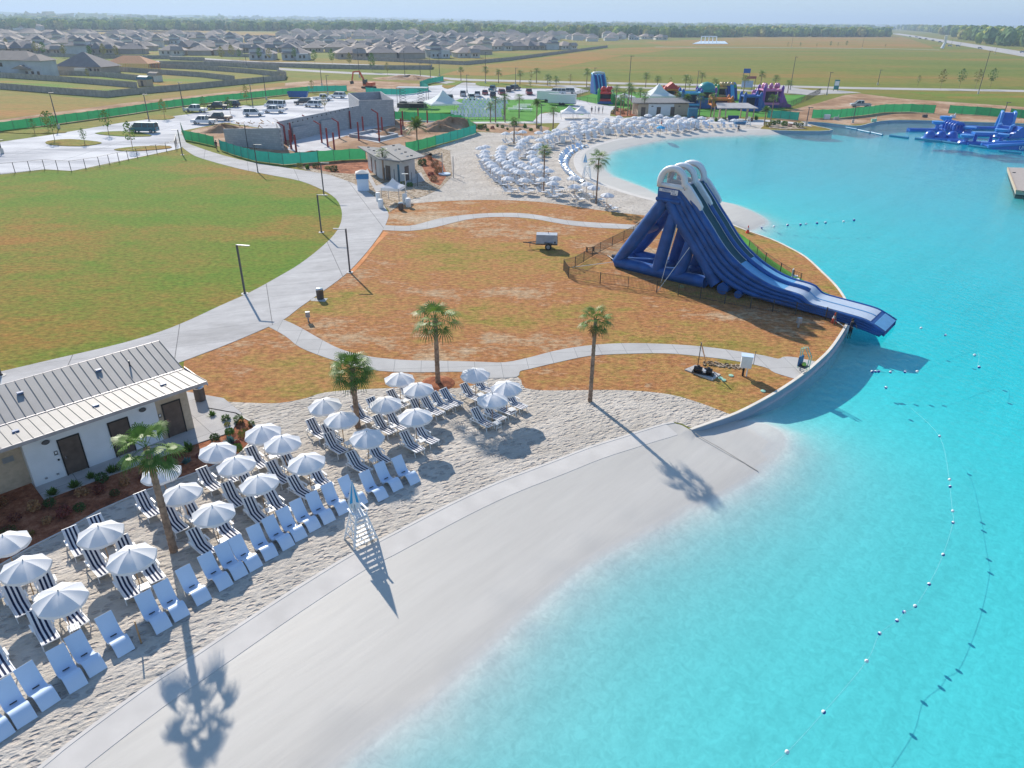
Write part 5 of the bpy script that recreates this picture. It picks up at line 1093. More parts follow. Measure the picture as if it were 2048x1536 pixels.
# ---- block walls of the building under construction
M_cmu = bpy.data.materials.new('concrete_block'); M_cmu.use_nodes = True; nt = M_cmu.node_tree; b_ = nt.nodes['Principled BSDF']; b_.inputs['Roughness'].default_value = 0.9
tc = nt.nodes.new('ShaderNodeTexCoord'); br = nt.nodes.new('ShaderNodeTexBrick'); br.inputs['Scale'].default_value = 1; br.inputs['Brick Width'].default_value = 0.8; br.inputs['Row Height'].default_value = 0.4; br.inputs['Mortar Size'].default_value = 0.02
br.inputs['Color1'].default_value = (0.36, 0.37, 0.40, 1); br.inputs['Color2'].default_value = (0.46, 0.46, 0.48, 1); br.inputs['Mortar'].default_value = (0.28, 0.28, 0.3, 1)
mp = nt.nodes.new('ShaderNodeMapping'); mp.inputs['Rotation'].default_value = (R(90), 0, 0); nt.links.new(tc.outputs['Object'], mp.inputs[0]); nt.links.new(mp.outputs[0], br.inputs['Vector']); nt.links.new(br.outputs[0], b_.inputs['Base Color'])
def block_wall(a, c, h, label, th=0.3, h2=None, name='block_wall'):
    a, c = P(*a), P(*c); L = (c-a).length; t = thing(name, label, 'wall', a, math.atan2((c-a).y, (c-a).x)); h2 = h2 or h
    q = MB(); q.add([(0, 0, 0), (L, 0, 0), (L, 0, h2), (0, 0, h), (0, th, 0), (L, th, 0), (L, th, h2), (0, th, h)], [(0, 1, 2, 3), (5, 4, 7, 6), (4, 0, 3, 7), (1, 5, 6, 2), (3, 2, 6, 7)])
    q.build('blockwork', M_cmu, t); return t, L
t1, L1_ = block_wall((562, 283), (722, 254), H(562, 283, 243), 'long grey block wall with slanted line behind the red steel columns', h2=H(722, 254, 211))
q = MB()
for i in range(16): q.box((1+i*(L1_-2)/16, -0.02, 3.0+i*0.09), (0.25, 0.04, 0.25))
q.build('beam_pockets', M_black, t1)
q = MB(); q.box((L1_*0.55, -0.5, 1.4), (4.5, 0.3, 2.8)); q.box((L1_*0.2, -0.6, 1.2), (4.0, 0.3, 2.4)); q.build('low_wall', M_cmu, t1)
def room(pts, h, label):
    P4 = PP(pts); t = thing('block_room', label, 'building', P4[0]); o0 = P4[0]
    for i in range(len(P4)):
        a, c = P4[i]-o0, P4[(i+1) % len(P4)]-o0; L = (c-a).length; d = (c-a)/L; nrm = Vector((-d.y, d.x, 0))*0.3
        q = MB(); q.add([(0, 0, 0), (L, 0, 0), (L, 0, h), (0, 0, h), (0, .3, 0), (L, .3, 0), (L, .3, h), (0, .3, h)], [(0, 1, 2, 3), (5, 4, 7, 6), (4, 0, 3, 7), (1, 5, 6, 2), (3, 2, 6, 7)])
        o = q.build('wall', M_cmu, t); o.location = a+Vector((0, 0, 0.003*i)); o.rotation_euler.z = math.atan2(d.y, d.x)
    return t
room([(722, 254), (790, 251), (765, 230), (700, 234)], H(790, 251, 199), 'tall roofless block room at the right end of the long block wall')
block_wall((452, 291), (567, 301), H(452, 291, 258), 'grey block wall at the promenade side of the building site, ruined top', h2=H(567, 301, 256))
block_wall((567, 301), (560, 285), H(567, 301, 257), 'short return of the grey block wall beside the first red column')
M_red = mat('red_oxide_steel', (0.27, 0.03, 0.035), 0.6, var=0.2)
COLS = [(572, 289, 251), (583, 299, 260), (584, 285, 245), (593, 305, 269), (619, 266, 236), (644, 286, 248), (656, 295, 256), (669, 300, 265), (671, 262, 228), (679, 277, 243), (702, 258, 222), (718, 281, 244), (727, 265, 233), (740, 252, 220), (759, 284, 225), (765, 267, 234), (789, 249, 218), (803, 271, 236), (806, 252, 222), (837, 246, 217), (855, 250, 221)]
random.seed(4)
for i, (x, y, ty) in enumerate(COLS):
    h = min(7.5, H(x, y, ty)); t = thing('steel_column', f'red oxide steel column on the building site, {nth(i)} from the left', 'steel column', P(x, y), random.uniform(0, .4), 'red steel columns on the building site')
    q = MB(); q.box((0, 0, h/2), (0.10, 0.3, h)); q.box((0, -.15, h/2), (0.3, 0.03, h)); q.box((0, .15, h/2), (0.3, 0.03, h)); q.build('shaft', M_red, t)
    q = MB(); q.box((0, 0, 0.03), (0.5, 0.5, 0.06)); q.build('base_plate', M_red, t)
    if i in (0, 5, 9, 14, 8, 4): q = MB(); q.bar((0, 0, h-0.1), (-1.2, 0.2, h+0.6), 0.2); q.build('bracket', M_red, t)
q = MB(); random.seed(9)
for k in range(60):
    x, y = random.uniform(462, 552), random.uniform(262, 290); p = P(x, y); p.z = random.uniform(0.3, 3.2); q.bar(p, p+Vector((random.uniform(-1, 1), random.uniform(-1, 1), random.uniform(-.5, .6))), random.uniform(.05, .16))
tag(q.build('scaffold_clutter', M_wood), 'jumble of timber, scaffold and rubble inside the ruined block wall', 'debris', kind='stuff')
def mound(px, py, r, h, label, m=M_dirt, sq=0.6, seed=1):
    random.seed(seed); q = MB(); n = 22; rings = 6; vs = []; ph = [random.uniform(0, 6.28) for _ in range(4)]
    for i in range(rings+1):
        u = i/rings
        for j in range(n):
            a = 2*math.pi*j/n; rr = r*u*(1+0.18*math.sin(2*a+ph[0])+0.1*math.sin(5*a+ph[1])); z = h*(1-u*u)**1.3*(0.75+0.25*math.sin(3*a+ph[2])+random.uniform(-.12, .12)) if u < 1 else -0.02
            vs.append((rr*math.cos(a), sq*rr*math.sin(a), z))
    q.add(vs, [(i*n+j, i*n+(j+1) % n, (i+1)*n+(j+1) % n, (i+1)*n+j) for i in range(rings) for j in range(n)][::-1]); o = q.build('dirt_mound', m, smooth=True); o.location = P(px, py); tag(o, label, 'dirt mound'); return o
mound(445, 263, 5, 1.6, 'dirt mound left of the ruined block wall', seed=2); mound(905, 254, 7, 2.2, 'large dirt mound by the teal fence corner', seed=3); mound(880, 262, 4, 1.4, 'smaller dirt mound before the large one on the site', seed=4)
mound(632, 312, 4, 0.9, 'dark spoil heap beside the teal fence on the site', M_mulch, seed=5); mound(790, 268, 5, 1.3, 'dirt mound between the last red columns', seed=6); mound(820, 158, 14, 1.6, 'dirt heap beside the excavator yard', seed=7)
q = MB(); 
for pts in ([(700, 274), (757, 282), (795, 273), (745, 265)],):
    P4 = PP(pts)
    for a, c in zip(P4, P4[1:]+P4[:1]): q.bar(a+Vector((0, 0, .35)), c+Vector((0, 0, .35)), 0.45, 0.55)
tag(q.build('low_foundation_wall', M_cmu), 'low square block foundation between red columns on the slab', 'foundation wall')
# ---- vehicles
def car_proto(kind, cname, c):
    M_b = mat('car_'+cname, c, 0.25, var=0.03, spec=0.6); t = thing({'pickup': 'pickup_truck', 'suv': 'parked_suv', 'sedan': 'parked_car', 'van': 'van'}[kind], 'car', {'pickup': 'pickup truck', 'suv': 'SUV', 'sedan': 'car', 'van': 'van'}[kind])
    L = {'pickup': 5.6, 'suv': 4.9, 'sedan': 4.6, 'van': 5.6}[kind]; h = {'pickup': 1.85, 'suv': 1.8, 'sedan': 1.45, 'van': 2.05}[kind]; x0, x1 = -L/2, L/2; b = 0.52*h
    q = MB(); prof(q, [(x0, .38), (x1, .38), (x1+.03, .7), (x1-.1, b), (x1-1.15, b+.08), (x0+.02, b+.08), (x0-.02, .7)], 1.85); q.build('body', M_b, t)
    q = MB(); cab = {'pickup': [(x0+1.9, b+.08), (x1-1.15, b+.08), (x1-1.9, h-.06), (x0+2.15, h-.06)], 'suv': [(x0+.05, b+.08), (x1-1.15, b+.08), (x1-1.85, h-.06), (x0+.35, h-.06)], 'sedan': [(x0+.7, b+.08), (x1-1.15, b+.08), (x1-1.95, h-.06), (x0+1.4, h-.06)], 'van': [(x0+.05, b+.08), (x1-.6, b+.08), (x1-1.3, h-.06), (x0+.15, h-.06)]}[kind]
    prof(q, cab, 1.78, 1.45, b+.2); q.build('windows', M_glass, t)
    q = MB(); xs = [cab[3][0]-.02, cab[2][0]+.02]; q.box(((xs[0]+xs[1])/2, 0, h-.03), (xs[1]-xs[0], 1.5, .07))
    for px in ([xs[0], (xs[0]+xs[1])/2] if kind != 'van' else [xs[0], xs[0]+1.4, xs[0]+2.6]):
        for s in (-1, 1): q.bar((px, s*.74, h-.05), (px, s*.9, b+.08), 0.1)
    for s in (-1, 1): q.bar((cab[2][0], s*.73, h-.05), (cab[1][0], s*.89, b+.08), 0.07)
    q.build('roof', M_b, t)
    if kind == 'pickup': q = MB(); q.box((x0+.97, 0, b+.09), (1.7, 1.5, .02)); q.build('cargo_bed', M_black, t)
    for sx in (-1, 1):
        for sy in (-1, 1):
            q = MB(); wx = sx*L*.31; q.tube([(wx, sy*.72, .36), (wx, sy*.94, .36)], .36, 14); w = q.build('wheel', M_black, t, smooth=40); q = MB(); q.tube([(wx, sy*.73, .36), (wx, sy*.955, .36)], .21, 10); q.build('rim', M_grey, w)
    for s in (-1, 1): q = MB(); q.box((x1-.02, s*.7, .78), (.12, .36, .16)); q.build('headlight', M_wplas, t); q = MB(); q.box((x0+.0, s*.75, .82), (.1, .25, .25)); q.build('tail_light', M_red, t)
    return t
CARS = {}
def car(kind, cname, c, px, py, rz, label, grp='vehicles parked beyond the building site'):
    k = (kind, cname)
    if k not in CARS: CARS[k] = [car_proto(kind, cname, c), []]
    return first_or_dup(CARS[k][0], CARS[k][1], P(px, py, 0.02), R(rz), label, grp)
W_, D_, S_, B_, RD_ = ('white', (.78, .78, .80)), ('dark', (.03, .035, .05)), ('silver', (.45, .47, .50)), ('teal_blue', (.02, .16, .22)), ('maroon', (.25, .03, .05))
for a in [('pickup', *W_, 393, 224, 170, 'white pickup at the back left of the parked vehicles'), ('pickup', *D_, 438, 218, 175, 'dark pickup in the back row of the first lot'), ('suv', *D_, 462, 214, 170, 'dark SUV at the end of the back row'),
          ('pickup', *W_, 409, 248, 178, 'white pickup in the front row nearest to the site'), ('pickup', *D_, 440, 241, 175, 'dark pickup with toolbox in the front row'), ('suv', *W_, 508, 232, 10, 'white SUV between the two parking rows'),
          ('van', *B_, 290, 265, 178, 'teal-blue van alone on the empty parking lot'), ('van', *W_, 551, 216, 172, 'white van in the middle row of the lot'), ('pickup', *W_, 549, 226, 178, 'white pickup in front of the white van'),
          ('suv', *D_, 606, 209, 200, 'dark SUV beside a white one near the long block wall'), ('suv', *W_, 626, 214, 165, 'white SUV near the long block wall'), ('pickup', *W_, 646, 201, 5, 'white pickup left of the tall block room'), ('suv', *W_, 676, 196, 170, 'white SUV last in the row, next to the tall block room'),
          ('suv', *D_, 900, 201, 90, 'dark SUV alone behind the white peaked tent'), ('suv', *S_, 926, 192, 95, 'silver SUV first in the car park row'), ('suv', *W_, 942, 199, 100, 'white SUV in the front of the car park'), ('suv', *W_, 955, 193, 92, 'white SUV second row of the car park'),
          ('sedan', *RD_, 970, 189, 95, 'maroon car in the middle of the car park'), ('pickup', *B_, 985, 182, 80, 'teal-blue pickup at the back of the car park'), ('suv', *D_, 986, 194, 90, 'dark SUV in the front of the car park'), ('suv', *RD_, 1003, 189, 100, 'maroon SUV in the car park'), ('suv', *D_, 1017, 183, 90, 'dark SUV at the right of the maroon one'),
          ('suv', *D_, 1030, 180, 60, 'dark SUV alone left of the pinkish truck'), ('pickup', *RD_, 1058, 189, 95, 'maroon pickup near the box trailers'), ('van', *W_, 1115, 189, 172, 'white van behind the box trailers'), ('suv', *S_, 1135, 187, 175, 'silver SUV right of the white van'), ('sedan', *S_, 1096, 190, 170, 'silver car left of the white van'), ('pickup', *S_, 1720, 214, 170, 'silver pickup on the dirt behind the lagoon fence')]: car(*a)
for i, (x, y, c) in enumerate([(1820, 74, W_), (1840, 78, D_), (1852, 79, RD_), (1866, 82, S_), (1880, 85, S_), (1900, 93, W_), (1916, 93, S_), (1960, 98, W_), (2045, 106, W_), (1833, 75, S_), (1890, 87, D_)]): car('suv', *c, x, y, -28, f'vehicle driving on the far highway, {nth(i)} in line', 'cars on the highway')
def trailer(px, py, rz, L, label):
    t = thing('box_trailer', label, 'trailer', P(px, py), R(rz)); q = MB(); q.box((0, 0, 1.75), (L, 2.3, 2.3)); q.build('box', M_white, t); q = MB(); q.box((0, 0, .5), (L, 2.0, .2)); q.bar((L/2, 0, .5), (L/2+1.2, 0, .5), .12); q.build('chassis', M_black, t)
    for s in (-1, 1):
        for dx in (-.5, .45): q = MB(); q.tube([(dx, s*1.0, .38), (dx, s*1.2, .38)], .38, 12); q.build('wheel', M_black, t)
    q = MB(); q.box((0, 0, 2.92), (L+.05, 2.35, .05)); q.build('roof', M_grey, t)
trailer(1096, 203, 165, 6.5, 'white box trailer behind, partly hidden by the nearer trailer'); trailer(1124, 210, 165, 8, 'nearer long white box trailer on the edge of the turf')
t = thing('skip', 'blue roll-off skip by the back fence of the lot', 'skip', P(597, 196), R(5)); q = MB(); q.add([(-2.6, -1.2, .3), (2.6, -1.2, .3), (2.6, 1.2, .3), (-2.6, 1.2, .3), (-3.1, -1.2, 1.9), (3.1, -1.2, 1.9), (3.1, 1.2, 1.9), (-3.1, 1.2, 1.9)], [(0, 1, 5, 4), (1, 2, 6, 5), (2, 3, 7, 6), (3, 0, 4, 7), (3, 2, 1, 0)]); Mbl = mat('skip_blue', (.03, .12, .35), .5); q.build('bin_body', Mbl, t)
q = MB()
for x in (-2, -1, 0, 1, 2): q.box((x, -1.22, 1.1), (.1, .1, 1.6))
q.build('ribs', Mbl, t)
# ---- excavator
t = thing('excavator', 'orange excavator with raised arm behind the building site', 'excavator', P(738, 178), R(160)); Mo = mat('machine_orange', (.65, .13, .05), .5)
for s in (-1, 1): q = MB(); prof(q, [(-2, .15), (2, .15), (2.3, .5), (2, .9), (-2, .9), (-2.3, .5)], .5); q.v = [v+Vector((0, s*1.2, 0)) for v in q.v]; q.build('track', M_black, t)
q = MB(); prof(q, [(-2, 1.1), (1.6, 1.1), (1.6, 1.8), (.4, 2.1), (-2, 2.2)], 2.6); q.build('house', Mo, t); q = MB(); q.box((.9, .8, 2.3), (1.4, 1.0, 1.6)); q.build('cab', M_glass, t)
q = MB(); q.bar((1.2, -.3, 1.6), (3.6, -.3, 5.6), .5); q.bar((3.6, -.3, 5.6), (6.0, -.3, 5.3), .45); q.build('boom', Mo, t); q = MB(); q.bar((6.0, -.3, 5.4), (6.8, -.3, 2.4), .35); q.build('arm', Mo, t); q = MB(); prof(q, [(6.4, 2.4), (7.2, 2.3), (7.0, 1.3), (6.2, 1.5)], 1.1); q.build('bucket', M_black, t)
# ---- stage with scissor lifts
t = thing('stage', 'low black stage with flat roof held by two scissor lifts', 'stage', P(824, 214), R(-3)); q = MB(); q.box((0, 0, .55), (7.5, 4.5, 1.1)); q.build('deck', M_black, t)
q = MB(); q.box((0.2, 1, 5.0), (8.6, 4.0, .18)); q.build('roof', M_grey, t)
for x in (-2.4, 2.6):
    q = MB()
    for k in range(5): z = 1.1+k*.72; q.bar((x-.9, 0, z), (x+.9, 0, z+.72), .08); q.bar((x+.9, 0, z), (x-.9, 0, z+.72), .08)
    q.box((x, 0, 1.25), (2.0, 1.0, .4)); q.build('scissor_lift', M_dgrey, t)
for x in (-3.9, 4.3):
    for y in (-.8, 2.9): q = MB(); q.bar((x, y, 0), (x, y, 5), .1); q.build('post', M_dgrey, t)
# ---- peaked tents
def tent(px, py, w, h0, h1, label, rz=0.0, n=4, legs=True):
    t = thing('peaked_tent', label, 'tent', P(px, py), rz); q = MB(); prs = [(1, h0), (.62, h0+(h1-h0)*.22), (.3, h0+(h1-h0)*.55), (.1, h0+(h1-h0)*.88), (.01, h1)]; vs = []
    for r, z in prs:
        for sx, sy in ((-1, -1), (1, -1), (1, 1), (-1, 1)): vs.append((sx*r*w/2, sy*r*w/2, z))
    vs += [(sx*w/2, sy*w/2, h0-.35) for sx, sy in ((-1, -1), (1, -1), (1, 1), (-1, 1))]
    fs = [(i*4+j, i*4+(j+1) % 4, i*4+4+(j+1) % 4, i*4+4+j) for i in range(4) for j in range(4)]+[(20+j, 20+(j+1) % 4, (j+1) % 4, j) for j in range(4)]
    q.add(vs, fs); q.build('canopy', M_canvas, t)
    for sx in (-1, 1):
        for sy in (-1, 1): q = MB(); q.bar((sx*w/2*.98, sy*w/2*.98, 0), (sx*w/2*.98, sy*w/2*.98, h0), .06); q.build('leg', M_grey, t)
    return t
tent(788, 403, 2.5, 2.0, 3.1, 'small white peaked tent on the promenade next to the kiosk', R(-12)); tent(887, 226, 8.5, 2.6, 5.6, 'large white peaked tent on the turf by the stage', R(20)); tent(1138, 237, 4.2, 1.6, 3.1, 'left of two small white peaked tents by the path'); tent(1162, 237, 4.2, 1.6, 3.1, 'right of two small white peaked tents by the path')
tent(1314, 212, 8.0, 3.0, 6.0, 'white peaked tent behind the far restroom building', R(10)); tent(1248, 209, 5.5, 2.3, 3.2, 'low pale blue-white canopy between palms on the play turf', R(5))
# ---- far folding chairs on the turf
def lc():
    q = MB(); q.box((0, 0, .40), (.55, .5, .05)); q.box((0, .28, .72), (.55, .05, .65), rot=Matrix.Rotation(R(-20), 3, 'X'))
    for s in (-1, 1): q.bar((s*.26, -.24, 0), (s*.26, .2, .6), .04); q.bar((s*.26, .24, 0), (s*.26, -.2, .45), .04)
    return q
pc = lc().build('lawn_chair', M_white); first = True; ri = 0
random.seed(5)
for (xa, xb, y, n) in [(912, 1002, 238, 24), (905, 1000, 232, 24), (918, 1000, 226, 20), (922, 1004, 221, 20), (925, 1010, 216, 20), (928, 1014, 211, 20), (930, 1010, 206, 18)]:
    n = int(n*.62)
    for i in range(n):
        x = xa+(xb-xa)*i/(n-1); o = pc if first else pc.copy()
        if not first: col.objects.link(o)
        first = False; o.location = P(x, y+random.uniform(-.4, .4), .03); o.rotation_euler.z = R(25+random.uniform(-8, 8)); o.scale = (1.3, 1.3, 1.3)
        tag(o, f'white lawn chair, {nth(i)} from left in the {nth(ri)} row from the front', 'chair', 'white lawn chairs facing the stage')
    ri += 1
# picnic tables
for i, (x, y) in enumerate([(1048, 214), (1040, 218), (1030, 222), (1050, 223)]):
    t = thing('picnic_table', f'long white picnic table on the turf, {nth(i)} from the back', 'picnic table', P(x, y), R(3), 'picnic tables on the turf')
    q = MB(); q.box((0, 0, .75), (4, .8, .06)); q.build('tabletop', M_white, t)
    for s in (-1, 1): q = MB(); q.box((0, s*.75, .45), (4, .3, .05)); q.build('bench', M_white, t); q = MB(); q.bar((s*1.5, -.7, 0), (s*1.5, 0, .75), .08); q.bar((s*1.5, .7, 0), (s*1.5, 0, .75), .08); q.build('leg', M_white, t)
# ================================================================ FAR BEACH, PLAY FIELD, WATER PARK
def Z1(l): return [(920+x/5.12, 200+y/5.12) for x, y in l]
def Z2(l): return [(1160+x/8.533, 130+y/8.533) for x, y in l]
def Z3(l): return [(1380+x/8.533, 130+y/8.533) for x, y in l]
BLK = [('left far-beach file', Z1([(210, 475), (262, 460), (257, 505), (240, 535), (250, 560), (265, 590), (310, 630), (335, 660), (380, 690), (435, 720), (490, 785)])),
 ('second far-beach file', Z1([(440, 460), (425, 480), (415, 515), (405, 545), (415, 565), (425, 595), (478, 625), (500, 660), (560, 690), (610, 718), (660, 792)])),
 ('third far-beach file', Z1([(560, 515), (535, 540), (540, 570), (550, 595), (610, 620), (650, 650), (710, 680), (765, 712), (840, 790), (950, 830)])),
 ('fourth far-beach file', Z1([(735, 515), (735, 560), (780, 590), (760, 610), (800, 645), (850, 670), (905, 705), (975, 780)])),
 ('far-beach corner by the palms', Z1([(1165, 785), (1175, 865), (1300, 840), (1370, 870), (1510, 950)])),
 ('far-beach back left group', Z1([(470, 330), (560, 320), (640, 308), (715, 365), (665, 385), (650, 400), (625, 430), (600, 460)])),
 ('far-beach middle band', Z1([(820, 390), (815, 435), (775, 465), (805, 320), (895, 310), (985, 295), (905, 350), (900, 370), (975, 330), (1020, 315), (1070, 305)])),
 ('block left of the far restrooms', Z1([(1155, 215), (1180, 235), (1175, 262), (1175, 290), (1175, 325), (1275, 195), (1275, 225), (1285, 250), (1275, 275), (1280, 305), (1370, 185), (1380, 220), (1345, 250), (1425, 265), (1355, 292), (1500, 180), (1495, 205), (1465, 235)])),
 ('rows in front of the far restrooms', Z2([(665, 865), (625, 910), (590, 950), (810, 905), (755, 940), (720, 985), (620, 1010), (940, 935), (880, 960), (850, 1010), (935, 870), (1045, 880), (1165, 840), (1080, 945), (1030, 1000), (1295, 880), (1215, 920), (1240, 990), (1365, 840), (1480, 870), (1520, 935), (1490, 975), (1600, 900), (1665, 850), (1705, 930), (1780, 880), (1680, 965), (1820, 950)])),
 ('group by the timber pavilion', Z3([(200, 880), (100, 930), (30, 905), (345, 930), (550, 920), (760, 915)])+Z2([(1900, 910), (1975, 930)]))]
def simple_umb():
    t = thing('beach_umbrella', 'far umbrella', 'umbrella'); canopy_mb(seg=2).build('canopy', M_canvas, t); b = MB(); b.tube([(0, 0, 0), (0, 0, 2.2)], .03, 5); b.build('pole', M_wood, t); return t
M_loungf = mat('white_lounger_far', (0.70, 0.71, 0.74), 0.5, var=0.04)
def far_lounger():
    q = MB()
    q.add([(.95, -.31, .38), (.95, .31, .38), (-.1, .31, .33), (-.1, -.31, .33), (-.68, .31, .95), (-.68, -.31, .95)], [(0, 1, 2, 3), (3, 2, 4, 5)])
    q.add([(.95, -.31, .35), (.95, .31, .35), (-.1, .31, .30), (-.1, -.31, .30), (-.70, .31, .92), (-.70, -.31, .92)], [(3, 2, 1, 0), (5, 4, 2, 3)])
    for s in (-1, 1):
        q.bar((.97, s*.33, .37), (-.7, s*.33, .3), .05); q.bar((.8, s*.33, .35), (.86, s*.33, 0), .05); q.bar((-.55, s*.33, .3), (-.62, s*.33, 0), .05); q.bar((-.1, s*.35, .33), (-.7, s*.33, .93), .05); q.bar((.15, s*.37, .55), (-.4, s*.37, .55), .06)
    return q.build('far_lounger_proto', M_loungf)
pu = simple_umb(); pu.name = 'beach_umbrella'; pl_ = far_lounger(); pl_.name = 'beach_lounger'; st = []; lf = True; random.seed(21)
kf = [p for p in kerb_far]
def toward_water(p):
    k = min(kf, key=lambda c: (c-p).length); d = k-p; d.z = 0; return math.atan2(d.y, d.x)
li = {}
for name, pts in BLK:
    for i, (x, y) in enumerate(pts):
        p = P(x, y, 2.2); p.z = 0.01; o = first_or_dup(pu, st, p, random.uniform(0, .8), f'small white umbrella, {nth(i)} in the {name}', 'white umbrellas on the far beach', random.uniform(.95, 1.03))
        o.rotation_euler.x = random.uniform(-.04, .04)
        a = toward_water(p) if y > 262 else R(-75); a += random.uniform(-.12, .12)
        if name.startswith(('left far', 'second', 'third', 'fourth')): a = R(-25)+random.uniform(-.06, .06)
        d = Vector((math.cos(a), math.sin(a), 0)); s = Vector((-d.y, d.x, 0))
        for k, sg in enumerate((-1, 1)):
            o = pl_ if lf else pl_.copy()
            if not lf: col.objects.link(o)
            lf = False; o.location = p+s*sg*0.72+d*0.25; o.rotation_euler.z = a+random.uniform(-.08, .08)
            tag(o, f'white lounger {("right", "left")[k]} of the {nth(i)} umbrella in the {name}', 'lounger', 'white loungers on the far beach')
o = dup(pu, P(1322, 252, 2.2)-Vector((0, 0, 2.2)), 0, 'sky-blue and white umbrella among the white ones by the far restrooms', 'white umbrellas on the far beach'); o.children[0].data = o.children[0].data.copy(); o.children[0].data.materials[0] = M_bluef
# curving row of wave chaises on the far beach
arc = smooth_line(PP(Z1([(1275, 480), (1200, 505), (1140, 535), (1100, 572), (1072, 615), (1062, 655), (1068, 690), (1095, 730), (1135, 770), (1190, 815), (1240, 845)])), 8)
tot = sum((arc[i+1]-arc[i]).length for i in range(len(arc)-1)); nn_ = 30; acc = 0; k = 0
for i in range(len(arc)-1):
    seg = (arc[i+1]-arc[i]).length
    while k < nn_ and acc+seg >= tot*k/(nn_-1)-1e-6:
        t_ = (tot*k/(nn_-1)-acc)/seg; p = arc[i].lerp(arc[i+1], min(1, max(0, t_))); p.z = .01
        dup(proto_l, p, toward_water(p), f'white wave-shaped chaise, {nth(k)} in the far curving row from its inner end', 'moulded chaises in a curving row on the far beach'); k += 1
    acc += seg
for i, (x, y) in enumerate(Z2([(1460, 1100), (1500, 1095), (1560, 1100), (1610, 1100), (1720, 1085), (1770, 1080), (1820, 1085), (1870, 1080), (1930, 1070)])+Z3([(255, 1030), (290, 1035), (560, 1005), (120, 1040), (70, 1030)])):
    p = P(x, y); p.z = .01; dup(proto_l, p, R(-80), f'white chaise at the far water edge below the restrooms, {nth(i)} of a loose row', 'chaises along the far water edge')
for i, (x, y) in enumerate(sorted(Z1([(1500, 350), (1050, 440)])+Z2([(1340, 1120), (490, 1180)]))):
    q = MB(); q.box((0, 0, .6), (.9, .9, 1.2), taper=.9); q.box((0, 0, 1.25), (1.1, 1.1, .08)); o = q.build('towel_cabinet', M_white); o.location = P(x, y); tag(o, f'white square cabinet among the far loungers, {nth(i)} from the left', 'cabinet', 'white cabinets on the far beach')
# ---- palms of the middle distance
random.seed(31); V = []
for s in range(3):
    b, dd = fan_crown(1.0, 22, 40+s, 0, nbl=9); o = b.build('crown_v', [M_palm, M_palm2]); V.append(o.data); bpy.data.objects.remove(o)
b = feather_crown(1.0, 26, 50); o = b.build('crown_f', [M_palm, M_palm2]); VF = o.data; bpy.data.objects.remove(o)
TR = []
for s in range(2): o = trunk_mb(1.0, .13, .10, 60+s).build('trunk_v', M_trunk); TR.append(o.data); bpy.data.objects.remove(o)
def mid_palm(x, y, ty, label, grp, r=1.35, feather=False, i=0):
    h = max(1.5, H(x, y, ty)-r*.5); t = thing('palm_tree', label, 'palm tree', P(x, y), random.uniform(0, 6), grp)
    o = bpy.data.objects.new('trunk', TR[i % 2]); col.objects.link(o); o.parent = t; o.scale = (1.15, 1.15, h)
    o = bpy.data.objects.new('crown', VF if feather else V[i % 3]); col.objects.link(o); o.parent = t; o.location = (0, 0, h); o.scale = (r, r, r*random.uniform(.85, 1.1)); return t
ROADP = [(922, 162, 134), (971, 167, 133), (997, 167, 139), (1040, 170, 140), (1073, 167, 136), (1095, 171, 148), (1112, 171, 153), (1173, 174, 138), (1291, 175, 145), (1314, 180, 151), (1370, 181, 149), (1402, 175, 144), (1429, 182, 157), (1487, 184, 150), (1520, 177, 142), (1548, 185, 150), (1575, 186, 160)]
for i, a in enumerate(ROADP): mid_palm(*a, f'street palm along the far road, {nth(i)} from the left', 'palms lining the far road', 2.0, False, i)
FRONT = [(1038, 237, 188), (1073, 257, 200), (1106, 260, 213), (1028, 287, 234), (991, 245, 192), (1010, 245, 187), (981, 245, 205), (1230, 230, 172), (1255, 232, 167), (1260, 230, 174), (1279, 210, 176), (1287, 230, 184), (1354, 225, 183), (1371, 227, 189), (1398, 232, 187), (1421, 234, 187), (1541, 242, 188), (1528, 250, 213), (1441, 190, 172), (1246, 225, 182), (1240, 236, 190)]
for i, a in enumerate(sorted(FRONT)): mid_palm(*a, f'palm between far beach and play turf, {nth(i)} from the left', 'palms behind the far beach', 1.7, i in (5, 15, 19), i)
mid_palm(835, 300, 240, 'feather palm by the green fence behind the small grey-roofed building', None, 2.6, True)
mid_palm(768, 362, 296, 'upright palm against the corner of the small grey-roofed building', None, 1.3, False, 1)
# ---- small building with butterfly shingle roof
o0 = P(752, 372); bt2 = thing('changing_building', 'small building with grey folded roof and grey-white walls beyond the promenade', 'building', o0, R(-38))
def at2(p): return p-o0
A2, B2, C2, D2, E2 = P(764, 376), P(733, 340), P(845, 356), P(808, 366), P(790, 366)
q = MB(); Lf = [P(737, 338), P(760, 357), P(802, 365), P(831, 356), P(808, 325)]
bt2.rotation_euler.z = 0
q.prism([(at2(p).x, at2(p).y) for p in Lf], 0, 2.9); q.build('wall', mat('grey_white_wall', (.55, .53, .52), .85, var=.08, scale=1), bt2)
def rp(pts, name, m):
    q = MB(); v = [at2(P(x, y, z)) for x, y, z in pts]; n = len(v); q.add(v+[p-Vector((0, 0, .18)) for p in v], [tuple(range(n)), tuple(range(2*n-1, n-1, -1))]+[(i, n+i, n+(i+1) % n, (i+1) % n) for i in range(n)]); return q.build(name, m, bt2)
M_sh = mat('grey_shingle', (.27, .26, .25), .9, var=.12, scale=3); M_sh2 = M_sh
rp([(715, 292, 3.7), (757, 317, 3.7), (802, 322, 3.2), (760, 295, 3.2)], 'left_roof', M_sh); rp([(761, 293, 3.25), (803, 321, 3.25), (850, 312, 4.0), (799, 287, 4.0)], 'right_roof', M_sh)
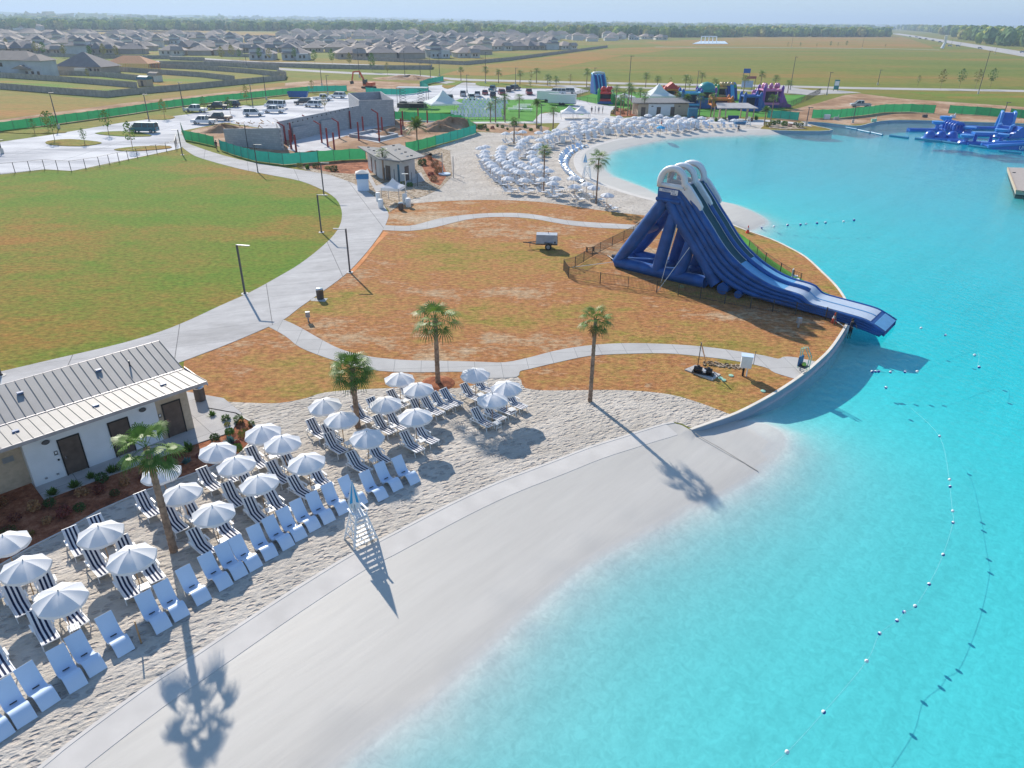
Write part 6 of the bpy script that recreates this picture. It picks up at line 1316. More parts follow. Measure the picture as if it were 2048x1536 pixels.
for i, (x, y, z) in enumerate([(787, 292, 4.0), (799, 299, 4.0), (811, 305, 4.0), (823, 312, 4.0), (737, 295, 3.8), (748, 302, 3.8), (771, 315, 3.7)]):
    q = MB(); q.box((0, 0, .08), (.35, .35, .16)); o = q.build('roof_vent', M_dgrey, bt2); o.location = at2(P(x, y, z))
def on_wall(a, c, u, w, h, z0, name, m, th=.06):
    a, c = at2(a), at2(c); d = (c-a).normalized(); nrm = Vector((d.y, -d.x, 0)); p = a+(c-a)*u; q = MB(); q.box(p+nrm*.03+Vector((0, 0, z0+h/2)), (w, th, h), math.atan2(d.y, d.x)); return q.build(name, m, bt2)
on_wall(Lf[1], Lf[2], .42, 1.0, 2.1, .05, 'door', M_door); on_wall(Lf[2], Lf[3], .42, 1.0, 2.1, .05, 'door', M_door); on_wall(Lf[0], Lf[1], .35, .5, 2.3, .05, 'tall_window', M_glass); on_wall(Lf[0], Lf[1], .7, .5, 2.3, .05, 'tall_window', M_glass)
on_wall(Lf[1], Lf[2], .92, .35, 2.6, 0, 'shower_screen', mat('teal_panel', (.03, .16, .25), .5))
for u in (.15, .3, .6, .8, 1.1, 1.4, 1.65): on_wall(Lf[1]+Vector((.5, -.9, 0)), Lf[2]+Vector((.5, -.9, 0)), u, .08, 1.9, 0, 'shower_post', M_dgrey)
sheet('shower_slab', PP([(728, 345), (752, 384), (850, 362), (842, 345), (752, 372), (735, 338)]), .05, M_slab, .04)
# kiosk, bins, sandy fence posts by it
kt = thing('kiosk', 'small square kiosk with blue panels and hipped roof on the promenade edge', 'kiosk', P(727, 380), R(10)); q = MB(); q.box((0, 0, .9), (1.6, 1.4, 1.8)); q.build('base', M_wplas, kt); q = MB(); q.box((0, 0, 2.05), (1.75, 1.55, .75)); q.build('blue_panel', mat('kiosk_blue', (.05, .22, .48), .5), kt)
q = MB(); q.lathe([(1.35, 2.42), (1.35, 2.48), (.3, 2.8), (0, 2.85)], n=4, a0=R(45)); q.build('roof', M_cap, kt)
bin_(P(802, 420), 'dark litter bin under the small promenade tent', M_bronze, 1.0, .32)
for i, (x, y) in enumerate([(757, 402), (762, 416), (810, 405), (817, 414)]):
    q = MB(); q.lathe([(.28, 0), (.34, .1), (.34, 1.0), (.3, 1.05), (.3, 1.15), (0, 1.2)], n=14); o = q.build('drum', M_white, smooth=40); o.location = P(x, y); tag(o, f'white weighted drum holding the small promenade tent, {nth(i)} from the left', 'drum', 'tent weights')
q = MB(); q.bar((0, 0, 0), (0, 0, 2.6), .09); q.box((0, 0, 2.6), (.9, .25, .08)); q.lathe([(.22, 0), (.22, .08), (0, .1)], n=12); o = q.build('shower_post', M_strap); o.location = P(812, 385); tag(o, 'pale outdoor shower post between the tent and the changing building', 'shower post')
t = thing('swing_frame', 'three thin grey posts with white seat in the far sand', 'posts', P(889, 350)); 
for dx, dy, h in ((-.3, 0, 3.4), (1.3, 1.5, 2.6), (1.6, -2.2, 2.8)): q = MB(); q.tube([(dx, dy, 0), (dx, dy, h)], .07, 6); q.build('post', M_grey, t)
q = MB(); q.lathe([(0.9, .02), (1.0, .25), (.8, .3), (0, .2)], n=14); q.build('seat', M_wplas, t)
random.seed(77)
for i, (x, y) in enumerate(sorted([(600, 335), (615, 338), (632, 336), (655, 338), (668, 342), (845, 330), (860, 320), (870, 335), (878, 348), (862, 352), (868, 362), (820, 373), (806, 370), (960, 258), (968, 256), (975, 262), (985, 258), (995, 254), (1005, 256), (1015, 260), (1028, 252), (1040, 262), (1050, 256), (1062, 262), (1078, 258), (1225, 228), (1232, 222), (1245, 228), (1252, 222), (1268, 226), (1262, 219), (1545, 250), (1556, 248), (1568, 252), (1580, 254), (1590, 251), (1600, 256), (1535, 253), (1500, 243), (1512, 240), (1415, 240), (1432, 243), (1448, 241), (1385, 238)])):
    k = random.choice(['grass', 'dark', 'yellow', 'green', 'brown', 'red']); shrub(x, y, k, random.uniform(1.2, 2.2), f'{KN[k]} in the distant planting beds, {nth(i)} plant from the left', 'shrubs in the distant planting beds')
# ---- far restroom building and pavilion
ft = thing('far_restroom', 'far low building with pale seamed roof, white front and three brown doors', 'building', P(1375, 230), 0)
a_, c_ = P(1251+24, 232), P(1376, 231); ft.location = a_; L = (c_-a_).length; ft.rotation_euler.z = math.atan2((c_-a_).y, (c_-a_).x)
q = MB(); q.box((L/2, 2.5, 1.45), (L, 5, 2.9)); q.build('tan_wall', M_tan, ft); q = MB(); q.box((L*.45, 2.45, 1.46), (L*.5, 5, 2.92)); q.build('white_wall', M_wallw, ft)
ro = roof_panel('front_roof', -1, L+1, -1.0, 3.25, 2.0, 3.0, 26, ft); roof_panel('rear_roof', -1, L+1, 2.05, 3.05, 5.6, 3.9, 26, ft)
for x in (1.4, 5.6, 9.4): q = MB(); q.box((x, -.08, 1.1), (1.1, .06, 2.1)); q.build('door', M_door, ft)
for x in (3.8, 11.2): q = MB(); q.box((x, -.08, 2.35), (.5, .1, .25)); q.build('wall_light', M_dgrey, ft)
q = MB(); q.box((0, 0, 1.2), (2.4, 1.2, 2.4)); q.box((0, -.62, 1.2), (.1, .05, 2.2)); o = q.build('blue_cabin', mat('cabin_teal', (.02, .15, .25), .4)); o.location = P(1384, 236); tag(o, 'teal-blue double portable cabin right of the far restrooms', 'cabin')
pv = thing('pavilion', 'open timber pavilion with flat shingle roof at the right of the far beach', 'pavilion', P(1466, 238), R(3)); M_shp = mat('pavilion_roof', (.42, .40, .40), .8, var=.15, scale=1)
q = MB(); q.add([(-5.2, -2.5, 2.9), (5.2, -2.5, 2.9), (4.3, 2.8, 3.6), (-4.0, 2.8, 3.6), (-5.2, -2.5, 2.7), (5.2, -2.5, 2.7), (4.3, 2.8, 3.4), (-4.0, 2.8, 3.4)], [(0, 1, 2, 3), (7, 6, 5, 4), (4, 5, 1, 0), (5, 6, 2, 1), (6, 7, 3, 2), (7, 4, 0, 3)]); q.build('roof', M_shp, pv)
M_tim = mat('pale_timber', (.48, .36, .26), .8, var=.15)
for x in (-4.4, -2.8, 2.6, 4.4):
    for y in (-2.0, 2.2): q = MB(); q.box((x, y, 1.4), (.25, .25, 2.8)); q.build('post', M_tim, pv)
q = MB(); q.box((-.5, -1.5, .5), (2.6, .8, 1.0)); q.build('bar_counter', mat('bar_navy', (.02, .05, .2), .5), pv)
t = thing('jet_boat', 'small blue and white boat on the sand in front of the pavilion', 'boat', P(1481, 248), R(5)); q = MB(); prof(q, [(-1.6, .1), (1.2, .1), (1.8, .6), (-1.6, .6)], 1.2); q.build('hull', mat('boat_blue', (.05, .2, .4), .4), t); q = MB(); q.box((-.3, 0, .85), (1.4, .9, .5)); q.build('seat', M_white, t)
# ---- inflatable play equipment on the turf
PAL = {'blue': (.02, .12, .42), 'sky': (.08, .38, .62), 'red': (.60, .05, .04), 'orange': (.72, .22, .03), 'green': (.05, .35, .08), 'purple': (.22, .08, .38), 'pink': (.65, .22, .42), 'yellow': (.75, .50, .06), 'teal': (.03, .30, .30), 'navy': (.012, .05, .22), 'tan': (.55, .36, .14), 'white': (.7, .7, .72)}
def pm(c): return mat('vinyl_'+c, PAL[c], .4, var=.08, scale=1)
def bounce(px, py, w, d, h, rz, label, c1, c2, c3, roof='flat', slide=None):
    t = thing('bounce_house', label, 'bounce house', P(px, py), R(rz)); q = MB(); q.box((0, 0, .4), (w, d, .8)); q.build('base', pm(c1), t)
    for sx in (-1, 1):
        for sy in (-1, 1): q = MB(); q.tube([(sx*w*.44, sy*d*.44, .5), (sx*w*.44, sy*d*.44, h)], .42, 10); q.lathe([(.5, h), (.35, h+.5), (0, h+.9)], (sx*w*.44, sy*d*.44, 0), 10); q.build('corner_tower', pm(c2), t, smooth=40)
    q = MB()
    for z in (1.0, h*.9): 
        for sy in (-1, 1): q.tube([(-w*.44, sy*d*.44, z), (w*.44, sy*d*.44, z)], .3, 8)
        for sx in (-1, 1): q.tube([(sx*w*.44, -d*.44, z), (sx*w*.44, d*.44, z)], .3, 8)
    q.build('beams', pm(c3), t, smooth=40); q = MB(); q.box((0, d*.40, h*.55), (w*.8, .1, h*.75)); q.box((-w*.40, 0, h*.55), (.1, d*.8, h*.75)); q.build('net_wall', mat('play_net', (.05, .06, .08), .9), t)
    if roof == 'gable': q = MB(); prof(q, [(-w*.5, h), (w*.5, h), (0, h+1.8)], d*.9); q.build('roof', pm(c2), t)
    if roof == 'dome': q = MB(); q.lathe([(w*.5, h), (w*.46, h+.9), (w*.3, h+1.8), (0, h+2.2)], n=14, squash=d/w); q.build('roof', pm(c3), t, smooth=True)
    if roof == 'blob': 
        q = MB(); random.seed(len(label))
        for k in range(6): q.lathe([(0, 0), (.6, .3), (.7, .8), (.4, 1.4), (0, 1.6)], (random.uniform(-.4, .4)*w, random.uniform(-.3, .3)*d, h-.2), 8)
        q.build('roof_figures', pm(c3), t, smooth=True)
    if slide: q = MB(); prof(q, [(w*.5, .1), (w*.5+slide, .1), (w*.5+slide, .7), (w*.5+slide*.6, 1.2), (w*.5, h*.85)], d*.7); q.build('slide', pm(c2), t); q = MB(); q.add([(w*.5+.05, -d*.2, h*.87), (w*.5+.05, d*.2, h*.87), (w*.5+slide*.6, d*.2, 1.24), (w*.5+slide*.6, -d*.2, 1.24), (w*.5+slide, d*.2, .74), (w*.5+slide, -d*.2, .74)], [(0, 3, 2, 1), (3, 5, 4, 2)]); q.build('slide_lane', pm('sky'), t)
    return t
bounce(1210, 207, 4.5, 4, 3.4, -5, 'blue and green bounce house with red and pink figures on top, slide to the right', 'blue', 'green', 'red', 'blob', 3.5)
bounce(1340, 198, 4.6, 4.2, 3.2, 0, 'orange bounce house with red gable roof', 'navy', 'red', 'orange', 'gable')
bounce(1378, 216, 6, 5, 4.5, 0, 'tall blue combination bounce castle right of the far restrooms', 'navy', 'blue', 'sky', 'flat', 3)
bounce(1410, 204, 5.5, 5, 3.6, 0, 'blue bounce house with teal shell dome', 'blue', 'purple', 'teal', 'dome')
bounce(1447, 198, 6, 4, 3.8, 0, 'green bounce arch with dragon-like figures', 'green', 'green', 'tan', 'blob')
bounce(1440, 217, 6, 4.5, 2.8, 0, 'orange and brown bounce house behind the pavilion', 'navy', 'orange', 'orange', 'flat', 3)
bounce(1498, 221, 5.0, 4.2, 4.2, 2, 'bright blue bounce castle with wide base at the right of the pavilion', 'blue', 'blue', 'blue', 'flat', 2.5)
bounce(1518, 209, 4, 4, 3.2, 2, 'purple and pink bounce house behind the blue castle', 'purple', 'pink', 'purple', 'blob')
bounce(1536, 214, 6, 5, 5.2, 4, 'large grey and purple bounce slide at the right end of the turf', 'navy', 'purple', 'pink', 'blob', 3.2)
# tall wave slide
t = thing('wave_slide', 'tall blue double-lane inflatable slide with wave crest behind the play turf', 'inflatable slide', P(1196, 187), R(12)); t.scale = (.78, .78, .78)
q = MB(); prof(q, [(-3.2, 0), (4.5, 0), (4.5, .8), (1.0, 5.6), (-.6, 7.4), (-2.4, 7.8), (-3.0, 6.5), (-3.2, 3)], 5.2); q.v = [Vector((v.y, -v.x, v.z)) for v in q.v]; q.build('body', pm('blue'), t)
for x in (-1.35, 0, 1.35):
    q = MB(); q.add([(x-.5, -4.4, .86), (x+.5, -4.4, .86), (x+.5, -1.0, 5.7), (x-.5, -1.0, 5.7), (x+.5, .4, 7.2), (x-.5, .4, 7.2)], [(0, 1, 2, 3), (3, 2, 4, 5)]); q.v = [v+Vector((0, -.05, .05)) for v in q.v]; q.build('lane', pm('navy'), t)
for x in (-2.6, -.68, .68, 2.6): q = MB(); q.tube([(x, -4.6, .9), (x, -1, 5.9), (x, .6, 7.6), (x, 2.4, 7.9)], .32, 8); q.build('side_bolster', pm('sky'), t, smooth=True)
q = MB(); q.tube([(-2.7, 1.2, 8.0), (0, .8, 8.4), (2.7, 1.2, 8.0)], .5, 8); q.build('wave_crest', pm('white'), t, smooth=True)
t = thing('wave_slide', 'smaller dark blue inflatable slide left of the purple bounce houses', 'inflatable slide', P(1460, 199), R(0)); q = MB(); prof(q, [(-2, 0), (3, 0), (3, .6), (0, 4.4), (-2, 5)], 3.0); q.v = [Vector((v.y, -v.x, v.z)) for v in q.v]; q.build('body', pm('navy'), t); q = MB(); q.add([(-.6, -3.02, .7), (.6, -3.02, .7), (.6, -.05, 4.5), (-.6, -.05, 4.5)], [(0, 1, 2, 3)]); q.build('lane', pm('sky'), t)
# ---- signs
def sign(px, py, w, h, z, label, m, words=None, wm=None, legs=2, rz=0):
    t = thing('sign_board', label, 'sign', P(px, py), R(rz)); q = MB(); q.box((0, 0, z+h/2), (w, .15, h)); q.build('panel', m, t)
    for s in ((-1, 1) if legs == 2 else (0,)): q = MB(); q.box((s*w*.45, .05, z/2+.2), (.15, .15, z+.4)); q.build('leg', M_dgrey, t)
    if words: 
        for k, (s, sz, zz) in enumerate(words): text(s, sz, (0, -.09, zz), (R(90), 0, 0), wm, t)
sign(1493, 179, 4.2, 2.3, .7, 'pale blue billboard beside the far road', mat('sign_pale', (.42, .52, .66), .5), None); sign(1500, 176, 3.6, .9, 3.2, 'brown-red banner board above the pale billboard', mat('sign_red', (.38, .12, .12), .5)); sign(1490, 172, 2.6, 1.6, 4.6, 'blue top sign standing behind the billboard', pm('blue'))
sign(1671, 182, 1.8, 3.3, .5, 'green and white double-post sign beside the far road junction', mat('sign_teal', (.03, .22, .22), .5)); q = MB(); q.box((0, -.1, 2.6), (1.5, .05, 1.5)); o = q.build('panel_face', M_white, None); o.parent = [x for x in bpy.data.objects if x.get('label', '').startswith('green and white double-post')][0]
# ---- aqua park
M_aq = mat('aqua_blue', (.02, .12, .50), .3, var=.12, scale=1, spec=.6); M_aq2 = mat('aqua_light', (.04, .22, .62), .3, var=.08, spec=.6)
def Q(x, y): return P(x, y, WZ)
AC = {}
def aq(name, px, py, rz, label, fn, cat='water inflatable'):
    t = thing(name, label, cat, Q(px, py), R(rz), 'inflatables of the floating water park'); fn(t); return t
def tube_part(t, pts, r, name='tube', m=None, n=10): q = MB(); q.tube(pts, r, n); return q.build(name, m or M_aq, t, smooth=50)
def f_walk(L):
    def f(t): tube_part(t, [(-L/2, -.5, .25), (L/2, -.5, .25)], .35, 'side_tube'); tube_part(t, [(-L/2, .5, .25), (L/2, .5, .25)], .35, 'side_tube'); q = MB(); q.box((0, 0, .35), (L, 1.0, .2)); q.build('deck', M_aq2, t)
    return f
def f_domes(t):
    q = MB(); q.lathe([(0, -.1), (3.8, -.1), (4.1, .15), (3.8, .45), (0, .5)], n=24, squash=.42); q.build('raft', M_aq2, t, smooth=40)
    for x in (-2.3, 0, 2.3): q = MB(); q.lathe([(1.15, .4), (1.1, 1.0), (.75, 1.6), (0, 1.85)], (x, 0, 0), 14); q.build('dome', M_aq, t, smooth=True)
def f_table(h):
    def f(t):
        q = MB(); q.lathe([(0, -.1), (1.5, -.1), (1.6, .2), (1.4, .5), (0, .5)], n=16); q.build('raft', M_aq, t, smooth=40)
        q = MB(); q.lathe([(.5, .4), (.4, h*.6), (1.3, h*.75), (1.4, h), (0, h+.15)], n=16); q.build('top', M_aq2, t, smooth=40)
    return f
def f_arch(t):
    for y in (-1.2, 0, 1.2): tube_part(t, [(-1.1, y, 0), (-1.1, y, 1.6), (-.7, y, 2.1), (.7, y, 2.1), (1.1, y, 1.6), (1.1, y, 0)], .32, 'hoop')
    q = MB(); q.box((0, 0, .25), (3.2, 3.4, .5)); q.build('raft', M_aq, t)
def f_slide(h, L):
    def f(t):
        q = MB(); prof(q, [(-L*.5, -.1), (L*.5, -.1), (L*.5, .4), (L*.05, h*.75), (-L*.15, h), (-L*.4, h), (-L*.5, h*.6)], 2.6); q.build('body', M_aq, t)
        for y in (-1.3, 1.3): tube_part(t, [(L*.5, y, .4), (L*.05, y, h*.8), (-L*.15, y, h+.1), (-L*.4, y, h), (-L*.5, y, .3)], .38, 'side_tube', M_aq2)
    return f
def f_boat(t):
    q = MB(); prof(q, [(-4.5, -.1), (4.2, -.1), (5.0, 1.3), (2, 1.1), (-2, .9), (-5.2, .5)], 2.8); q.build('hull', M_aq, t); tube_part(t, [(-5.1, -1.4, .5), (0, -1.5, 1.0), (5.0, -1.4, 1.4)], .3, 'gunwale', M_aq2); tube_part(t, [(-5.1, 1.4, .5), (0, 1.5, 1.0), (5.0, 1.4, 1.4)], .3, 'gunwale', M_aq2)
    text('UNDN', 1.0, (2.2, -1.83, .1), (R(90), 0, 0), M_white, t)
def f_tri(t): q = MB(); prof(q, [(-2.6, 0), (2.6, 0), (1.6, 1.2), (.1, 2.4), (-1.6, 1.2)], 2.6); q.build('wedge', M_aq, t); [tube_part(t, [(-1.9+k*.6, -1.4, .7+k*.45), (-1.9+k*.6, 1.4, .7+k*.45)], .22, 'rung', M_aq2) for k in range(3)]
def f_gate(t):
    for x in (-1.6, 1.6): tube_part(t, [(x, 0, 0), (x, 0, 1.9)], .35, 'pillar')
    q = MB(); q.box((0, 0, 2.1), (4.6, 1.6, .45)); q.build('top', M_aq2, t); q = MB(); q.box((0, 0, .15), (5.2, 2.4, .4)); q.build('raft', M_aq, t)
for a in [('floating_walkway', 1846, 262, -3, 'long thin floating walkway at the left tip of the water park', f_walk(7)), ('tower_float', 1887, 255, 0, 'tower-like float with flat top at the back left of the park', f_table(2.6)), ('tower_float', 1872, 262, 0, 'lower stepped float before the back left tower', f_table(2.2)),
          ('dome_raft', 1880, 279, -8, 'raft with three blue domes at the front left of the park', f_domes), ('hoop_raft', 1910, 265, -5, 'raft with three hoops left of centre', f_arch), ('hoop_raft', 1899, 262, 0, 'partly hidden hoop raft behind the first', f_arch), ('floating_walkway', 1923, 267, -4, 'floating walkway between the hoops and the centre float', f_walk(4)),
          ('table_float', 1936, 268, 0, 'flat-topped float in the middle of the back row', f_table(1.6)), ('floating_walkway', 1958, 272, -3, 'floating walkway right of the middle float', f_walk(7)), ('table_float', 1930, 287, 0, 'flat-topped float in the front row', f_table(1.8)), ('floating_walkway', 1914, 285, -8, 'front walkway between domes and flat-topped float', f_walk(3.4)), ('floating_walkway', 1947, 289, -5, 'front walkway before the gate float', f_walk(3)),
          ('gate_float', 1963, 287, -4, 'gate-shaped float in the front row', f_gate), ('floating_walkway', 1981, 291, -4, 'front walkway right of the gate float', f_walk(3)), ('table_float', 1999, 286, 0, 'round float with flat top right of the gate', f_table(1.9)), ('table_float', 1999, 275, 0, 'wide low float behind the round one', f_table(1.8)),
          ('boat_float', 2020, 297, -6, 'boat-shaped float with white letters cut by the right edge', f_boat), ('wedge_float', 2030, 275, 6, 'wedge climbing float at the right edge', f_tri), ('climbing_slide', 2006, 258, 65, 'tallest blue slide float at the back right of the park', f_slide(3.9, 5.5)), ('climbing_slide', 2010, 272, 40, 'rounded blue slide float below the tallest one', f_slide(2.3, 4.5)), ('floating_walkway', 1967, 258, 0, 'back walkway leading to the tallest slide', f_walk(10)), ('floating_walkway', 1930, 256, 0, 'thin back walkway right of the left tower', f_walk(6))]: aq(*a)
t = aq('floating_walkway', 2190, 310, 0, 'walkway beyond the right edge', f_walk(3)); 
for c in list(t.children): bpy.data.objects.remove(c)
bpy.data.objects.remove(t)
M_boom = mat('boom_teal', (.03, .22, .38), .4)
for i, (a, c) in enumerate([((1692, 256), (1714, 260)), ((1716, 261), (1740, 266)), ((1742, 266), (1765, 271)), ((1779, 272), (1817, 277)), ((1830, 278), (1882, 284)), ((1884, 284), (1918, 289)), ((1938, 292), (1982, 298)), ((1998, 303), (2043, 308))]):
    q = MB(); q.tube([Q(*a)+Vector((0, 0, .1)), Q(*c)+Vector((0, 0, .1))], .24, 8); tag(q.build('floating_boom', M_boom, smooth=50), f'thin teal floating boom in front of the water park, {nth(i)} segment from the left', 'boom', 'floating booms across the lagoon')
dt = thing('floating_dock', 'beige floating dock cut by the right edge of the picture', 'dock', (0, 0, 0)); dp = [Q(2013, 343), Q(2030, 390), Q(2120, 400), Q(2100, 345)]
q = MB(); q.prism([(p.x, p.y) for p in (dp[1], dp[2], dp[3], dp[0])], -.35, .25); q.build('deck', mat('dock_boards', (.42, .36, .32), .85, var=.1), dt); q = MB(); q.prism([(p.x, p.y) for p in (dp[1]+Vector((.2, .2, 0)), dp[2], dp[3], dp[0]+Vector((.2, -.2, 0)))], -1.0, -.36); q.build('floats', M_black, dt)
q = MB(); 
for a, c in ((dp[0], dp[1]), (dp[1], dp[2])): q.bar(Vector((a.x, a.y, .15)), Vector((c.x, c.y, .15)), .16, .3)
q.build('rub_rail', M_tim, dt)
for x, y in ((2025, 345), (2044, 383)): q = MB(); q.bar((0, 0, 0), (.5, 0, 0), .12); o = q.build('cleat', M_dgrey, dt); p = P(x, y, .3); o.location = p
# ---- people far away
person(P(1476, 265), R(30), 'person in dark swimwear walking at the far water edge', (.02, .03, .06), (.02, .02, .03), pose='walk')
for i, (x, y, l, c) in enumerate([(1183, 227, 'leftmost of four people on the far path, dressed in black', (.03, .03, .04)), (1190, 227, 'second of four people on the far path, in a white top', (.6, .6, .62)), (1197, 227, 'third of four people on the far path, in a pale blue top', (.2, .3, .4)), (1205, 227, 'rightmost of four people on the far path, in dark clothes', (.04, .05, .07)), (434, 300, 'person in dark clothes walking through the gap in the green fence', (.03, .03, .04)), (1322, 257, 'person in red top among the far umbrellas', (.5, .06, .05))]):
    person(P(x, y), R(90*i), l, c, (.05, .05, .08), pose='walk' if i in (2, 4) else 'stand', h=1.75)
q = MB(); q.box((0, 0, .55), (1.4, 1.0, 1.1)); o = q.build('storage_box', M_white); o.location = P(1653, 238); tag(o, 'white storage box by the far lagoon wall', 'box')
for i, (x, y) in enumerate([(1672, 240), (1747, 244), (1849, 235), (1905, 236)]): q = MB(); q.box((0, 0, .4), (1.2, .6, .7)); q.bar((.3, 0, .7), (.5, 0, 1.3), .1); o = q.build('pump_unit', [M_grey, M_pgreen, M_dgrey, M_wplas][i]); o.location = P(x, y); tag(o, f'small pump unit on the far bank of the lagoon, {nth(i)} from the left of four', 'pump', 'units on the far bank')
# ================================================================ NEIGHBOURHOOD, FIELDS, POLES, TREES, HORIZON
M_rf = [mat('shingle_%d' % i, c, .9, var=.1, scale=.5) for i, c in enumerate([(.37, .30, .25), (.41, .33, .27), (.26, .225, .21), (.33, .275, .24)])]
M_hw = [mat('house_wall_%d' % i, c, .9, var=.1, scale=.4) for i, c in enumerate([(.50, .42, .37), (.65, .63, .60), (.42, .36, .33), (.55, .57, .60)])]
def house_proto(kind, w, d, h, rh, rm, wm, detail=True):
    t = thing('house', 'house', 'house'); q = MB(); q.box((0, 0, h/2), (w-1, d-1, h)); fx = w*.22
    if kind != 'hip': q.box((fx, -d/2-.6, h/2), (w*.4, 3, h))
    q.build('wall', wm, t); q = MB(); e = .5; r = d*.5
    def hip(cx, cy, w, d, z, rh, inset):
        x0, x1, y0, y1 = cx-w/2, cx+w/2, cy-d/2, cy+d/2
        if w >= d: R1, R2 = (x0+inset, cy, z+rh), (x1-inset, cy, z+rh); q.add([(x0, y0, z), (x1, y0, z), (x1, y1, z), (x0, y1, z), R1, R2], [(0, 1, 5, 4), (1, 2, 5), (2, 3, 4, 5), (3, 0, 4), (3, 2, 1, 0)])
        else: R1, R2 = (cx, y0+inset, z+rh), (cx, y1-inset, z+rh); q.add([(x0, y0, z), (x1, y0, z), (x1, y1, z), (x0, y1, z), R1, R2], [(0, 1, 4), (1, 2, 5, 4), (2, 3, 5), (3, 0, 4, 5), (3, 2, 1, 0)])
    hip(0, 0, w+e, d+e, h, rh, min(w, d)*.48)
    if kind == 'gable': hip(fx, -d/2-.6, w*.4+e, 6, h, rh*.72, .1)
    if kind == 'multi': hip(fx, -d/2-.4, w*.4+e, 6, h, rh*.7, 2.2); hip(-w*.25, -d*.1, w*.4, d*.7, h+.4, rh*.9, 2.5)
    if kind == 'two': hip(-w*.2, 0, w*.55, d*.8, h+2.2, rh*.8, 3)
    q.build('roof', rm, t)
    if kind == 'two': q = MB(); q.box((-w*.2, 0, h+1.1), (w*.5, d*.72, 2.2)); q.build('upper_storey', wm, t)
    if detail:
        for x in (-w*.32, -w*.12, fx-.9, fx+.9):
            yy = -d/2+.5 if x < 0 else (-d/2-2.1 if kind != 'hip' else -d/2+.5); q = MB(); q.box((x, yy-.05, 1.6), (1.0, .1, 1.3)); q.build('window', M_glass, t)
        q = MB()
        for k in range(4): q.box((random.uniform(-w*.25, w*.25), d*.12, h+rh*.78), (.35, .35, .3))
        q.build('roof_vents', M_grey, t)['kind'] = 'stuff'
    return t
random.seed(51); PR = []
for i, (k, w, d, h, rh) in enumerate([('hip', 15, 14, 2.8, 2.8), ('gable', 15, 14, 2.8, 3.1), ('multi', 16, 14, 2.9, 3.2), ('two', 14, 13, 3.0, 2.6), ('gable', 16, 13, 2.8, 2.8), ('two', 13, 14, 4.6, 2.7)]):
    for j in range(2): PR.append((house_proto(k, w, d, h, rh, M_rf[(i+j) % 4], M_hw[(i+2*j) % 4]), []))
RN = ['nearest', 'second', 'third', 'fourth', 'fifth', 'sixth', 'seventh', 'eighth', 'ninth', 'tenth']
NB = [(-60, 345, 108, 15.5), (-60, 360, 101, 15.5), (-60, 380, 94.5, 15.8), (-60, 640, 88.5, 16), (-60, 700, 84, 17),
      (350, 520, 110, 16), (385, 900, 104, 16.5), (420, 1000, 98, 16.5), (545, 1080, 92.5, 17), (800, 1130, 87, 17)]
NB2 = [(525, 700, 119, 20), (700, 1000, 117, 19), (760, 1040, 110.5, 18), (960, 1160, 101, 17)]
cntH = 0
def put_house(p, rz, label, grp, k=None):
    pr = random.choice(PR) if k is None else PR[k]; return first_or_dup(pr[0], pr[1], p, rz, label, grp, random.uniform(1.0, 1.22))
for r, (xa, xb, y, sp) in enumerate(NB+NB2):
    a, c = P(xa, y), P(xb, y-(3 if r > 9 and xb > 900 else 0)); L = (c-a).length; n_ = int(L/sp); d = (c-a)/L
    for i in range(n_):
        p = a+d*sp*i+Vector((random.uniform(-1, 1), random.uniform(-3, 3), 0)); 
        put_house(p, math.atan2(d.y, d.x)+random.choice((0, math.pi))+random.uniform(-.05, .05), f'tract house, {nth(i)} from left in street row {RN[r] if r < 10 else "by the front fence " + RN[r-10]}', 'houses of the neighbourhood'); cntH += 1
for r, (xa, xb, y, n_) in enumerate([(20, 380, 54.5, 12), (320, 560, 60, 9), (700, 900, 68, 9), (910, 1230, 75, 13), (760, 900, 79, 5), (1235, 1320, 79, 4)]):
    for i in range(n_):
        x = xa+(xb-xa)*i/max(1, n_-1); put_house(P(x+random.uniform(-4, 4), y+random.uniform(-1, 1)), random.uniform(-.2, .2), f'distant house near the wood, {nth(i)} in distant cluster {RN[r]} from left', 'distant houses near the wood', random.choice([0, 2, 4, 6])); cntH += 1
random.seed(99); q = MB(); q.cur = 0
for k in range(330):
    x, y = random.choice([(random.uniform(-80, 560), random.uniform(53, 60)), (random.uniform(-80, 480), random.uniform(76, 81)), (random.uniform(560, 1230), random.uniform(69, 79)), (random.uniform(760, 1250), random.uniform(74, 84))])
    p = P(x, y); w, d, h = random.uniform(13, 18), random.uniform(12, 15), 3.2 if random.random() < .7 else 5.8; q.cur = 0; q.box((p.x, p.y, h/2), (w-1, d-1, h)); q.cur = 1
    rh = random.uniform(3, 4.2); i_ = d*.45; q.add([(p.x-w/2, p.y-d/2, h), (p.x+w/2, p.y-d/2, h), (p.x+w/2, p.y+d/2, h), (p.x-w/2, p.y+d/2, h), (p.x-w/2+i_, p.y, h+rh), (p.x+w/2-i_, p.y, h+rh)], [(0, 1, 5, 4), (1, 2, 5), (2, 3, 4, 5), (3, 0, 4)])
tag(q.build('distant_housing', [M_hw[1], M_rf[1]]), 'many tiny distant roofs of the far housing estate in the haze', 'distant houses', kind='stuff')
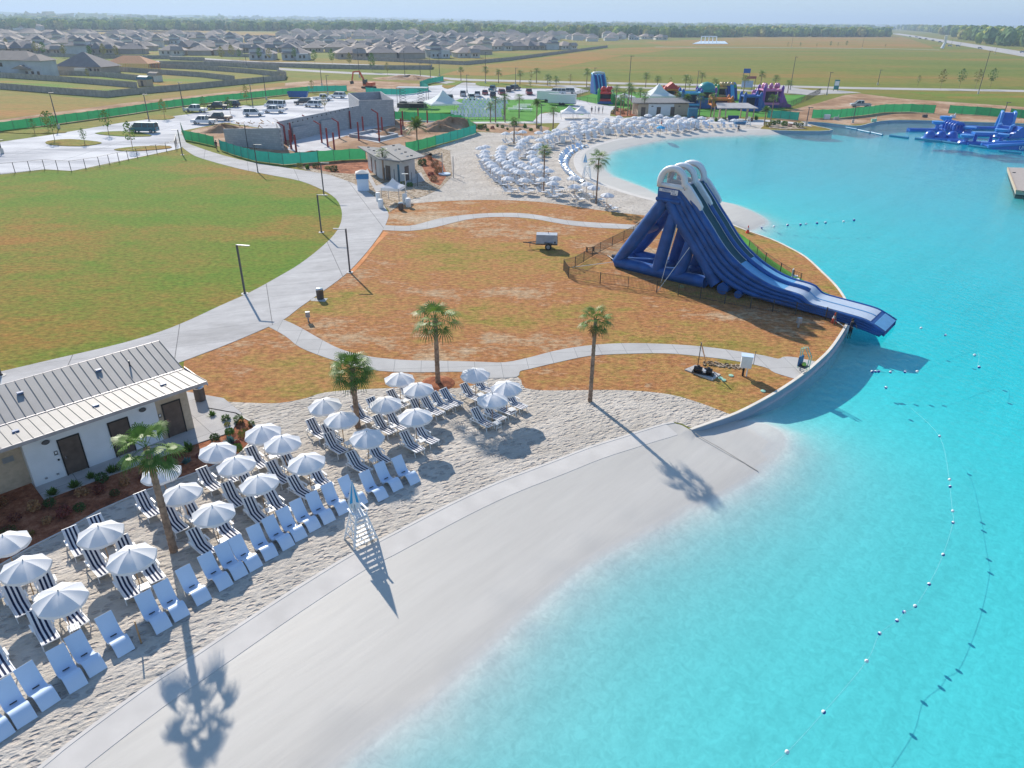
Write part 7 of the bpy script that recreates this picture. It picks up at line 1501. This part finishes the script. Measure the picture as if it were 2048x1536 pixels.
# near houses at the left edge
t = thing('two_storey_house', 'two-storey pale house with grey hip roofs at the left edge behind the timber fence', 'house', P(50, 152), R(-6))
q = MB(); q.box((-4, 2, 3.0), (22, 11, 6.0)); q.box((9, -1, 3.0), (7, 9, 6.0)); q.build('wall', M_hw[3], t)
q = MB()
for cx, cy, w, d, z, rh in ((-4, 2, 23.5, 12.5, 6.0, 3.2), (9, -1, 8.2, 10.2, 6.0, 2.2)):
    x0, x1, y0, y1 = cx-w/2, cx+w/2, cy-d/2, cy+d/2; i_ = min(w, d)*.45
    R1, R2 = ((x0+i_, cy, z+rh), (x1-i_, cy, z+rh)) if w > d else ((cx, y0+i_, z+rh), (cx, y1-i_, z+rh))
    q.add([(x0, y0, z), (x1, y0, z), (x1, y1, z), (x0, y1, z), R1, R2], [(0, 1, 5, 4), (1, 2, 5), (2, 3, 4, 5), (3, 0, 4)] if w > d else [(0, 1, 4), (1, 2, 5, 4), (2, 3, 5), (3, 0, 4, 5)])
q.build('roof', M_rf[0], t); q = MB(); prof(q, [(-1.5, 3.0), (6.0, 3.0), (2.5, 4.4)], 4.5); q.v = [v+Vector((2, -5.0, 0)) for v in q.v]; q.build('porch_roof', M_rf[0], t)
for x, z in ((-9, 4.3), (-7.6, 4.3), (-6.2, 4.3), (-11, 1.4), (-8, 1.4), (5.6, 1.4), (8, 1.5), (10.5, 1.5)): q = MB(); yy = -3.53 if x < 5 else -5.53; q.box((x, yy, z), (1.1, .08, 1.4)); q.build('window', M_glass, t)
t = thing('dark_roofed_house', 'single-storey house with one steep blue-grey roof slope in shade', 'house', P(180, 146), R(-8))
q = MB(); q.box((0, 0, 1.4), (20, 13, 2.8)); q.build('wall', M_hw[0], t); q = MB(); q.add([(-11, -7, 2.8), (11, -7, 2.8), (11, 7, 2.8), (-11, 7, 2.8), (-1.5, 0, 8.2), (-.5, 0, 8.2)], [(0, 1, 5, 4), (1, 2, 5), (2, 3, 4, 5), (3, 0, 4), (3, 2, 1, 0)]); q.build('roof', M_rf[2], t)
for x in (5.5, 7.5, 9): q = MB(); q.box((x, -6.55, 1.5), (.9, .08, 1.5)); q.build('window', M_glass, t)
q = MB(); q.box((2, -7.5, 1.2), (5, 2.2, 2.4)); q.build('patio', M_hw[1], t)
t = thing('framed_house', 'unfinished house of bare orange timber framing', 'house', P(268, 140), R(-5)); M_fr = mat('raw_timber', (.58, .27, .12), .85, var=.2); q = MB()
for i in range(26): x = -10+i*.8; q.bar((x, -5, 0), (x, -5, 2.9), .14); q.bar((x, 5, 0), (x, 5, 2.9), .14)
for i in range(12): y = -5+i*.9; q.bar((-10, y, 0), (-10, y, 2.9), .14); q.bar((10, y, 0), (10, y, 2.9), .14)
q.build('wall_studs', M_fr, t)['kind'] = 'stuff'; q = MB(); q.add([(-10.5, -5.5, 3), (10.5, -5.5, 3), (10.5, 5.5, 3), (-10.5, 5.5, 3), (-4, 0, 6), (4, 0, 6)], [(0, 1, 5, 4), (1, 2, 5), (2, 3, 4, 5), (3, 0, 4)]); q.build('roof_decking', M_fr, t)
def shed(px, py, l, m1, m2, w=3.4):
    t = thing('garden_shed', l, 'shed', P(px, py), R(-20)); q = MB(); q.box((0, 0, 1.1), (w, 3, 2.2)); q.build('wall', m1, t); q = MB(); prof(q, [(-1.8, 2.2), (1.8, 2.2), (1.2, 3.0), (0, 3.4), (-1.2, 3.0)], w+.3); q.v = [Vector((v.y, v.x, v.z)) for v in q.v]; q.build('roof', m2, t); q = MB(); q.box((0, -1.53, .95), (1, .06, 1.8)); q.build('door', M_dgrey, t)
shed(292, 172, 'small shed with teal gambrel roof behind the timber fence', M_tan, mat('shed_teal', (.05, .17, .22), .6), 4); shed(312, 163, 'white garden shed beside the teal-roofed one', M_hw[1], M_rf[1], 4)
M_ff = gmat('far_field', [(.2, (.17, .20, .035)), (.45, (.27, .20, .045)), (.65, (.38, .19, .055)), (.85, (.24, .17, .07))], scale=.02, fine=.35, finemix=.45, stretch=(.5, 1.5, 1), grain=(.9, .25), bump=.6, bscale=.6, bdist=.4)
# ---- timber fences
M_fen = mat('weathered_fence', (.42, .37, .33), .9, var=.25, scale=.8)
M_fen2 = mat('grey_brown_fence', (.40, .35, .32), .9, var=.2, scale=.6)
def tfence(pts, label, h=1.9, m=None):
    t = thing('timber_fence', label, 'fence'); q = MB(); P3 = PP(pts); s_ = MB(); c_ = 0
    for a, c in zip(P3, P3[1:]):
        L = (c-a).length; k = max(1, int(L/2.4)); d = (c-a)/L; ang = math.atan2(d.y, d.x)
        q.box((a+c)/2+Vector((0, 0, h/2)), (L, .05, h), ang)
        for i in range(k+1): p = a+d*L*i/k; s_.box((p.x, p.y, h/2+.03), (.12, .14, h+.06), ang); c_ += 1
    q.build('boards', m or M_fen, t); o = s_.build('posts', M_fen2, t); o['kind'] = 'stuff'
for pts, l in [([(-60, 171), (0, 178), (120, 188), (215, 195), (260, 190), (360, 181), (460, 171), (570, 160), (573, 153), (555, 147)], 'long weathered timber fence turning the corner above the grassy bank'), ([(-60, 150), (0, 155), (120, 163), (275, 176)], 'timber fence in front of the two-storey house'), ([(117, 150), (200, 153), (300, 163)], 'timber fence before the dark-roofed house'), ([(215, 141), (300, 147), (400, 154), (470, 162)], 'timber fence right of the dark-roofed house'),
               ([(300, 135), (400, 139), (500, 147), (560, 153)], 'timber fence beside the orange timber frame'), ([(320, 130), (440, 132), (558, 140)], 'timber fence along the street behind the framed house'), ([(408, 127), (512, 132), (640, 137), (760, 139), (862, 139), (864, 134)], 'long low timber fence between the two streets'), ([(-60, 113), (100, 113), (200, 117), (340, 118)], 'timber fence behind the first street of houses'), ([(340, 120), (410, 122)], 'short timber fence behind the white flag'),
               ([(440, 113), (520, 115), (540, 117)], 'short timber fence between the small houses'), ([(700, 119), (780, 123), (860, 127), (930, 130), (1020, 121), (1110, 109), (1215, 95)], 'long pale timber fence closing the neighbourhood along the field'), ([(-60, 70), (300, 72), (520, 74), (700, 77)], 'dark timber fence line across the distant open lots'), ([(-60, 62), (200, 64), (400, 66)], 'second distant fence line across the open lots')]: tfence(pts, l)
sheet('bare_lots', PP([(-200, 60), (400, 61), (700, 70), (900, 74), (880, 79), (500, 78), (-200, 72)]), .03, M_ff)
sheet('orange_bank', PP([(-100, 186), (0, 184), (215, 200), (570, 165), (570, 172), (300, 200), (100, 226), (0, 238), (-100, 245)]), .016, M_ff)
sheet('yard_grass', PP([(-60, 166), (120, 176), (215, 190), (275, 180), (120, 168), (-60, 156)]), .02, M_lawn); sheet('yard_grass', PP([(118, 152), (200, 157), (300, 167), (360, 176), (455, 168), (300, 150)]), .024, M_lawn)
sheet('orange_field', PP([(880, 150), (940, 134), (1020, 124), (1110, 112), (1220, 97), (1310, 93), (1400, 94), (1250, 110), (1100, 138), (1000, 152)]), .012, M_ff)
sheet('orange_field', PP([(1290, 84), (1500, 74), (1800, 72), (1850, 88), (1870, 97), (1500, 94), (1330, 92)]), .012, M_ff)
q = MB(); q.prism([(p.x, p.y) for p in PP([(1385, 88), (1456, 88), (1450, 83), (1400, 83)])], 0, .4); q.build('pad', M_wplas, None); o = bpy.data.objects['pad']; tag(o, 'white slab of a distant water works in the field', 'slab')
# ---- poles
def pole(x, y, ty, l, k='light'):
    h = H(x, y, ty); t = thing('street_pole', l, 'pole', P(x, y), random.uniform(-.1, .1), 'tall poles in the middle distance'); q = MB(); q.tube([(0, 0, 0), (0, 0, h)], [.13, .08], 6); q.build('shaft', M_dgrey, t)
    q = MB(); q.box((.3, 0, h), (1.1, .3, .12)); q.build('lamp_head', M_dgrey, t)
    if k == 'light': q = MB(); q.tube([(0, 0, 0), (0, 0, .9)], .3, 10); q.build('base', M_cap, t)
for i, a in enumerate(sorted([(5, 307, 280), (118, 257, 186), (189, 118, 82), (288, 116, 82), (300, 250, 189), (368, 222, 165), (494, 136, 90), (507, 220, 169), (533, 200, 151), (644, 172, 136), (656, 190, 151), (719, 155, 97), (810, 155, 102), (841, 157, 127), (861, 157, 112), (879, 152, 107), (934, 186, 150), (971, 167, 105), (1008, 238, 186), (1031, 170, 136), (1082, 262, 210), (1188, 172, 136), (1232, 205, 170), (1255, 208, 112), (1393, 180, 142), (1580, 180, 114), (1612, 252, 215), (1653, 190, 145), (1705, 246, 212), (1755, 170, 140), (1724, 96, 72), (1583, 94, 73), (1956, 188, 102), (2006, 235, 205), (1921, 90, 78), (1902, 92, 74), (1990, 108, 96)])): pole(*a, f'tall dark pole, {nth(i)} from the left in the middle distance')
# ---- young trees
def ytree(x, y, h, l, seed, dense=.5):
    random.seed(seed); t = thing('young_tree', l, 'tree', P(x, y), 0, 'young street trees'); q = MB(); q.tube([(0, 0, 0), (.05, .05, h*.5), (0, 0, h*.9)], [.06, .05, .02], 5)
    for k in range(7): z = h*random.uniform(.35, .8); a = random.uniform(0, 6.3); q.tube([(0, 0, z), (math.cos(a)*h*.15, math.sin(a)*h*.15, z+h*.15)], .02, 3)
    q.build('trunk', M_trunk, t); b = MB(); n_ = int(260*dense)
    for k in range(n_):
        z = random.random(); r = h*.26*math.sin(math.pi*min(1, z*.9+.1))**.7*random.uniform(.3, 1); a = random.uniform(0, 6.3); p = Vector((r*math.cos(a), r*math.sin(a), h*(.35+.65*z))); u = Vector((random.uniform(-1, 1), random.uniform(-1, 1), random.uniform(-1, 1))).normalized()*h*.035; v = u.orthogonal().normalized()*h*.025
        b.add([p-u, p+v, p+u, p-v], [(0, 1, 2, 3)])
    b.build('crown', [M_leafy, M_leafg][seed % 2], t)
YT = [(110, 282, 5.5), (170, 289, 3), (218, 270, 5), (266, 300, 5), (330, 238, 4.5), (410, 226, 4), (461, 228, 4), (494, 208, 5), (97, 262, 4), (625, 186, 4), (650, 222, 4), (70, 268, 3), (1062, 162, 4), (1140, 170, 4), (1212, 178, 4), (1100, 175, 4), (1060, 176, 3), (1340, 178, 4), (1378, 182, 5), (1880, 178, 7), (1918, 176, 7), (1950, 178, 7), (1980, 175, 7), (1835, 172, 4), (630, 128, 7), (665, 132, 8), (700, 136, 7), (745, 144, 8), (775, 150, 5), (445, 125, 8), (465, 120, 8), (520, 122, 7), (540, 124, 7), (15, 98, 7), (75, 112, 8), (90, 114, 8), (130, 116, 7), (182, 117, 7), (210, 118, 8), (235, 118, 7), (1575, 95, 5), (1600, 95, 5), (1660, 95, 6), (1675, 95, 5), (1692, 94, 6), (1770, 96, 4), (1633, 95, 4), (177, 160, 4), (480, 120, 6), (590, 122, 7)]
for i, (x, y, h) in enumerate(sorted(YT)): ytree(x, y, h, f'young thin-leaved tree beyond the lawn, {nth(i)} from the left', 100+i, .5 if h < 6 else .8)
# ---- woods: clumps of leafy crowns
M_wd = [leafmat('wood_green_%d' % i, c, .1, .4, .25, 0.0) for i, c in enumerate([(.26, .34, .08), (.40, .44, .10), (.15, .23, .10), (.38, .35, .12)])]
def wood(name, pts, n_, depth, h, seed, label, hv=.35, r0=5.0):
    random.seed(seed); q = MB(); P3 = PP(pts); L = [0]
    for a, c in zip(P3, P3[1:]): L.append(L[-1]+(c-a).length)
    for k in range(n_):
        s = random.random()*L[-1]; i = 0
        while i < len(P3)-2 and L[i+1] < s: i += 1
        p = P3[i].lerp(P3[i+1], (s-L[i])/max(1e-6, L[i+1]-L[i]))+Vector((random.uniform(-3, 3), depth*random.random()**1.3, 0)); hh = h*random.uniform(1-hv, 1+hv*.6); r = r0*random.uniform(.7, 1.2); q.cur = random.choice((0, 0, 1, 2, 2, 3))
        c = p+Vector((0, 0, hh*.55)); nn = 8; vs = []
        for (rr, zz) in ((.55, -.5), (1.0, -.15), (.95, .2), (.6, .45)):
            for j in range(nn): a = 2*math.pi*j/nn; g = random.uniform(.7, 1.25); vs.append(c+Vector((math.cos(a)*r*rr*g, math.sin(a)*r*rr*g, hh*zz*random.uniform(.85, 1.15))))
        vs.append(c+Vector((0, 0, hh*.56))); vs.append(c+Vector((0, 0, -hh*.5)))
        fs = [(i*nn+j, i*nn+(j+1) % nn, (i+1)*nn+(j+1) % nn, (i+1)*nn+j) for i in range(3) for j in range(nn)]+[(24+j, 24+(j+1) % nn, 32) for j in range(nn)]+[((j+1) % nn, j, 33) for j in range(nn)]
        q.add(vs, fs)
        for k2 in range(10):
            a = random.uniform(0, 6.3); z = random.uniform(-.3, .5); d = Vector((math.cos(a)*r*random.uniform(.7, 1.15), math.sin(a)*r*random.uniform(.7, 1.15), hh*z)); e = c+d; u = Vector((random.uniform(-1, 1), random.uniform(-1, 1), random.uniform(-1, 1))).normalized()*r*.35; v = u.orthogonal().normalized()*r*.3; q.add([e-u, e+v, e+u, e-v], [(0, 1, 2, 3)])
    tag(q.build(name, M_wd), label, 'wood', kind='stuff')
wood('wood', [(-100, 59), (300, 61), (620, 63), (900, 69), (1200, 76), (1500, 74), (1800, 74)], 900, 120, 13, 1, 'belt of mixed trees behind the houses and the field', r0=7)
wood('wood', [(-200, 52), (500, 53), (1100, 58), (1800, 60)], 700, 500, 14, 2, 'second belt of woodland further back', r0=12)
wood('wood', [(1830, 60), (1910, 66), (1990, 76), (2070, 90), (2200, 106)], 330, 160, 17, 3, 'tall wood behind the highway at the right edge', r0=7)
wood('wood', [(-400, 46), (500, 47), (1300, 50), (2200, 56)], 500, 900, 16, 4, 'far bluish woodland towards the horizon', r0=25)
wood('wood', [(-3000, 42), (1000, 42.5), (4000, 60)], 420, 1500, 18, 5, 'last line of woodland on the horizon', r0=70, hv=.2)
q = MB(); pp = [Vector((-6500, 5200, 0)), Vector((-3500, 5600, 0)), Vector((-1200, 6100, 0)), Vector((1500, 6500, 0))]
vs = []; 
for i in range(80): p = smooth_line(pp, 30)[i]; z = max(2, 62*(1-i/80)**1.2+6*math.sin(i*.7)+3*math.sin(i*1.9)); vs += [(p.x, p.y, 0), (p.x+200, p.y+900, z), (p.x+400, p.y+2500, 0)]
q.add(vs, [(3*i+k, 3*i+3+k, 3*i+4+k, 3*i+1+k) for i in range(79) for k in (0, 1)]); tag(q.build('hills', M_wd[2]), kind='structure')
# masts and towers on the skyline
random.seed(8); xs = [1540, 1554, 1563, 1568, 1576, 1583, 1620, 1640, 1646, 1740, 1850, 1872, 1905, 1912, 1922, 1937, 1951, 1960, 1978, 1983, 2034]
for i, x in enumerate(xs):
    p = P(x, 50); h = random.uniform(24, 42) if x != 2034 else 95; 
    if x == 2034: p = P(x, 56)
    q = MB(); q.tube([(0, 0, 0), (0, 0, h)], [2.2 if x != 2034 else .8, .9], 6)
    if i % 3 == 0: q.box((4, 0, h*.35), (9, 5, h*.7))
    o = q.build('skyline_tower', M_grey); o.location = p; tag(o, f'tiny refinery tower on the hazy skyline, {nth(i)} from the left', 'tower', 'industrial towers on the skyline')
q = MB(); q.add([(-6, 0, .3), (6, 0, .3), (6, 3, .3), (-6, 3, .3)], [(0, 1, 2, 3)]); 
t = thing('water_works', 'white frame structure on the distant slab in the field', 'structure', P(1417, 86)); q = MB()
for k in range(5): q.bar((-9+k*4.5, 0, 0), (-9+k*4.5, 0, 7), .8)
q.bar((-9, 0, 7), (9, 0, 7), .9); q.build('frame', M_white, t)
t = thing('roadside_sculpture', 'tall white curved marker beside the highway', 'marker', P(1884, 97)); q = MB(); q.tube([(0, 0, 0), (1.5, 0, 6), (1, 0, 12)], [1.8, 1.2, 1.6], 8); q.build('marker_body', M_white, t)

# ================================================================ HAZE: one closed block of thin air round everything
hz = bpy.data.materials.new('haze'); hz.use_nodes = True; hn = hz.node_tree; hn.nodes.clear()
ho = hn.nodes.new('ShaderNodeOutputMaterial'); pv_ = hn.nodes.new('ShaderNodeVolumePrincipled'); pv_.inputs['Color'].default_value = (0.62, 0.78, 1.0, 1); pv_.inputs['Density'].default_value = 0.00021; pv_.inputs['Anisotropy'].default_value = 0.2
hn.links.new(pv_.outputs[0], ho.inputs['Volume'])
q = MB(); q.box((0, 6950, 55), (18400, 14900, 122)); o = q.build('haze', hz); tag(o, 'thin pale air over the whole landscape', 'haze', kind='stuff')
